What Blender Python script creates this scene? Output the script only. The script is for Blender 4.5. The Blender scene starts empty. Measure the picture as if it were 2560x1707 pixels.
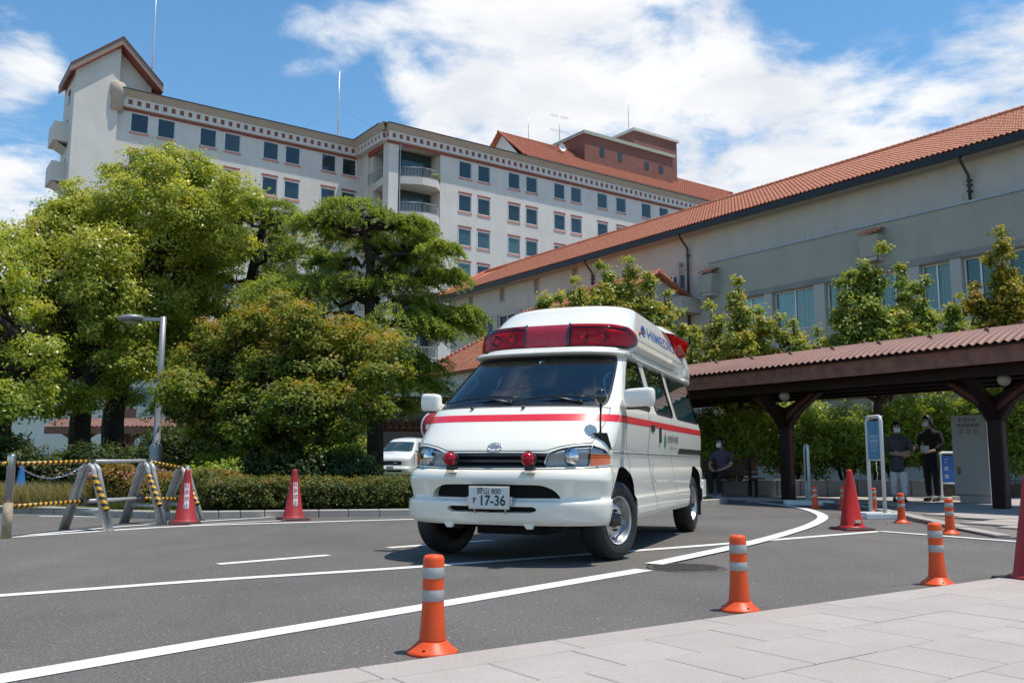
import bpy, bmesh, math, random
import numpy as np
from mathutils import Vector, Matrix, geometry

random.seed(7)
rng = np.random.default_rng(7)
R = math.radians
SC = bpy.context.scene
COL = SC.collection
PI = math.pi

# ------------------------------------------------------------------ camera
CAMH, FPX, PITCH, ROLL = 0.79, 2250.0, R(7.7), R(0.2)
cam_d = bpy.data.cameras.new('camera')
cam_d.sensor_width = 36.0
cam_d.lens = 36.0 * FPX / 2560.0
cam_d.clip_start, cam_d.clip_end = 0.05, 6000
cam = bpy.data.objects.new('camera', cam_d)
COL.objects.link(cam)
cam.location = (0, 0, CAMH)
cam.rotation_mode = 'XYZ'
cam.matrix_world = Matrix.Translation((0, 0, CAMH)) @ Matrix.Rotation(PI/2 + PITCH, 4, 'X') @ Matrix.Rotation(ROLL, 4, 'Z')
cam_d.dof.use_dof = True
cam_d.dof.focus_distance = 8.6
cam_d.dof.aperture_fstop = 8.0
SC.camera = cam

# ------------------------------------------------------------------ world, sun, exposure
SUN_EL, SUN_AZ = R(73), (1.0, -0.10)          # azimuth as a plan direction towards the sun
sd = Vector((SUN_AZ[0], SUN_AZ[1], 0)).normalized() * math.cos(SUN_EL) + Vector((0, 0, math.sin(SUN_EL)))
sun_d = bpy.data.lights.new('sun', 'SUN')
sun_d.energy, sun_d.angle, sun_d.color = 4.2, R(0.53), (1.0, 0.93, 0.82)
sun = bpy.data.objects.new('sun', sun_d)
COL.objects.link(sun)
sun.rotation_euler = sd.to_track_quat('Z', 'Y').to_euler()
sun.location = (20, -5, 60)

W = bpy.data.worlds.new('World')
SC.world = W
W.use_nodes = True
wn, wl = W.node_tree.nodes, W.node_tree.links
wn.clear()
def wnode(t, **k):
    n = wn.new(t)
    for a, b in k.items():
        setattr(n, a, b)
    return n
w_out = wnode('ShaderNodeOutputWorld')
w_bg = wnode('ShaderNodeBackground')
w_bg.inputs['Strength'].default_value = 0.11
w_sky = wnode('ShaderNodeTexSky', sky_type='NISHITA', sun_disc=False)
w_sky.sun_elevation = SUN_EL
w_sky.sun_rotation = math.atan2(SUN_AZ[0], SUN_AZ[1])
w_sky.altitude, w_sky.air_density, w_sky.dust_density, w_sky.ozone_density = 20, 1.0, 0.0, 1.6
w_tc = wnode('ShaderNodeTexCoord')
def wmath(op, a, b=None, c=None, clamp=False):
    n = wnode('ShaderNodeMath', operation=op, use_clamp=clamp)
    for i, v in enumerate((a, b, c)):
        if v is None: continue
        if isinstance(v, (int, float)): n.inputs[i].default_value = v
        else: wl.new(v, n.inputs[i])
    return n.outputs[0]
# clouds live on a high plane: direction / elevation gives their plan position
w_sep = wnode('ShaderNodeSeparateXYZ'); wl.new(w_tc.outputs['Generated'], w_sep.inputs[0])
zc = wmath('MAXIMUM', wmath('ADD', w_sep.outputs[2], 0.12), 0.04)
w_cmb = wnode('ShaderNodeCombineXYZ')
wl.new(wmath('DIVIDE', w_sep.outputs[0], zc), w_cmb.inputs[0])
wl.new(wmath('DIVIDE', w_sep.outputs[1], zc), w_cmb.inputs[1])
def wnoise(scale, detail, rough, off):
    m = wnode('ShaderNodeMapping'); m.inputs['Location'].default_value = off
    wl.new(w_cmb.outputs[0], m.inputs['Vector'])
    n = wnode('ShaderNodeTexNoise'); n.inputs['Scale'].default_value = scale
    n.inputs['Detail'].default_value = detail; n.inputs['Roughness'].default_value = rough
    n.inputs['Distortion'].default_value = 0.25
    wl.new(m.outputs[0], n.inputs['Vector'])
    return n.outputs['Fac']
n_big = wnoise(1.1, 3, 0.5, (3.1, 1.7, 0))
n_det = wnoise(3.6, 9, 0.62, (0.4, 5.2, 0))
# cloud banks: centre direction (azimuth, elevation), spread and weight
def pxdir(px, py):
    cp, sp = math.cos(PITCH), math.sin(PITCH)
    x, y, z = px-1280, py-853.5, FPX
    return Vector((x, z*cp + y*sp, -y*cp + z*sp)).normalized()
dens = wmath('MULTIPLY', wmath('SUBTRACT', n_big, 0.60), 0.9)
for px, py, k, wt in  (
        (1290, 165, 70, .36), (1100, 90, 130, .26), (1560, 230, 60, .38), (1500, 95, 160, .30), (1700, 60, 300, .30),
        (1900, 250, 60, .40), (2130, 300, 40, .42), (2400, 280, 55, .36), (2560, 330, 60, .34), (1300, 330, 110, .34),
        (1010, 240, 220, .22), (735, 165, 320, .6), (690, 190, 500, .20), (580, 30, 300, .5), (20, 540, 90, 1.3), (30, 30, 400, .7), (105, 195, 1400, .6),
        (1700, 400, 40, .34), (2500, 120, 400, .14), (600, 270, 300, .14), (1000, 30, 300, .22),
        (420, 240, 60, -.30), (400, 60, 60, -.22), (1900, 80, 200, -.36), (2150, 60, 130, -.34), (2420, 60, 200, -.2), (880, 60, 300, -.10), (1190, 320, 900, -.10)):
    d = pxdir(px, py)
    vd = wnode('ShaderNodeVectorMath', operation='DOT_PRODUCT')
    wl.new(w_tc.outputs['Generated'], vd.inputs[0]); vd.inputs[1].default_value = d
    g = wmath('EXPONENT', wmath('MULTIPLY', wmath('SUBTRACT', vd.outputs['Value'], 1.0), float(k)))
    dens = wmath('MULTIPLY_ADD', g, wt*(.62 if wt > 0 else 1.25), dens)
dens = wmath('MINIMUM', dens, 0.34)
n_mid = wnoise(1.9, 4, .55, (9.1, 4.4, 0))
dens = wmath('ADD', dens, wmath('MULTIPLY', wmath('SUBTRACT', n_mid, 0.5), 1.5))
dens = wmath('ADD', dens, wmath('MULTIPLY', wmath('SUBTRACT', n_det, 0.5), 1.25))
w_ramp = wnode('ShaderNodeMapRange', interpolation_type='SMOOTHSTEP'); w_ramp.inputs['From Min'].default_value = 0.02; w_ramp.inputs['From Max'].default_value = 0.42
wl.new(dens, w_ramp.inputs['Value'])
n_sh = wnoise(2.0, 6, 0.55, (7.3, 2.2, 0))
w_cc = wnode('ShaderNodeMix', data_type='RGBA')
w_cc.inputs['A'].default_value = (6.3, 6.5, 6.9, 1); w_cc.inputs['B'].default_value = (8.0, 8.05, 8.1, 1)
w_cr = wnode('ShaderNodeMapRange'); w_cr.inputs['From Min'].default_value = 0.38; w_cr.inputs['From Max'].default_value = 0.56
wl.new(n_sh, w_cr.inputs['Value']); wl.new(w_cr.outputs[0], w_cc.inputs['Factor'])
w_mix = wnode('ShaderNodeMix', data_type='RGBA')
wl.new(wmath('MULTIPLY', w_ramp.outputs[0], 0.97), w_mix.inputs['Factor'])
w_hs = wnode('ShaderNodeHueSaturation'); w_hs.inputs['Saturation'].default_value = 1.2; w_hs.inputs['Value'].default_value = 1.36; w_hs.inputs['Hue'].default_value = 0.492
wl.new(w_sky.outputs[0], w_hs.inputs['Color']); wl.new(w_hs.outputs[0], w_mix.inputs['A']); wl.new(w_cc.outputs['Result'], w_mix.inputs['B'])
wl.new(w_mix.outputs['Result'], w_bg.inputs['Color'])
wl.new(w_bg.outputs[0], w_out.inputs['Surface'])

vs = SC.view_settings
vs.view_transform, vs.look, vs.exposure, vs.gamma = 'Standard', 'None', 0.22, 1.0
vs.use_curve_mapping = False
SC.cycles.max_bounces, SC.cycles.transparent_max_bounces = 6, 12
SC.cycles.diffuse_bounces, SC.cycles.glossy_bounces, SC.cycles.transmission_bounces = 3, 3, 4
SC.cycles.caustics_reflective = SC.cycles.caustics_refractive = False

# ------------------------------------------------------------------ site axes
AX = R(35.5)                                     # the site's grid: U runs right and away, V left and away
U = Vector((math.cos(AX), math.sin(AX), 0)); V = Vector((-U.y, U.x, 0))
def at(px, py, Y):
    """a point of the place at depth Y, read off the photograph"""
    d = pxdir(px, py)
    cr = math.cos(ROLL), math.sin(ROLL)
    x, y = px-1280, py-853.5
    x, y = cr[0]*x + cr[1]*y, -cr[1]*x + cr[0]*y
    d = pxdir(x+1280, y+853.5)
    return Vector((0, 0, CAMH)) + d * (Y/d.y)

# ------------------------------------------------------------------ scene-graph helpers
def tag(o, label=None, cat=None, group=None, kind=None):
    if label: o['label'] = label
    if cat: o['category'] = cat
    if group: o['group'] = group
    if kind: o['kind'] = kind
    return o
def thing(name, label, cat, loc=(0, 0, 0), rz=0.0, group=None):
    o = bpy.data.objects.new(name, None); COL.objects.link(o)
    o.location = loc; o.rotation_euler = (0, 0, rz); o.empty_display_size = .2
    return tag(o, label, cat, group)
def link(name, me, parent=None, loc=None, rz=None):
    o = bpy.data.objects.new(name, me); COL.objects.link(o)
    if parent is not None: o.parent = parent
    if loc is not None: o.location = loc
    if rz is not None: o.rotation_euler = (0, 0, rz)
    return o
def copy_tree(o, parent=None, loc=None, rz=None, label=None, scale=None):
    c = o.copy(); COL.objects.link(c)
    if parent is not None: c.parent = parent
    if loc is not None: c.location = loc
    if rz is not None: c.rotation_euler = (0, 0, rz)
    if scale is not None: c.scale = scale
    if label: c['label'] = label
    for ch in list(o.children): copy_tree(ch, c)
    return c

class MB:
    """collects simple solids; build() links them as ONE mesh object"""
    def __init__(s): s.v = []; s.f = []; s.smooth = []
    def add(s, vs, fs, smooth=False, M=None):
        b = len(s.v)
        if M is not None: vs = [M @ Vector(p) for p in vs]
        s.v += [tuple(p) for p in vs]
        s.f += [tuple(b+i for i in f) for f in fs]
        s.smooth += [smooth]*len(fs)
        return s
    def box(s, x0, x1, y0, y1, z0, z1, M=None):
        vs = [(x0,y0,z0),(x1,y0,z0),(x1,y1,z0),(x0,y1,z0),(x0,y0,z1),(x1,y0,z1),(x1,y1,z1),(x0,y1,z1)]
        return s.add(vs, [(0,3,2,1),(4,5,6,7),(0,1,5,4),(1,2,6,5),(2,3,7,6),(3,0,4,7)], M=M)
    def cbox(s, x0, x1, y0, y1, z0, z1, c, M=None):
        """box with chamfered vertical and top edges"""
        def ring(d, z): return [(x0+d,y0,z),(x1-d,y0,z),(x1,y0+d,z),(x1,y1-d,z),(x1-d,y1,z),(x0+d,y1,z),(x0,y1-d,z),(x0,y0+d,z)]
        def ring2(z):
            return [(x0+c*1.3,y0+c,z),(x1-c*1.3,y0+c,z),(x1-c,y0+c*1.3,z),(x1-c,y1-c*1.3,z),(x1-c*1.3,y1-c,z),(x0+c*1.3,y1-c,z),(x0+c,y1-c*1.3,z),(x0+c,y0+c*1.3,z)]
        vs = ring2(z0) + ring(c, z0+c) + ring(c, z1-c) + ring2(z1)
        fs = [tuple(range(7,-1,-1)), tuple(range(24,32))]
        for k in range(3):
            for i in range(8):
                j = (i+1) % 8
                fs.append((k*8+i, k*8+j, k*8+8+j, k*8+8+i))
        return s.add(vs, fs, M=M)
    def prism(s, poly, z0, z1, M=None):
        n = len(poly)
        vs = [(p[0],p[1],z0) for p in poly] + [(p[0],p[1],z1) for p in poly]
        fs = [tuple(range(n-1,-1,-1)), tuple(range(n,2*n))] + [(i,(i+1)%n,n+(i+1)%n,n+i) for i in range(n)]
        return s.add(vs, fs, M=M)
    def prism_y(s, poly, y0, y1, M=None):
        """polygon in x,z pushed along y"""
        n = len(poly)
        vs = [(p[0],y0,p[1]) for p in poly] + [(p[0],y1,p[1]) for p in poly]
        fs = [tuple(range(n)), tuple(range(2*n-1,n-1,-1))] + [(i,n+i,n+(i+1)%n,(i+1)%n) for i in range(n)]
        return s.add(vs, fs, M=M)
    def lathe(s, prof, n=24, M=None, caps=True, smooth=True):
        vs = []; fs = []
        for r, z in prof:
            for i in range(n):
                a = 2*PI*i/n; vs.append((r*math.cos(a), r*math.sin(a), z))
        m = len(prof)
        for k in range(m-1):
            for i in range(n):
                j = (i+1) % n
                fs.append((k*n+i, k*n+j, (k+1)*n+j, (k+1)*n+i))
        s.add(vs, fs, smooth, M)
        if caps:
            b = len(s.v) - len(vs)
            if prof[0][0] > 1e-6: s.f.append(tuple(b+i for i in range(n-1,-1,-1))); s.smooth.append(False)
            if prof[-1][0] > 1e-6: s.f.append(tuple(b+(m-1)*n+i for i in range(n))); s.smooth.append(False)
        return s
    def tube(s, pts, r, n=8, caps=True, M=None):
        pts = [Vector(p) for p in pts]
        rs = r if isinstance(r, (list, tuple)) else [r]*len(pts)
        vs = []; fs = []
        up = Vector((0, 0, 1)); prev = None
        for i, p in enumerate(pts):
            t = (pts[min(i+1, len(pts)-1)] - pts[max(i-1, 0)])
            if t.length < 1e-9: t = Vector((0,0,1))
            t.normalize()
            if prev is None:
                a = t.cross(up)
                if a.length < 1e-3: a = t.cross(Vector((1, 0, 0)))
            else:
                a = prev - t * prev.dot(t)
                if a.length < 1e-6: a = t.cross(up)
            a.normalize(); b = t.cross(a); prev = a
            for k in range(n):
                an = 2*PI*k/n
                vs.append(p + (a*math.cos(an) + b*math.sin(an))*rs[i])
        for i in range(len(pts)-1):
            for k in range(n):
                j = (k+1) % n
                fs.append((i*n+k, i*n+j, (i+1)*n+j, (i+1)*n+k))
        s.add(vs, fs, True, M)
        if caps:
            b = len(s.v) - len(vs)
            s.f.append(tuple(b+i for i in range(n-1,-1,-1))); s.f.append(tuple(b+len(vs)-n+i for i in range(n))); s.smooth += [False, False]
        return s
    def ball(s, c, r, n=12, m=8, M=None):
        rx, ry, rz = r if isinstance(r, (tuple, list)) else (r, r, r)
        vs = []; fs = []
        for i in range(m+1):
            a = PI*i/m - PI/2
            for k in range(n):
                b = 2*PI*k/n
                vs.append((c[0]+rx*math.cos(a)*math.cos(b), c[1]+ry*math.cos(a)*math.sin(b), c[2]+rz*math.sin(a)))
        for i in range(m):
            for k in range(n):
                j = (k+1) % n
                fs.append((i*n+k, i*n+j, (i+1)*n+j, (i+1)*n+k))
        return s.add(vs, fs, True, M)
    def mesh(s, name, m=None):
        me = bpy.data.meshes.new(name)
        me.from_pydata(s.v, [], s.f)
        if m is not None: me.materials.append(m)
        me.polygons.foreach_set('use_smooth', s.smooth)
        me.update()
        return me
    def build(s, name, m=None, parent=None, loc=None, rz=None, bevel=0):
        o = link(name, s.mesh(name, m), parent, loc, rz)
        if bevel:
            b = o.modifiers.new('bevel', 'BEVEL'); b.width = bevel; b.segments = 2; b.limit_method = 'ANGLE'; b.angle_limit = R(40)
        return o

def np_mesh(name, verts, faces, m=None, smooth=False, tint=None):
    """verts (n,3); faces (k,3|4) arrays; tint per face"""
    me = bpy.data.meshes.new(name)
    verts = np.asarray(verts, np.float32); faces = np.asarray(faces, np.int32)
    k = faces.shape[1]
    me.vertices.add(len(verts)); me.vertices.foreach_set('co', verts.ravel())
    me.loops.add(faces.size); me.loops.foreach_set('vertex_index', faces.ravel())
    me.polygons.add(len(faces))
    me.polygons.foreach_set('loop_start', np.arange(0, faces.size, k, dtype=np.int32))
    me.polygons.foreach_set('loop_total', np.full(len(faces), k, np.int32))
    if smooth: me.polygons.foreach_set('use_smooth', np.ones(len(faces), bool))
    if tint is not None:
        at_ = me.attributes.new('tint', 'FLOAT', 'FACE'); at_.data.foreach_set('value', np.asarray(tint, np.float32))
    if m is not None: me.materials.append(m)
    me.update(calc_edges=True)
    return me

def text_mesh(s, size, name='lettering', extrude=0.0, align='CENTER', spacing=1.0, xs=1.0, bold=0.0):
    cu = bpy.data.curves.new('lettering_curve', 'FONT')
    cu.body = s; cu.size = size; cu.align_x = align; cu.align_y = 'CENTER'; cu.extrude = extrude; cu.space_character = spacing; cu.offset = bold
    o = bpy.data.objects.new('lettering_tmp', cu); COL.objects.link(o)
    dg = bpy.context.evaluated_depsgraph_get()
    me = bpy.data.meshes.new_from_object(o.evaluated_get(dg))
    bpy.data.objects.remove(o); bpy.data.curves.remove(cu)
    if xs != 1.0: me.transform(Matrix.Diagonal((xs, 1, 1, 1)))
    me.materials.clear(); me.name = name
    return me
def text_obj(s, size, m, parent, M, name='lettering', **k):
    me = text_mesh(s, size, name, **k)
    me.transform(M); me.materials.append(m)
    return link(name, me, parent)

# ------------------------------------------------------------------ materials
class NT:
    def __init__(s, name):
        s.m = bpy.data.materials.new(name); s.m.use_nodes = True
        s.t = s.m.node_tree; s.n = s.t.nodes; s.l = s.t.links
        s.b = s.n['Principled BSDF']; s.o = s.n['Material Output']
    def new(s, t, **k):
        n = s.n.new(t)
        for a, b in k.items(): setattr(n, a, b)
        return n
    def coord(s, kind='Object'):
        if not hasattr(s, 'tc'): s.tc = s.new('ShaderNodeTexCoord')
        return s.tc.outputs[kind]
    def pos(s):
        if not hasattr(s, 'ge'): s.ge = s.new('ShaderNodeNewGeometry')
        return s.ge.outputs['Position']
    def noise(s, scale, detail=4, rough=.55, vec=None, stretch=None, dist=0):
        v = vec if vec is not None else s.coord()
        if stretch:
            mp = s.new('ShaderNodeMapping'); mp.inputs['Scale'].default_value = stretch
            s.l.new(v, mp.inputs['Vector']); v = mp.outputs[0]
        n = s.new('ShaderNodeTexNoise'); n.inputs['Scale'].default_value = scale; n.inputs['Detail'].default_value = detail
        n.inputs['Roughness'].default_value = rough; n.inputs['Distortion'].default_value = dist
        s.l.new(v, n.inputs['Vector'])
        return n.outputs['Fac']
    def mr(s, f, a, b, c=0.0, d=1.0, clamp=True):
        n = s.new('ShaderNodeMapRange', clamp=clamp)
        for i, v in zip(('From Min','From Max','To Min','To Max'), (a,b,c,d)): n.inputs[i].default_value = v
        s.l.new(f, n.inputs['Value']); return n.outputs[0]
    def mix(s, f, a, b, blend='MIX'):
        n = s.new('ShaderNodeMix', data_type='RGBA', blend_type=blend)
        if isinstance(f, (int, float)): n.inputs['Factor'].default_value = f
        else: s.l.new(f, n.inputs['Factor'])
        for k, v in (('A', a), ('B', b)):
            if isinstance(v, (tuple, list)): n.inputs[k].default_value = (*v[:3], 1)
            else: s.l.new(v, n.inputs[k])
        return n.outputs['Result']
    def math(s, op, a, b=None, clamp=False):
        n = s.new('ShaderNodeMath', operation=op, use_clamp=clamp)
        for i, v in enumerate((a, b)):
            if v is None: continue
            if isinstance(v, (int, float)): n.inputs[i].default_value = v
            else: s.l.new(v, n.inputs[i])
        return n.outputs[0]
    def col(s, c):
        if isinstance(c, (tuple, list)): s.b.inputs['Base Color'].default_value = (*c[:3], 1)
        else: s.l.new(c, s.b.inputs['Base Color'])
    def set(s, **k):
        for a, v in k.items():
            i = s.b.inputs[a.replace('_', ' ')]
            if isinstance(v, (int, float)): i.default_value = v
            elif isinstance(v, (tuple, list)): i.default_value = (*v[:3], 1) if len(i.default_value) == 4 else v
            else: s.l.new(v, i)
    def bump(s, h, strength=.3, dist=.01):
        n = s.new('ShaderNodeBump'); n.inputs['Strength'].default_value = strength; n.inputs['Distance'].default_value = dist
        s.l.new(h, n.inputs['Height']); s.l.new(n.outputs[0], s.b.inputs['Normal'])

def mk(name, c, rough=.5, metal=0.0, var=.12, vscale=3.0, coat=0.0, bump=0.0, bscale=60, dirt=0.0, spec=.5):
    t = NT(name)
    if var:
        f = t.mr(t.noise(vscale, 5), .3, .7, 1-var, 1+var)
        n = t.new('ShaderNodeVectorMath', operation='SCALE'); n.inputs[0].default_value = c; t.l.new(f, n.inputs['Scale'])
        colr = n.outputs[0]
        if dirt:
            g = t.mr(t.noise(vscale*.7, 6, .65, stretch=(1, 1, .25)), .5, .8, 0, dirt)
            colr = t.mix(g, colr, (c[0]*.45, c[1]*.42, c[2]*.38))
        t.col(colr)
    else: t.col(c)
    t.set(Roughness=rough, Metallic=metal, Coat_Weight=coat, Specular_IOR_Level=spec)
    t.b.inputs['Coat Roughness'].default_value = .03
    if bump: t.bump(t.noise(bscale, 6, .6), bump, .01)
    return t.m
M = {}
# ================================================================== materials shared by the place
def asphalt_mat():
    t = NT('asphalt'); p = t.coord()
    big = t.mr(t.noise(.35, 5, .65, p), .3, .7, .80, 1.18)
    mid = t.mr(t.noise(2.2, 5, .6, p, stretch=(1, .35, 1)), .3, .7, .92, 1.08)
    fine = t.noise(75, 4, .75, p)
    vor = t.new('ShaderNodeTexVoronoi'); vor.inputs['Scale'].default_value = 95; t.l.new(p, vor.inputs['Vector'])
    sp = t.mr(vor.outputs['Color'], .0, 1, .55, 1.5) if False else t.mr(fine, .38, .62, .60, 1.45)
    k = t.math('MULTIPLY', t.math('MULTIPLY', big, mid), sp)
    n = t.new('ShaderNodeVectorMath', operation='SCALE'); n.inputs[0].default_value = (.118, .109, .100); t.l.new(k, n.inputs['Scale'])
    white = t.mr(t.noise(44, 2, .5, p), .665, .73, 0, .85)
    c = t.mix(white, n.outputs[0], (.42, .40, .37))
    stain = t.mr(t.noise(.9, 5, .7, p, dist=.6), .62, .78, 0, .35)
    c = t.mix(stain, c, (.055, .05, .047))
    cr = t.new('ShaderNodeTexVoronoi', feature='DISTANCE_TO_EDGE'); cr.inputs['Scale'].default_value = .42; wv = t.new('ShaderNodeMix', data_type='VECTOR'); wv.inputs['Factor'].default_value = .05
    nz = t.new('ShaderNodeTexNoise'); nz.inputs['Scale'].default_value = 3.5; nz.inputs['Detail'].default_value = 5; t.l.new(p, nz.inputs['Vector']); t.l.new(p, wv.inputs['A']); t.l.new(nz.outputs['Color'], wv.inputs['B']); t.l.new(wv.outputs['Result'], cr.inputs['Vector'])
    ck = t.math('MULTIPLY', t.mr(cr.outputs['Distance'], .0, .0035, .55, 0), t.mr(t.noise(.5, 3, .5, p), .52, .62, 0, 1))
    c = t.mix(ck, c, (.03, .028, .027))
    t.col(c); t.set(Roughness=.86, Specular_IOR_Level=.35)
    t.bump(fine, .55, .004)
    return t.m
def paint_mat():
    t = NT('road_paint'); p = t.coord()
    f = t.mr(t.noise(5, 6, .7, p), .32, .68, .86, 1.04)
    n = t.new('ShaderNodeVectorMath', operation='SCALE'); n.inputs[0].default_value = (.74, .735, .70); t.l.new(f, n.inputs['Scale'])
    w = t.mr(t.noise(34, 6, .72, p), .62, .72, 0, .75)
    t.col(t.mix(w, n.outputs[0], (.25, .245, .235))); t.set(Roughness=.75)
    t.bump(t.noise(150, 2, .6, p), .35, .003)
    return t.m
def stone_mat(name, a, b, rough=.8, scale=1.0):
    t = NT(name); p = t.pos()
    f = t.mr(t.noise(2.3*scale, 5, .6, p), .3, .7)
    s1 = t.mr(t.noise(140*scale, 3, .75, p), .33, .67, .86, 1.12)
    n = t.new('ShaderNodeVectorMath', operation='SCALE'); t.l.new(t.mix(f, a, b), n.inputs[0]); t.l.new(s1, n.inputs['Scale'])
    oi = t.new('ShaderNodeObjectInfo')
    c = t.mix(t.mr(oi.outputs['Random'], 0, 1, 0, .28), n.outputs[0], (a[0]*.82, a[1]*.80, a[2]*.79))
    g = t.mr(t.noise(.8, 6, .7, p), .56, .78, 0, .30)
    t.col(t.mix(g, c, (a[0]*.62, a[1]*.59, a[2]*.55))); t.set(Roughness=rough)
    t.bump(t.noise(220*scale, 3, .6, p), .25, .002)
    return t.m
M['asphalt'] = asphalt_mat(); M['paint'] = paint_mat()
M['slab'] = stone_mat('granite_slab', (.375, .33, .30), (.425, .375, .34))
M['kerbstone'] = stone_mat('kerb_stone', (.34, .32, .29), (.42, .39, .36))
M['joint'] = mk('joint_sand', (.17, .15, .135), .95, var=.3, vscale=20)
M['soil'] = mk('soil', (.085, .06, .04), .95, var=.4, vscale=6, bump=.5, bscale=30)
M['lawn'] = mk('lawn', (.09, .11, .035), .95, var=.45, vscale=5, bump=.5, bscale=60)

# ================================================================== ground
g = MB(); g.add([(-900,-900,0),(900,-900,0),(900,900,0),(-900,900,0)], [(0,1,2,3)])
tag(g.build('ground', M['asphalt']), kind='structure')

def strip(pts, w, z=.004):
    """flat painted line along a polyline; w = width or list of widths"""
    mb = MB(); P = [Vector((p[0], p[1], 0)) for p in pts]
    ws = w if isinstance(w, (list, tuple)) else [w]*len(P)
    vs = []
    for i, p in enumerate(P):
        t = (P[min(i+1, len(P)-1)] - P[max(0, i-1)]).normalized(); n = Vector((-t.y, t.x, 0))
        vs += [p + n*ws[i]/2 + Vector((0,0,z)), p - n*ws[i]/2 + Vector((0,0,z))]
    mb.add(vs, [(2*i+1, 2*i+3, 2*i+2, 2*i) for i in range(len(P)-1)])
    return mb
def smooth_pts(pts, n=6):
    P = [np.array(p, float) for p in pts]; out = []
    for i in range(len(P)-1):
        p0, p1, p2, p3 = P[max(i-1,0)], P[i], P[i+1], P[min(i+2, len(P)-1)]
        for k in range(n):
            t = k/n
            out.append(.5*((2*p1)+(-p0+p2)*t+(2*p0-5*p1+4*p2-p3)*t*t+(-p0+3*p1-3*p2+p3)*t**3))
    out.append(P[-1]); return out
def marking(pts, w, z=.004, sm=True):
    tag(strip(smooth_pts(pts) if sm else pts, w, z).build('road_marking', M['paint']), kind='structure')
# bold line along the near lane, its continuation round the far bend, the thin lane lines
marking([(-3.4,1.5), (-1.87,3.43), (-1.3,4.14), (-.52,5.08), (1.0,6.93)], .155)
marking([(1.12,7.25), (2.37,9.15), (3.45,11.05), (4.15,12.45), (4.68,13.75), (5.0,15.0), (5.22,16.4), (5.22,17.6), (5.05,18.8)], [.155]*37+[.17]*6+[.19]*6, .012)
marking([(-5.2,4.0), (-3.03,5.5), (-2.02,6.24), (-.72,7.06), (1.08,8.38), (2.17,9.2), (4.38,10.93)], .115)
marking([(4.38,10.9), (5.28,9.42), (6.5,7.4)], .115, .008, sm=False)
marking([(-2.29,7.2), (-1.57,7.92)], .11, sm=False)
marking([(-1.15,8.62), (-.2,9.5)], .11, sm=False)
marking([(-5.27,9.66), (-4.15,11.32), (-2.8,12.17), (-1.43,12.93), (.6,13.9)], .13)
marking([(-5.2,9.85), (-4.75,11.3), (-4.1,12.35), (-3.4,13.3)], .09, .008)
marking([(-4.05,11.55), (-3.55,12.05), (-2.85,12.75)], .08, .008)
marking([(-6.9,13.4), (-5.6,13.2)], .1, sm=False)

# manhole cover: ring, plate and raised ribs
mh = thing('manhole_cover', 'dark round ribbed iron manhole cover flush in the asphalt near the bold white line', 'manhole cover', (1.34, 7.07, 0))
M['iron'] = mk('cast_iron', (.12, .10, .088), .55, .55, .3, 12, bump=.3)
MB().lathe([(.30,.0),(.30,.006),(.265,.006),(.265,.003)], 40, caps=False).build('rim', M['iron'], mh)
MB().lathe([(.262,.0),(.262,.0042)], 40).build('plate', M['iron'], mh)
rb = MB()
for i in range(-9, 10):
    y = i*.027; x = math.sqrt(max(.0, .25**2-y*y))
    if x > .03: rb.box(-x, x, y-.006, y+.006, .0042, .008)
rb.build('rib', M['iron'], mh)['kind'] = 'stuff'

# ------------------------------------------------------------------ near pavement: granite slabs on the site grid
SIT = Matrix.Rotation(AX, 4, 'Z')
pav = MB(); pav.add([SIT @ Vector(p) for p in ((-6,-6,.012),(16,-6,.012),(16,3.215,.012),(-6,3.215,.012))], [(0,1,2,3)])
pav.add([SIT @ Vector(p) for p in ((-6,3.215,.012),(16,3.215,.012),(16,3.215,-.02),(-6,3.215,-.02))], [(0,1,2,3)])
pavement = tag(pav.build('pavement', M['joint']), kind='structure')
slab_cache = {}
def slab(u0, u1, v0, v1, z, parent, name='paving_slab', m='slab', th=.02):
    g = .003
    key = (round(u1-u0, 3), round(v1-v0, 3), m)
    if key not in slab_cache:
        a, b = (u1-u0)/2-g, (v1-v0)/2-g
        mb = MB(); c = .003
        mb.add([(-a,-b,-th),(a,-b,-th),(a,b,-th),(-a,b,-th),(-a,-b,-c),(a,-b,-c),(a,b,-c),(-a,b,-c),(-a+c,-b+c,0),(a-c,-b+c,0),(a-c,b-c,0),(-a+c,b-c,0)],
               [(0,1,5,4),(1,2,6,5),(2,3,7,6),(3,0,4,7),(4,5,9,8),(5,6,10,9),(6,7,11,10),(7,4,8,11),(8,9,10,11)])
        slab_cache[key] = mb.mesh(name, M[m])
    c = SIT @ Vector(((u0+u1)/2, (v0+v1)/2, 0))
    o = link(name, slab_cache[key], parent, (c.x, c.y, z + random.uniform(-.0012, .0012)), AX)
    o.rotation_euler[0] = random.uniform(-.0016, .0016)
    return o
def in_view(u, v, pad=1.2):
    p = SIT @ Vector((u, v, 0))
    if p.y < .5: return False
    x = p.x/p.y; yy = (CAMH)/p.y
    return abs(x) < .57+pad*.35/p.y and yy < .27+pad*.12
u = -1.0
rows = [(2.995, 2.662), (2.662, 2.258), (2.258, 1.835), (1.835, 1.42), (1.42, 1.0), (1.0, .58), (.58, .16)]
for r, (v1, v0) in enumerate(rows):
    for i in range(-6, 32):
        uu = 3.685 + .415*(i-8) + (.0, -.21, 0, -.21, 0, -.21, 0)[r]
        if in_view(uu+.2, (v0+v1)/2): slab(uu, uu+.415, v0, v1, .026, pavement)
for i in range(-4, 14):
    uu = 3.455 + .94*(i-3)
    if in_view(uu+.47, 3.1): slab(uu, uu+.94, 2.995, 3.212, .027, pavement, 'kerb_stone')

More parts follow.
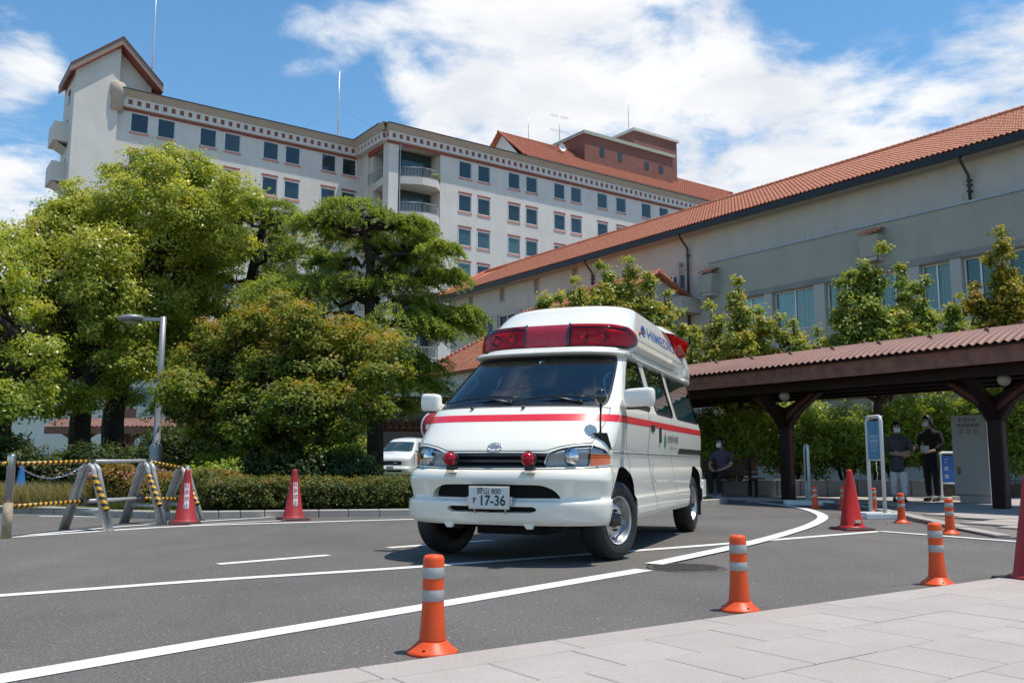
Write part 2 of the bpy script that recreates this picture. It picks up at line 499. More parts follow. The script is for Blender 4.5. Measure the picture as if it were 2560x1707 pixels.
# ------------------------------------------------------------------ far pavement beside the covered way
FZ = .05
edge = [(13.5,4.6,.012), (5.30,10.05,.012), (5.42,11.2,.03), (5.64,12.9,FZ), (5.9,14.2,FZ), (6.15,16.0,FZ), (6.25,17.3,FZ), (5.6,18.6,FZ), (4.2,19.6,FZ), (2.5,20.4,FZ), (-2,21.3,FZ)]
back = [(-2,23.5,FZ), (16,23.5,FZ), (16,12,FZ), (14,8,.03)]
fp = MB(); poly = edge + back
cen = (8.5, 15.5, FZ)
fp.add(poly, [tuple(range(len(poly)))])
for i in range(len(edge)-1):
    a, b = edge[i], edge[i+1]
    fp.add([(a[0],a[1],-.02),(b[0],b[1],-.02),b,a], [(0,1,2,3)])
far_pave = tag(fp.build('far_pavement', M['joint']), kind='structure')
def pip(x, y, poly):
    c = False; n = len(poly)
    for i in range(n):
        a, b = poly[i], poly[(i+1) % n]
        if (a[1] > y) != (b[1] > y) and x < (b[0]-a[0])*(y-a[1])/(b[1]-a[1])+a[0]: c = not c
    return c
fedge = [(13.5,4.6), (5.62,10.3), (5.75,11.3), (5.95,12.9), (6.2,14.2), (6.45,16.0), (6.55,17.4), (5.7,18.9), (4.3,19.95), (2.5,20.7), (-2,21.6), (-2,22.5), (16,22.5), (16,12)]
cnt = 0
for i in range(-10, 40):
    for j in range(-6, 40):
        u0 = 8 + .62*i + (.31 if j % 2 else 0); v0 = 2 + .62*j
        cs = [SIT @ Vector((u0+a, v0+b, 0)) for a in (.02, .6) for b in (.02, .6)]
        if cnt < 290 and all(pip(c.x, c.y, fedge) for c in cs) and cs[0].y < 20.2 and cs[0].x/cs[0].y < .62:
            d = min(1.0, max(0.0, (cs[0].y-9.5)/3.2)); z = .024 + (FZ-.012)*d
            slab(u0, u0+.62, v0, v0+.62, z, far_pave); cnt += 1
# kerb stones round its edge
for i in range(1, len(edge)-2):
    a, b = Vector(edge[i]), Vector(edge[i+1]); n = max(1, round((b-a).length/.8))
    for k in range(n):
        p, q = a.lerp(b, k/n), a.lerp(b, (k+1)/n); t = (q-p).normalized(); nn = Vector((t.y, -t.x, 0))
        if nn.x < 0 and i < 6: nn = -nn
        L = (q-p).length
        mb = MB(); mb.cbox(.004, L-.004, 0, .17, -.06, .016, .008)
        mm = Matrix(((t.x, nn.x, 0, p.x), (t.y, nn.y, 0, p.y), (0, 0, 1, (p.z+q.z)/2), (0, 0, 0, 1)))
        me = mb.mesh('kerb_stone', M['slab']); me.transform(mm)
        if mm.determinant() < 0: me.flip_normals()
        link('kerb_stone', me, far_pave)

# ------------------------------------------------------------------ planting bed on the left with its kerb
bed_edge = [(-16,15.6), (-9,14.5), (-6.6,13.75), (-5.9,13.2), (-4.9,12.86), (-4.4,12.92), (-3.2,13.28), (-1.5,13.75), (.6,14.5), (4.2,18.2), (4.4,20.6)]
bedp = MB(); bb = bed_edge + [(4.4,60), (-60,60), (-60,18)]
bedp.add([(-8, 24, .09)] + [(x, y, .09) for x, y in bb], [(0, i+1, (i+1) % len(bb)+1) for i in range(len(bb))])
bed = tag(bedp.build('planting_bed', M['lawn']), kind='structure')
sp_ = smooth_pts([(x, y, 0) for x, y in bed_edge], 4)
acc = [Vector(p) for p in sp_]
for i in range(len(acc)-1):
    p, q = acc[i], acc[i+1]; n = max(1, round((q-p).length/.62))
    for k in range(n):
        a, b = p.lerp(q, k/n), p.lerp(q, (k+1)/n); t = (b-a).normalized(); nn = Vector((-t.y, t.x, 0)); L = (b-a).length
        mb = MB(); mb.cbox(.003, L-.003, 0, .13, -.03, .105, .012)
        me = mb.mesh('kerb_stone', M['kerbstone'])
        me.transform(Matrix(((t.x, nn.x, 0, a.x), (t.y, nn.y, 0, a.y), (0, 0, 1, 0), (0, 0, 0, 1))))
        link('kerb_stone', me, bed)
# ================================================================== the white hospital block
def plaster_mat(name, a, dirt=.35, rough=.9, boards=False):
    t = NT(name); p = t.pos()
    f = t.mr(t.noise(.55, 6, .6, p), .3, .7, .93, 1.06)
    n = t.new('ShaderNodeVectorMath', operation='SCALE'); n.inputs[0].default_value = a; t.l.new(f, n.inputs['Scale'])
    st = t.mr(t.noise(1.0, 6, .7, p, stretch=(1.6, 1.6, .16)), .52, .76, 0, dirt)
    c = t.mix(st, n.outputs[0], (a[0]*.72, a[1]*.70, a[2]*.66))
    bl = t.mr(t.noise(.22, 4, .6, p), .5, .75, 0, dirt*.6)
    c = t.mix(bl, c, (a[0]*.80, a[1]*.79, a[2]*.76))
    t.col(c); t.set(Roughness=rough, Specular_IOR_Level=.25)
    t.bump(t.noise(9, 5, .7, p), .25, .02)
    return t.m
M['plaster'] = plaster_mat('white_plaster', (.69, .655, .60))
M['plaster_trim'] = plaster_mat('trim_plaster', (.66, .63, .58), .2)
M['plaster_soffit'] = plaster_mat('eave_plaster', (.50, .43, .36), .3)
M['red_tile_band'] = mk('red_band', (.30, .082, .062), .6, var=.2, vscale=4)
M['pink_sill'] = mk('pink_sill', (.60, .27, .20), .6, var=.1)
M['white_metal'] = mk('white_aluminium', (.72, .72, .72), .4, .0, .05)
M['rail_metal'] = mk('railing_metal', (.42, .40, .38), .45, .3, .05)
def glass_mat(name, a, b, rough=.06):
    t = NT(name)
    oi = t.new('ShaderNodeObjectInfo')
    t.col(t.mix(oi.outputs['Random'], a, b)); t.set(Roughness=rough, Specular_IOR_Level=.7)
    t.bump(t.noise(1.2, 2, .5, t.pos()), .04, .05)
    return t.m
M['pane'] = glass_mat('window_glass', (.010, .022, .032), (.028, .058, .062))
M['pane_light'] = glass_mat('window_glass_blind', (.05, .10, .11), (.08, .16, .17))
M['dark_edge'] = mk('dark_flashing', (.05, .045, .042), .5, .3, .1)
M['grey_edge'] = mk('grey_flashing', (.34, .36, .38), .4, .3, .1)

HP = Vector((-13.12, 92.0, 0))                    # the front corner of the right wing, on the ground
hospital = thing('hospital_building', 'large white block with paired dark windows, dentil cornice and gabled tower, behind the trees', 'building', HP, AX)

def wall_panel(parent, name, m, u0, u1, z0, z1, y, holes, depth=.18, th=.3):
    """wall in the plane y (faces -y) with rectangular openings that have reveals"""
    us = sorted({u0, u1, *[h[0] for h in holes], *[h[1] for h in holes]})
    zs = sorted({z0, z1, *[h[2] for h in holes], *[h[3] for h in holes]})
    us = [a for a in us if u0 <= a <= u1]; zs = [a for a in zs if z0 <= a <= z1]
    mb = MB()
    for i in range(len(us)-1):
        for j in range(len(zs)-1):
            cu, cz = (us[i]+us[i+1])/2, (zs[j]+zs[j+1])/2
            if any(h[0] < cu < h[1] and h[2] < cz < h[3] for h in holes): continue
            mb.add([(us[i],y,zs[j]),(us[i+1],y,zs[j]),(us[i+1],y,zs[j+1]),(us[i],y,zs[j+1])], [(0,1,2,3)])
    for a, b, c, d in holes:
        e = y+depth
        mb.add([(a,y,c),(a,e,c),(a,e,d),(a,y,d)], [(3,2,1,0)]); mb.add([(b,y,c),(b,e,c),(b,e,d),(b,y,d)], [(0,1,2,3)])
        mb.add([(a,y,d),(b,y,d),(b,e,d),(a,e,d)], [(3,2,1,0)]); mb.add([(a,y,c),(b,y,c),(b,e,c),(a,e,c)], [(0,1,2,3)])
    mb.add([(u0,y+th,z0),(u1,y+th,z0),(u1,y+th,z1),(u0,y+th,z1)], [(3,2,1,0)])
    mb.add([(u0,y,z1),(u1,y,z1),(u1,y+th,z1),(u0,y+th,z1)], [(0,1,2,3)])
    for x, s in ((u0, 1), (u1, -1)):
        mb.add([(x,y,z0),(x,y+th,z0),(x,y+th,z1),(x,y,z1)], [(3,2,1,0) if s > 0 else (0,1,2,3)])
    return mb.build(name, m, parent)

def frame_mesh(w, h, t=.085, d=.06, mull=0):
    mb = MB(); mb.box(-w/2-.07, -w/2+.0, -.085, .0, -.01, h+.045); mb.box(w/2, w/2+.07, -.085, .0, -.01, h+.045); mb.box(-w/2, w/2, -.085, 0, h-.005, h+.045)
    mb.box(-w/2, -w/2+t, 0, d, 0, h); mb.box(w/2-t, w/2, 0, d, 0, h)
    mb.box(-w/2+t, w/2-t, 0, d, 0, t); mb.box(-w/2+t, w/2-t, 0, d, h-t, h)
    for k in range(mull):
        x = -w/2 + w*(k+1)/(mull+1); mb.box(x-t*.35, x+t*.35, .005, d-.005, t, h-t)
    return mb.mesh('window')
hw_w, hw_h = 1.68, 1.92
me_f = frame_mesh(hw_w, hw_h); me_f.materials.append(M['white_metal'])
mb = MB(); mb.box(-hw_w/2+.07, hw_w/2-.07, .035, .05, .07, hw_h-.07); me_p = mb.mesh('pane', M['pane'])
me_pl = me_p.copy(); me_pl.materials.clear(); me_pl.materials.append(M['pane_light'])
mb = MB(); mb.box(-hw_w/2-.06, hw_w/2+.06, -.10, .12, -.24, -.02); me_s = mb.mesh('sill', M['pink_sill'])
mb = MB(); mb.box(-hw_w/2-.06, hw_w/2+.06, -.09, .12, hw_h+.05, hw_h+.30); me_l = mb.mesh('lintel', M['red_tile_band'])
def hosp_window(parent, uc, z, y, lintel=True, light=False):
    w = link('window', me_f, parent, (uc, y+.05, z))
    link('pane', me_pl if light else me_p, w)
    link('sill', me_s, w)
    if lintel: link('lintel', me_l, w)
    return w
FL = 3.87
def win_rows(pairs, z_top, n, y, light_rows=()):
    holes = []
    for k in range(n):
        z = z_top - FL*k
        for c in pairs:
            holes.append((c-hw_w/2, c+hw_w/2, z-.02, z+hw_h+(.06 if k == 0 else .06)))
            hosp_window(hospital, c, z, y, lintel=k > 0, light=(k in light_rows and random.random() < .7) or random.random() < .06)
    return holes
ZT = 32.42
rp = [9.6, 12.13, 16.35, 18.9, 23.1, 25.7, 29.95, 33.1, 37.5, 40.7, 45.0, 48.2]
lp = [-23.5, -20.98, -16.86, -14.38, -10.28, -7.84, -3.68, -1.23]
YL = 7.1                                           # the left wing stands this much further back
h1 = win_rows(rp, ZT, 6, 0, (2, 3))
wall_panel(hospital, 'wall', M['plaster'], 6.35, 56, 0, 34.75, 0, h1)
h2 = win_rows(lp, ZT+.1, 6, YL, (3,))
wall_panel(hospital, 'wall', M['plaster'], -26.1, .3, 0, 34.75, YL, h2)
# body of both wings, roof decks
bd = MB(); bd.box(.31, 56, 4.6, 16, 0, 34.9); bd.box(-26.1, .3, YL+.32, 20, 0, 34.9); bd.box(6.35, 56, .31, 4.59, 0, 34.9)
bd.build('wall', M['plaster'], hospital)
# cornice: frieze, red band behind the dentils, eave slab
def cornice(u0, u1, y, side=None):
    mb = MB(); mb.box(u0, u1, y-.42, y+.3, 34.75, 35.02); mb.box(u0, u1, y-.42, y+.3, 35.52, 35.72)
    mb.build('frieze', M['plaster'], hospital)
    mb = MB(); mb.box(u0+.01, u1-.01, y-.30, y+.29, 35.02, 35.52); mb.build('red_band', M['red_tile_band'], hospital)
    mb = MB(); mb.prism_y([(0, 35.72), (0, 36.38), (1, 36.38)], 0, 0) if False else None
    mb = MB()
    vs = [(u0-.3,y-.45,35.72),(u1+.3,y-.45,35.72),(u1+.3,y-.95,36.30),(u0-.3,y-.95,36.30),(u0-.3,y+3,36.30),(u1+.3,y+3,36.30),(u0-.3,y+3,35.72),(u1+.3,y+3,35.72)]
    mb.add(vs, [(0,1,2,3),(3,2,5,4),(6,7,1,0),(0,3,4,6),(1,7,5,2),(4,5,7,6)])
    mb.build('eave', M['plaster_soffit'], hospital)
    mb = MB(); mb.box(u0-.32, u1+.32, y-1.0, y+3, 36.303, 36.42); mb.build('roof_edge', M['dark_edge'], hospital)
    mb = MB(); mb.box(u0, u1, y-.05, y+.02, 34.47, 34.745); mb.build('red_band', M['red_tile_band'], hospital)
    n = round((u1-u0)/.84)
    mbd = MB(); mbd.box(-.21, .21, -.13, 0, 35.02, 35.52); me = mbd.mesh('dentil', M['plaster'])
    for k in range(n+1):
        link('dentil', me, hospital, (u0+.25+(u1-u0-.5)*k/n, y-.3, 0))
cornice(-25.2, -.35, YL); cornice(-.3, 56, 0)
# return of the cornice along the step between the wings
mb = MB(); mb.box(-.72, -.3, .3, YL-.45, 34.75, 35.02); mb.box(-.72, -.3, .3, YL-.45, 35.52, 35.72); mb.build('frieze', M['plaster'], hospital)
mb = MB(); mb.box(-.60, -.3, .3, YL-.45, 35.02, 35.52); mb.build('red_band', M['red_tile_band'], hospital)
mbd = MB(); mbd.box(-.73, -.60, -.21, .21, 35.02, 35.52); me = mbd.mesh('dentil', M['plaster'])
for k in range(8): link('dentil', me, hospital, (0, .55+.83*k, 0))
mb = MB()
mb.add([(-.75,-.45,35.72),(-.75,YL-.4,35.72),(-1.25,YL-.4,36.30),(-1.25,-.95,36.30),(2,-.9,36.30),(2,YL,36.30)], [(0,3,2,1),(3,4,5,2)])
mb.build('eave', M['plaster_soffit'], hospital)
mb = MB(); mb.box(-1.3, 2, .1, YL-1.05, 36.303, 36.42); mb.build('roof_edge', M['dark_edge'], hospital)
mb = MB(); mb.box(-.31, .30, .02, YL-.02, 34.76, 36.29); mb.build('frieze', M['plaster'], hospital)
# corner column, recessed corner balconies
mb = MB(); mb.box(0, 1.16, 0, 1.3, 0, 34.75); mb.build('column', M['plaster'], hospital)
mb = MB(); mb.box(1.28, 1.36, -.1, -.02, 0, 34.7); mb.build('drainpipe', M['grey_edge'], hospital)
mb = MB()
mb.box(.31, 6.34, 4.3, 4.59, 0, 34.9)
mb.box(0.0, .3, 5.0, YL, 0, 34.75); mb.box(-.28, 6.3, .02, 4.29, 34.78, 34.95)
mb.build('wall', M['plaster'], hospital)
mb = MB(); mb.box(-.005, .3, 1.3, 5.0, 34.3, 34.745); mb.build('red_band', M['red_tile_band'], hospital)
mb = MB(); mb.prism([(1.4,4.2),(1.4,2.6),(2.6,1.9),(6.2,1.9),(6.2,2.0),(2.65,2.0),(1.5,2.65),(1.5,4.2)], 0, 34.6); mb.build('glazed_bay', M['pane'], hospital)
slab_p = [(1.36,0.05),(3.6,-1.0),(5.4,-1.0),(6.34,.05),(6.34,4.25),(.35,4.25),(.05,1.4),(1.2,1.4)]
mbx = MB(); mbx.prism(slab_p, -.25, .55); me_slab = mbx.mesh('slab', M['plaster'])
path = [(1.40,.12),(3.6,-.93),(5.4,-.93),(6.30,.1)]
mbr = MB()
for a, b in zip(path, path[1:]):
    a, b = Vector((*a, 0)), Vector((*b, 0)); n = max(3, round((b-a).length/.15))
    for k in range(n+1):
        p = a.lerp(b, k/n); mbr.box(p.x-.014, p.x+.014, p.y-.014, p.y+.014, .55, 1.62)
    mbr.tube([a+Vector((0,0,1.64)), b+Vector((0,0,1.64))], .035, 6); mbr.tube([a+Vector((0,0,.62)), b+Vector((0,0,.62))], .025, 6)
me_rail = mbr.mesh('railing', M['rail_metal'])
mbs = MB()
for k in range(24): mbs.box(.04-.012, .04+.012, 1.45+k*.15-.012, 1.45+k*.15+.012, .55, 1.62)
mbs.tube([(.04,1.4,1.64),(.04,5.0,1.64)], .035, 6); me_rail2 = mbs.mesh('railing', M['rail_metal'])
for k in range(8):
    b = link('balcony', me_slab, hospital, (0, 0, 30.55-FL*k))
    link('railing', me_rail, b); link('railing', me_rail2, b)
# small shrub on the top balcony belongs to nobody's wall: a thing of its own, see plants

# --- gabled tower at the left end
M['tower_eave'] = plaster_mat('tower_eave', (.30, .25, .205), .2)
M['tower_roof'] = mk('tower_roof', (.17, .06, .045), .7, var=.2)
tw0, tw1, ty, tb = -29.5, -22.5, 6.6, 12.2
pk = (-25.65, 41.0); el = 37.3
mb = MB()
def quad(a, b, c, d): mb.add([a, b, c, d], [(0,1,2,3)])
mb.add([(tw0,ty,0),(pk[0],ty,0),(pk[0],ty,pk[1]-.5),(tw0,ty,el)], [(0,1,2,3)])
mb.add([(pk[0],ty,0),(pk[0],ty+.9,0),(pk[0],ty+.9,pk[1]-.5),(pk[0],ty,pk[1]-.5)], [(0,1,2,3)])
mb.add([(pk[0],ty+.9,30),(tw1,ty+.9,30),(tw1,ty+.9,el+.1),(pk[0],ty+.9,pk[1]-.5)], [(0,1,2,3)])
mb.add([(tw0,tb,0),(tw0,ty,0),(tw0,ty,el),(tw0,tb,el)], [(0,1,2,3)])
mb.add([(tw1,ty+.9,30),(tw1,tb,30),(tw1,tb,el),(tw1,ty+.9,el)], [(0,1,2,3)])
mb.add([(tw1,tb,0),(tw0,tb,0),(tw0,tb,el),(pk[0],tb,pk[1]-.5),(tw1,tb,el)], [(0,1,2,3,4)])
mb.build('tower_wall', M['plaster'], hospital)
def slope_slab(name, a, b, y0, y1, th, m, dz=0):
    """roof slab between (u,z) a and b running along y"""
    mbb = MB(); mbb.prism_y([(a[0], a[1]+dz), (b[0], b[1]+dz), (b[0], b[1]+th+dz), (a[0], a[1]+th+dz)], y0, y1); return mbb.build(name, m, hospital)
eL, eR = (tw0-.55, el-.62), (tw1+.75, el-.62)
pkk = (pk[0], pk[1]-.48)
for s, e in (('l', eL), ('r', eR)):
    slope_slab('tower_eave', e, pkk, ty-.55, tb+.4, .62, M['tower_eave'], .12)
    slope_slab('red_band', e, pkk, ty-.58, tb+.38, .11, M['red_tile_band'], .0)
    slope_slab('tower_roof', e, pkk, ty-.62, tb+.45, .14, M['tower_roof'], .745)
# round corner drum where the cornice starts
mb = MB(); mb.lathe([(.0,34.1),(.60,34.15),(.60,35.5),(.72,35.62),(.72,36.75),(.60,36.85),(.0,36.9)], 16, Matrix.Translation((-25.75, ty+.15, 0)))
mb.build('corner_bracket', M['plaster_soffit'], hospital)
# balconies on the tower's left wall
mb = MB(); mb.box(-1.25, 0, -1.7, 1.5, -.35, 0); mb.box(-1.25, -1.13, -1.7, 1.5, 0, 1.5); mb.box(-1.13, 0, -1.7, -1.58, 0, 1.5); mb.box(-1.13, 0, 1.38, 1.5, 0, 1.5)
mb.add([(-1.0,-1.4,-.35),(-1.0,1.2,-.35),(0,1.2,-.9),(0,-1.4,-.9)], [(0,3,2,1)])
me_b = mb.mesh('balcony', M['plaster_trim'])
mb = MB(); mb.box(-.05, -.01, -.9, .3, .05, 2.1); me_d = mb.mesh('balcony_door', M['pane'])
for k in range(6):
    b = link('balcony', me_b, hospital, (tw0, 10.0, 31.0-FL*k)); link('balcony_door', me_d, b)
mb = MB(); mb.box(tw0-.04, tw0-.01, 8.7, 9.7, 34.6, 36.0); mb.build('window', M['pane'], hospital)

# ================================================================== red-roofed block behind it
def rooftile_mat(name, a, b, dark):
    t = NT(name); p = t.pos(); oi = t.new('ShaderNodeObjectInfo')
    at_ = t.new('ShaderNodeAttribute', attribute_name='tint')
    r = t.math('ADD', at_.outputs['Fac'], oi.outputs['Random'])
    c = t.mix(t.mr(r, 0, 1.3), a, b)
    c = t.mix(t.mr(t.noise(1.3, 5, .65, p), .48, .75, 0, .4), c, dark)
    t.col(c); t.set(Roughness=.65, Specular_IOR_Level=.35)
    return t.m
M['roof_tile'] = rooftile_mat('orange_roof_tile', (.54, .168, .088), (.65, .26, .155), (.32, .095, .052))
M['roof_tile_far'] = rooftile_mat('red_roof_tile', (.36, .09, .045), (.50, .155, .085), (.19, .055, .035))
def brick_mat():
    t = NT('red_brick')
    br = t.new('ShaderNodeTexBrick'); br.inputs['Scale'].default_value = 1.0
    br.inputs['Brick Width'].default_value, br.inputs['Row Height'].default_value, br.inputs['Mortar Size'].default_value = .5, .16, .018
    br.inputs['Color1'].default_value = (.20, .062, .046, 1); br.inputs['Color2'].default_value = (.25, .085, .06, 1); br.inputs['Mortar'].default_value = (.30, .18, .145, 1)
    mp = t.new('ShaderNodeMapping'); mp.inputs['Rotation'].default_value = (R(90), 0, 0)
    cm = t.new('ShaderNodeSeparateXYZ'); t.l.new(t.coord(), cm.inputs[0])
    cb = t.new('ShaderNodeCombineXYZ'); t.l.new(t.math('ADD', cm.outputs[0], cm.outputs[1]), cb.inputs[0]); t.l.new(cm.outputs[2], cb.inputs[1])
    t.l.new(cb.outputs[0], br.inputs['Vector'])
    t.col(t.mix(t.mr(t.noise(.6, 4), .4, .8, 0, .4), br.outputs['Color'], (.14, .045, .035))); t.set(Roughness=.85)
    return t.m
M['brick'] = brick_mat()

def tile_mesh(w, l, rise, th=.02):
    """one interlocking S tile: roll on the left, pan on the right, front lip"""
    n = 6; xs = []; hs = []
    for i in range(n+1):
        f = i/n
        xs.append(-w/2 + w*f)
        hs.append(rise*(math.sin(PI*min(1, f/.52))**.8 if f < .52 else -.22*math.sin(PI*(f-.52)/.48)))
    vs = []; 
    for y, dz in ((0, .030), (l*1.12, .0)):
        for x, h in zip(xs, hs): vs.append((x, y, h+dz))
    for x, h in zip(xs, hs): vs.append((x, .004, h+.030-th-.012))
    fs = [(i, i+1, n+1+i+1, n+1+i) for i in range(n)] + [(2*(n+1)+i, 2*(n+1)+i+1, i+1, i) for i in range(n)]
    return vs, fs
def tile_field(parent, m, cols, rowsn, w, l, rise, frame, clip=None, near=None, name='roof_tile', seed=1):
    """lay tiles on a slope. frame: 4x4 with x along the eave, y up the slope, z out.  near(c, r) picks the tiles that become objects"""
    vs, fs = tile_mesh(w, l, rise); vs = np.array(vs); fs = np.array(fs)
    rg = np.random.default_rng(seed)
    me1 = np_mesh(name, vs, fs, m, smooth=False, tint=np.full(len(fs), .25))
    V_, F_, T_ = [], [], []; b = 0
    F4 = np.array(frame)
    for c in cols:
        for r in rowsn:
            if clip and not clip((c+.5)*w, (r+.5)*l): continue
            off = np.array([(c+.5)*w, r*l, rg.uniform(-.004, .004)])
            if near and near(c, r):
                o = link(name, me1, parent); o.matrix_local = frame @ Matrix.Translation(off); continue
            q = vs + off; q = q @ F4[:3, :3].T + F4[:3, 3]
            V_.append(q); F_.append(fs+b); b += len(vs); T_.append(np.full(len(fs), rg.uniform(0, .3)))
    if V_:
        o = link(name+'s', np_mesh(name+'s', np.concatenate(V_), np.concatenate(F_), m, tint=np.concatenate(T_)), parent); o['kind'] = 'stuff'
def slope_frame(origin, xdir, ydir):
    x = Vector(xdir).normalized(); y = Vector(ydir); y = (y - x*y.dot(x)).normalized(); z = x.cross(y)
    return Matrix(((x.x, y.x, z.x, origin[0]), (x.y, y.y, z.y, origin[1]), (x.z, y.z, z.z, origin[2]), (0, 0, 0, 1)))

rear = thing('rear_building', 'block with long red tiled roof and brick penthouse, rising behind the white block', 'building', HP, AX)
re0, re1 = 25.9, 78
wl_holes = []
mb = MB(); mb.box(re0, re1, 10.9, 24, 30, 40.75); mb.build('wall', M['plaster_trim'], rear)
mb = MB()
gx = re0-.02
mb.add([(gx,10.9,40.75),(gx,16.3,46.0),(gx,22,41.3),(gx,22,36),(gx,10.9,36)], [(0,4,3,2,1)]); mb.build('gable_wall', M['plaster_trim'], rear)
mb = MB(); mb.box(re0-.5, re1, 9.85, 10.2, 40.95, 41.2); mb.build('gutter', M['plaster_soffit'], rear)
mb = MB(); mb.prism_y([(9.9, 41.05), (10.9, 41.05), (10.9, 41.0), (9.9, 40.95)], 0, 0) if False else None
mb = MB(); mb.add([(re0-.5,9.9,41.0),(re1,9.9,41.0),(re1,10.95,41.15),(re0-.5,10.95,41.15)], [(3,2,1,0)]); mb.build('soffit', M['plaster_soffit'], rear)
mb = MB(); mb.box(re0+1, re1, 10.82, 10.88, 39.35, 40.3); mb.build('window_band', M['pane_light'], rear)
mb = MB(); mb.box(-.12, .12, 10.74, 10.85, 39.1, 40.6); me = mb.mesh('mullion', M['plaster_trim'])
mb = MB(); mb.box(-.55, .55, 10.70, 10.81, 39.3, 40.4); mb2 = MB(); mb2.box(-.45, .45, 10.68, 10.695, 39.45, 40.25)
mef, mep = mb.mesh('window', M['white_metal']), mb2.mesh('pane', M['pane'])
k = 0; uu = re0+1.2
while uu < 62:
    link('mullion', me, rear, (uu, 0, 0))
    if k % 3 == 0: w = link('window', mef, rear, (uu+1.0, 0, 0)); link('pane', mep, w)
    if k % 3 == 1: w = link('window', mef, rear, (uu-.75, 0, 0)); link('pane', mep, w)
    uu += 2.3; k += 1
fr = slope_frame((re0-.6, 9.85, 41.2), (1, 0, 0), (0, 6.45, 5.1))
sl = math.hypot(6.45, 5.1)
mb = MB(); mb.add([(re0-.6,9.9,41.1),(re1,9.9,41.1),(re1,16.3,46.2),(re0-.6,16.3,46.2)], [(0,1,2,3)]); mb.add([(re0-.6,22.7,41.1),(re1,22.7,41.1),(re1,16.3,46.2),(re0-.6,16.3,46.2)], [(3,2,1,0)])
mb.build('roof', M['roof_tile_far'], rear)
tile_field(rear, M['roof_tile_far'], range(0, 112), range(0, 17), .42, sl/16.6, .09, fr, seed=4)
mb = MB()
for k in range(110): mb.tube([(re0-.65+k*.44,16.3,46.28),(re0-.23+k*.44,16.3,46.32)], [.17,.20], 6)
mb.build('ridge_tiles', M['roof_tile_far'], rear)['kind'] = 'stuff'
mb = MB()
for k in range(16): mb.tube([(re0-.62, 10+k*.4, 41.35+k*.32), (re0-.62, 10.42+k*.4, 41.70+k*.32)], [.15,.17], 6); mb.tube([(re0-.62, 16.3+k*.4, 46.3-k*.32), (re0-.62, 16.7+k*.4, 45.95-k*.32)], [.17,.15], 6)
mb.build('verge_tiles', M['roof_tile_far'], rear)['kind'] = 'stuff'
# brick penthouse
mb = MB(); mb.box(38.3, 56.2, 13.2, 22, 42.5, 48.0); mb.build('penthouse', M['brick'], rear)
mb = MB(); mb.box(38.0, 56.5, 12.9, 22.3, 48.0, 48.5); mb.build('parapet_cap', mk('green_grey_cap', (.38, .40, .33), .7), rear)
mb = MB(); mb.box(49.4, 58.6, 14.6, 22, 42.5, 51.4); mb.build('penthouse', M['brick'], rear)
mb = MB(); mb.box(49.1, 58.9, 14.3, 22.3, 51.4, 51.8); mb.build('parapet_cap', M['plaster_trim'], rear)
mb = MB(); mb.lathe([(.9,51.8),(.9,52.6),(.0,52.7)], 16, Matrix.Translation((57.6, 18, 0))); mb.build('vent_drum', M['brick'], rear)
mb = MB(); mb.box(-.42, .42, -.05, .0, -.6, .6); mew = mb.mesh('window', M['pane'])
for uc in (41.6, 45.2, 50.6, 53.6): link('window', mew, rear, (uc, 13.2, 45.9 if uc < 48 else 45.7))
mb = MB(); mb.box(38.2, 56.3, 13.0, 13.18, 42.5, 43.1); mb.build('base_band', M['plaster_soffit'], rear)

# masts
M['mast'] = mk('mast_metal', (.62, .62, .64), .4, .5, .05)
def mast(label, u, y, z0, z1, r, guy=None, cat='mast'):
    t = thing('antenna_mast', label, cat, HP + SIT @ Vector((u, y, z0)), AX, 'masts on the hospital roofs')
    MB().tube([(0,0,0),(0,0,(z1-z0)*.6),(0,0,z1-z0)], [r,r*.8,r*.35], 8).build('pole', M['mast'], t)
    MB().lathe([(r*3,-.3),(r*3,.05),(r,.2)], 10).build('base', M['mast'], t)
    if guy:
        mb = MB()
        for dx, dy, dz in guy: mb.tube([(0,0,(z1-z0)*.55),(dx,dy,dz)], .008, 4)
        mb.build('guy_wire', M['dark_edge'], t)
    return t
mast('thin white mast behind the gabled tower', -21.8, 11, 36.4, 51.5, .11)
mast('guyed white mast on the flat roof of the left wing', -1.0, 11.0, 36.4, 46.2, .12, [(-6.5,1,.3),(4.2,1.5,.3),(7.0,-3,1.2)])
mast('thin mast on the tall brick penthouse', 52.4, 19, 51.8, 59, .07)
mast('short lightning rod on the red tiled ridge', 31.0, 17, 46, 50.2, .05)
t = thing('television_antenna', 'television aerial with a white dish beside the brick penthouse', 'antenna', HP + SIT @ Vector((34.8, 14.6, 44.6)), AX)
MB().tube([(0,0,0),(0,0,6.0)], .06, 6).build('pole', M['mast'], t)
mb = MB()
for z, L, dx in ((5.6, 1.5, 1.2), (3.4, 1.6, -1.0)):
    mb.tube([(-L,0,z),(L,0,z+.15)], .03, 5)
    for k in range(7): x = -L+2*L*k/6; mb.tube([(x,-.5,z),(x,.5,z)], .018, 4)
mb.build('aerial', M['mast'], t)
mb = MB(); mb.lathe([(.0,-.12),(.3,-.08),(.55,.05),(.62,.14)], 16, Matrix.Translation((.1,-.4,.9)) @ Matrix.Rotation(R(80), 4, 'X'), caps=False); mb.build('dish', M['white_metal'], t)
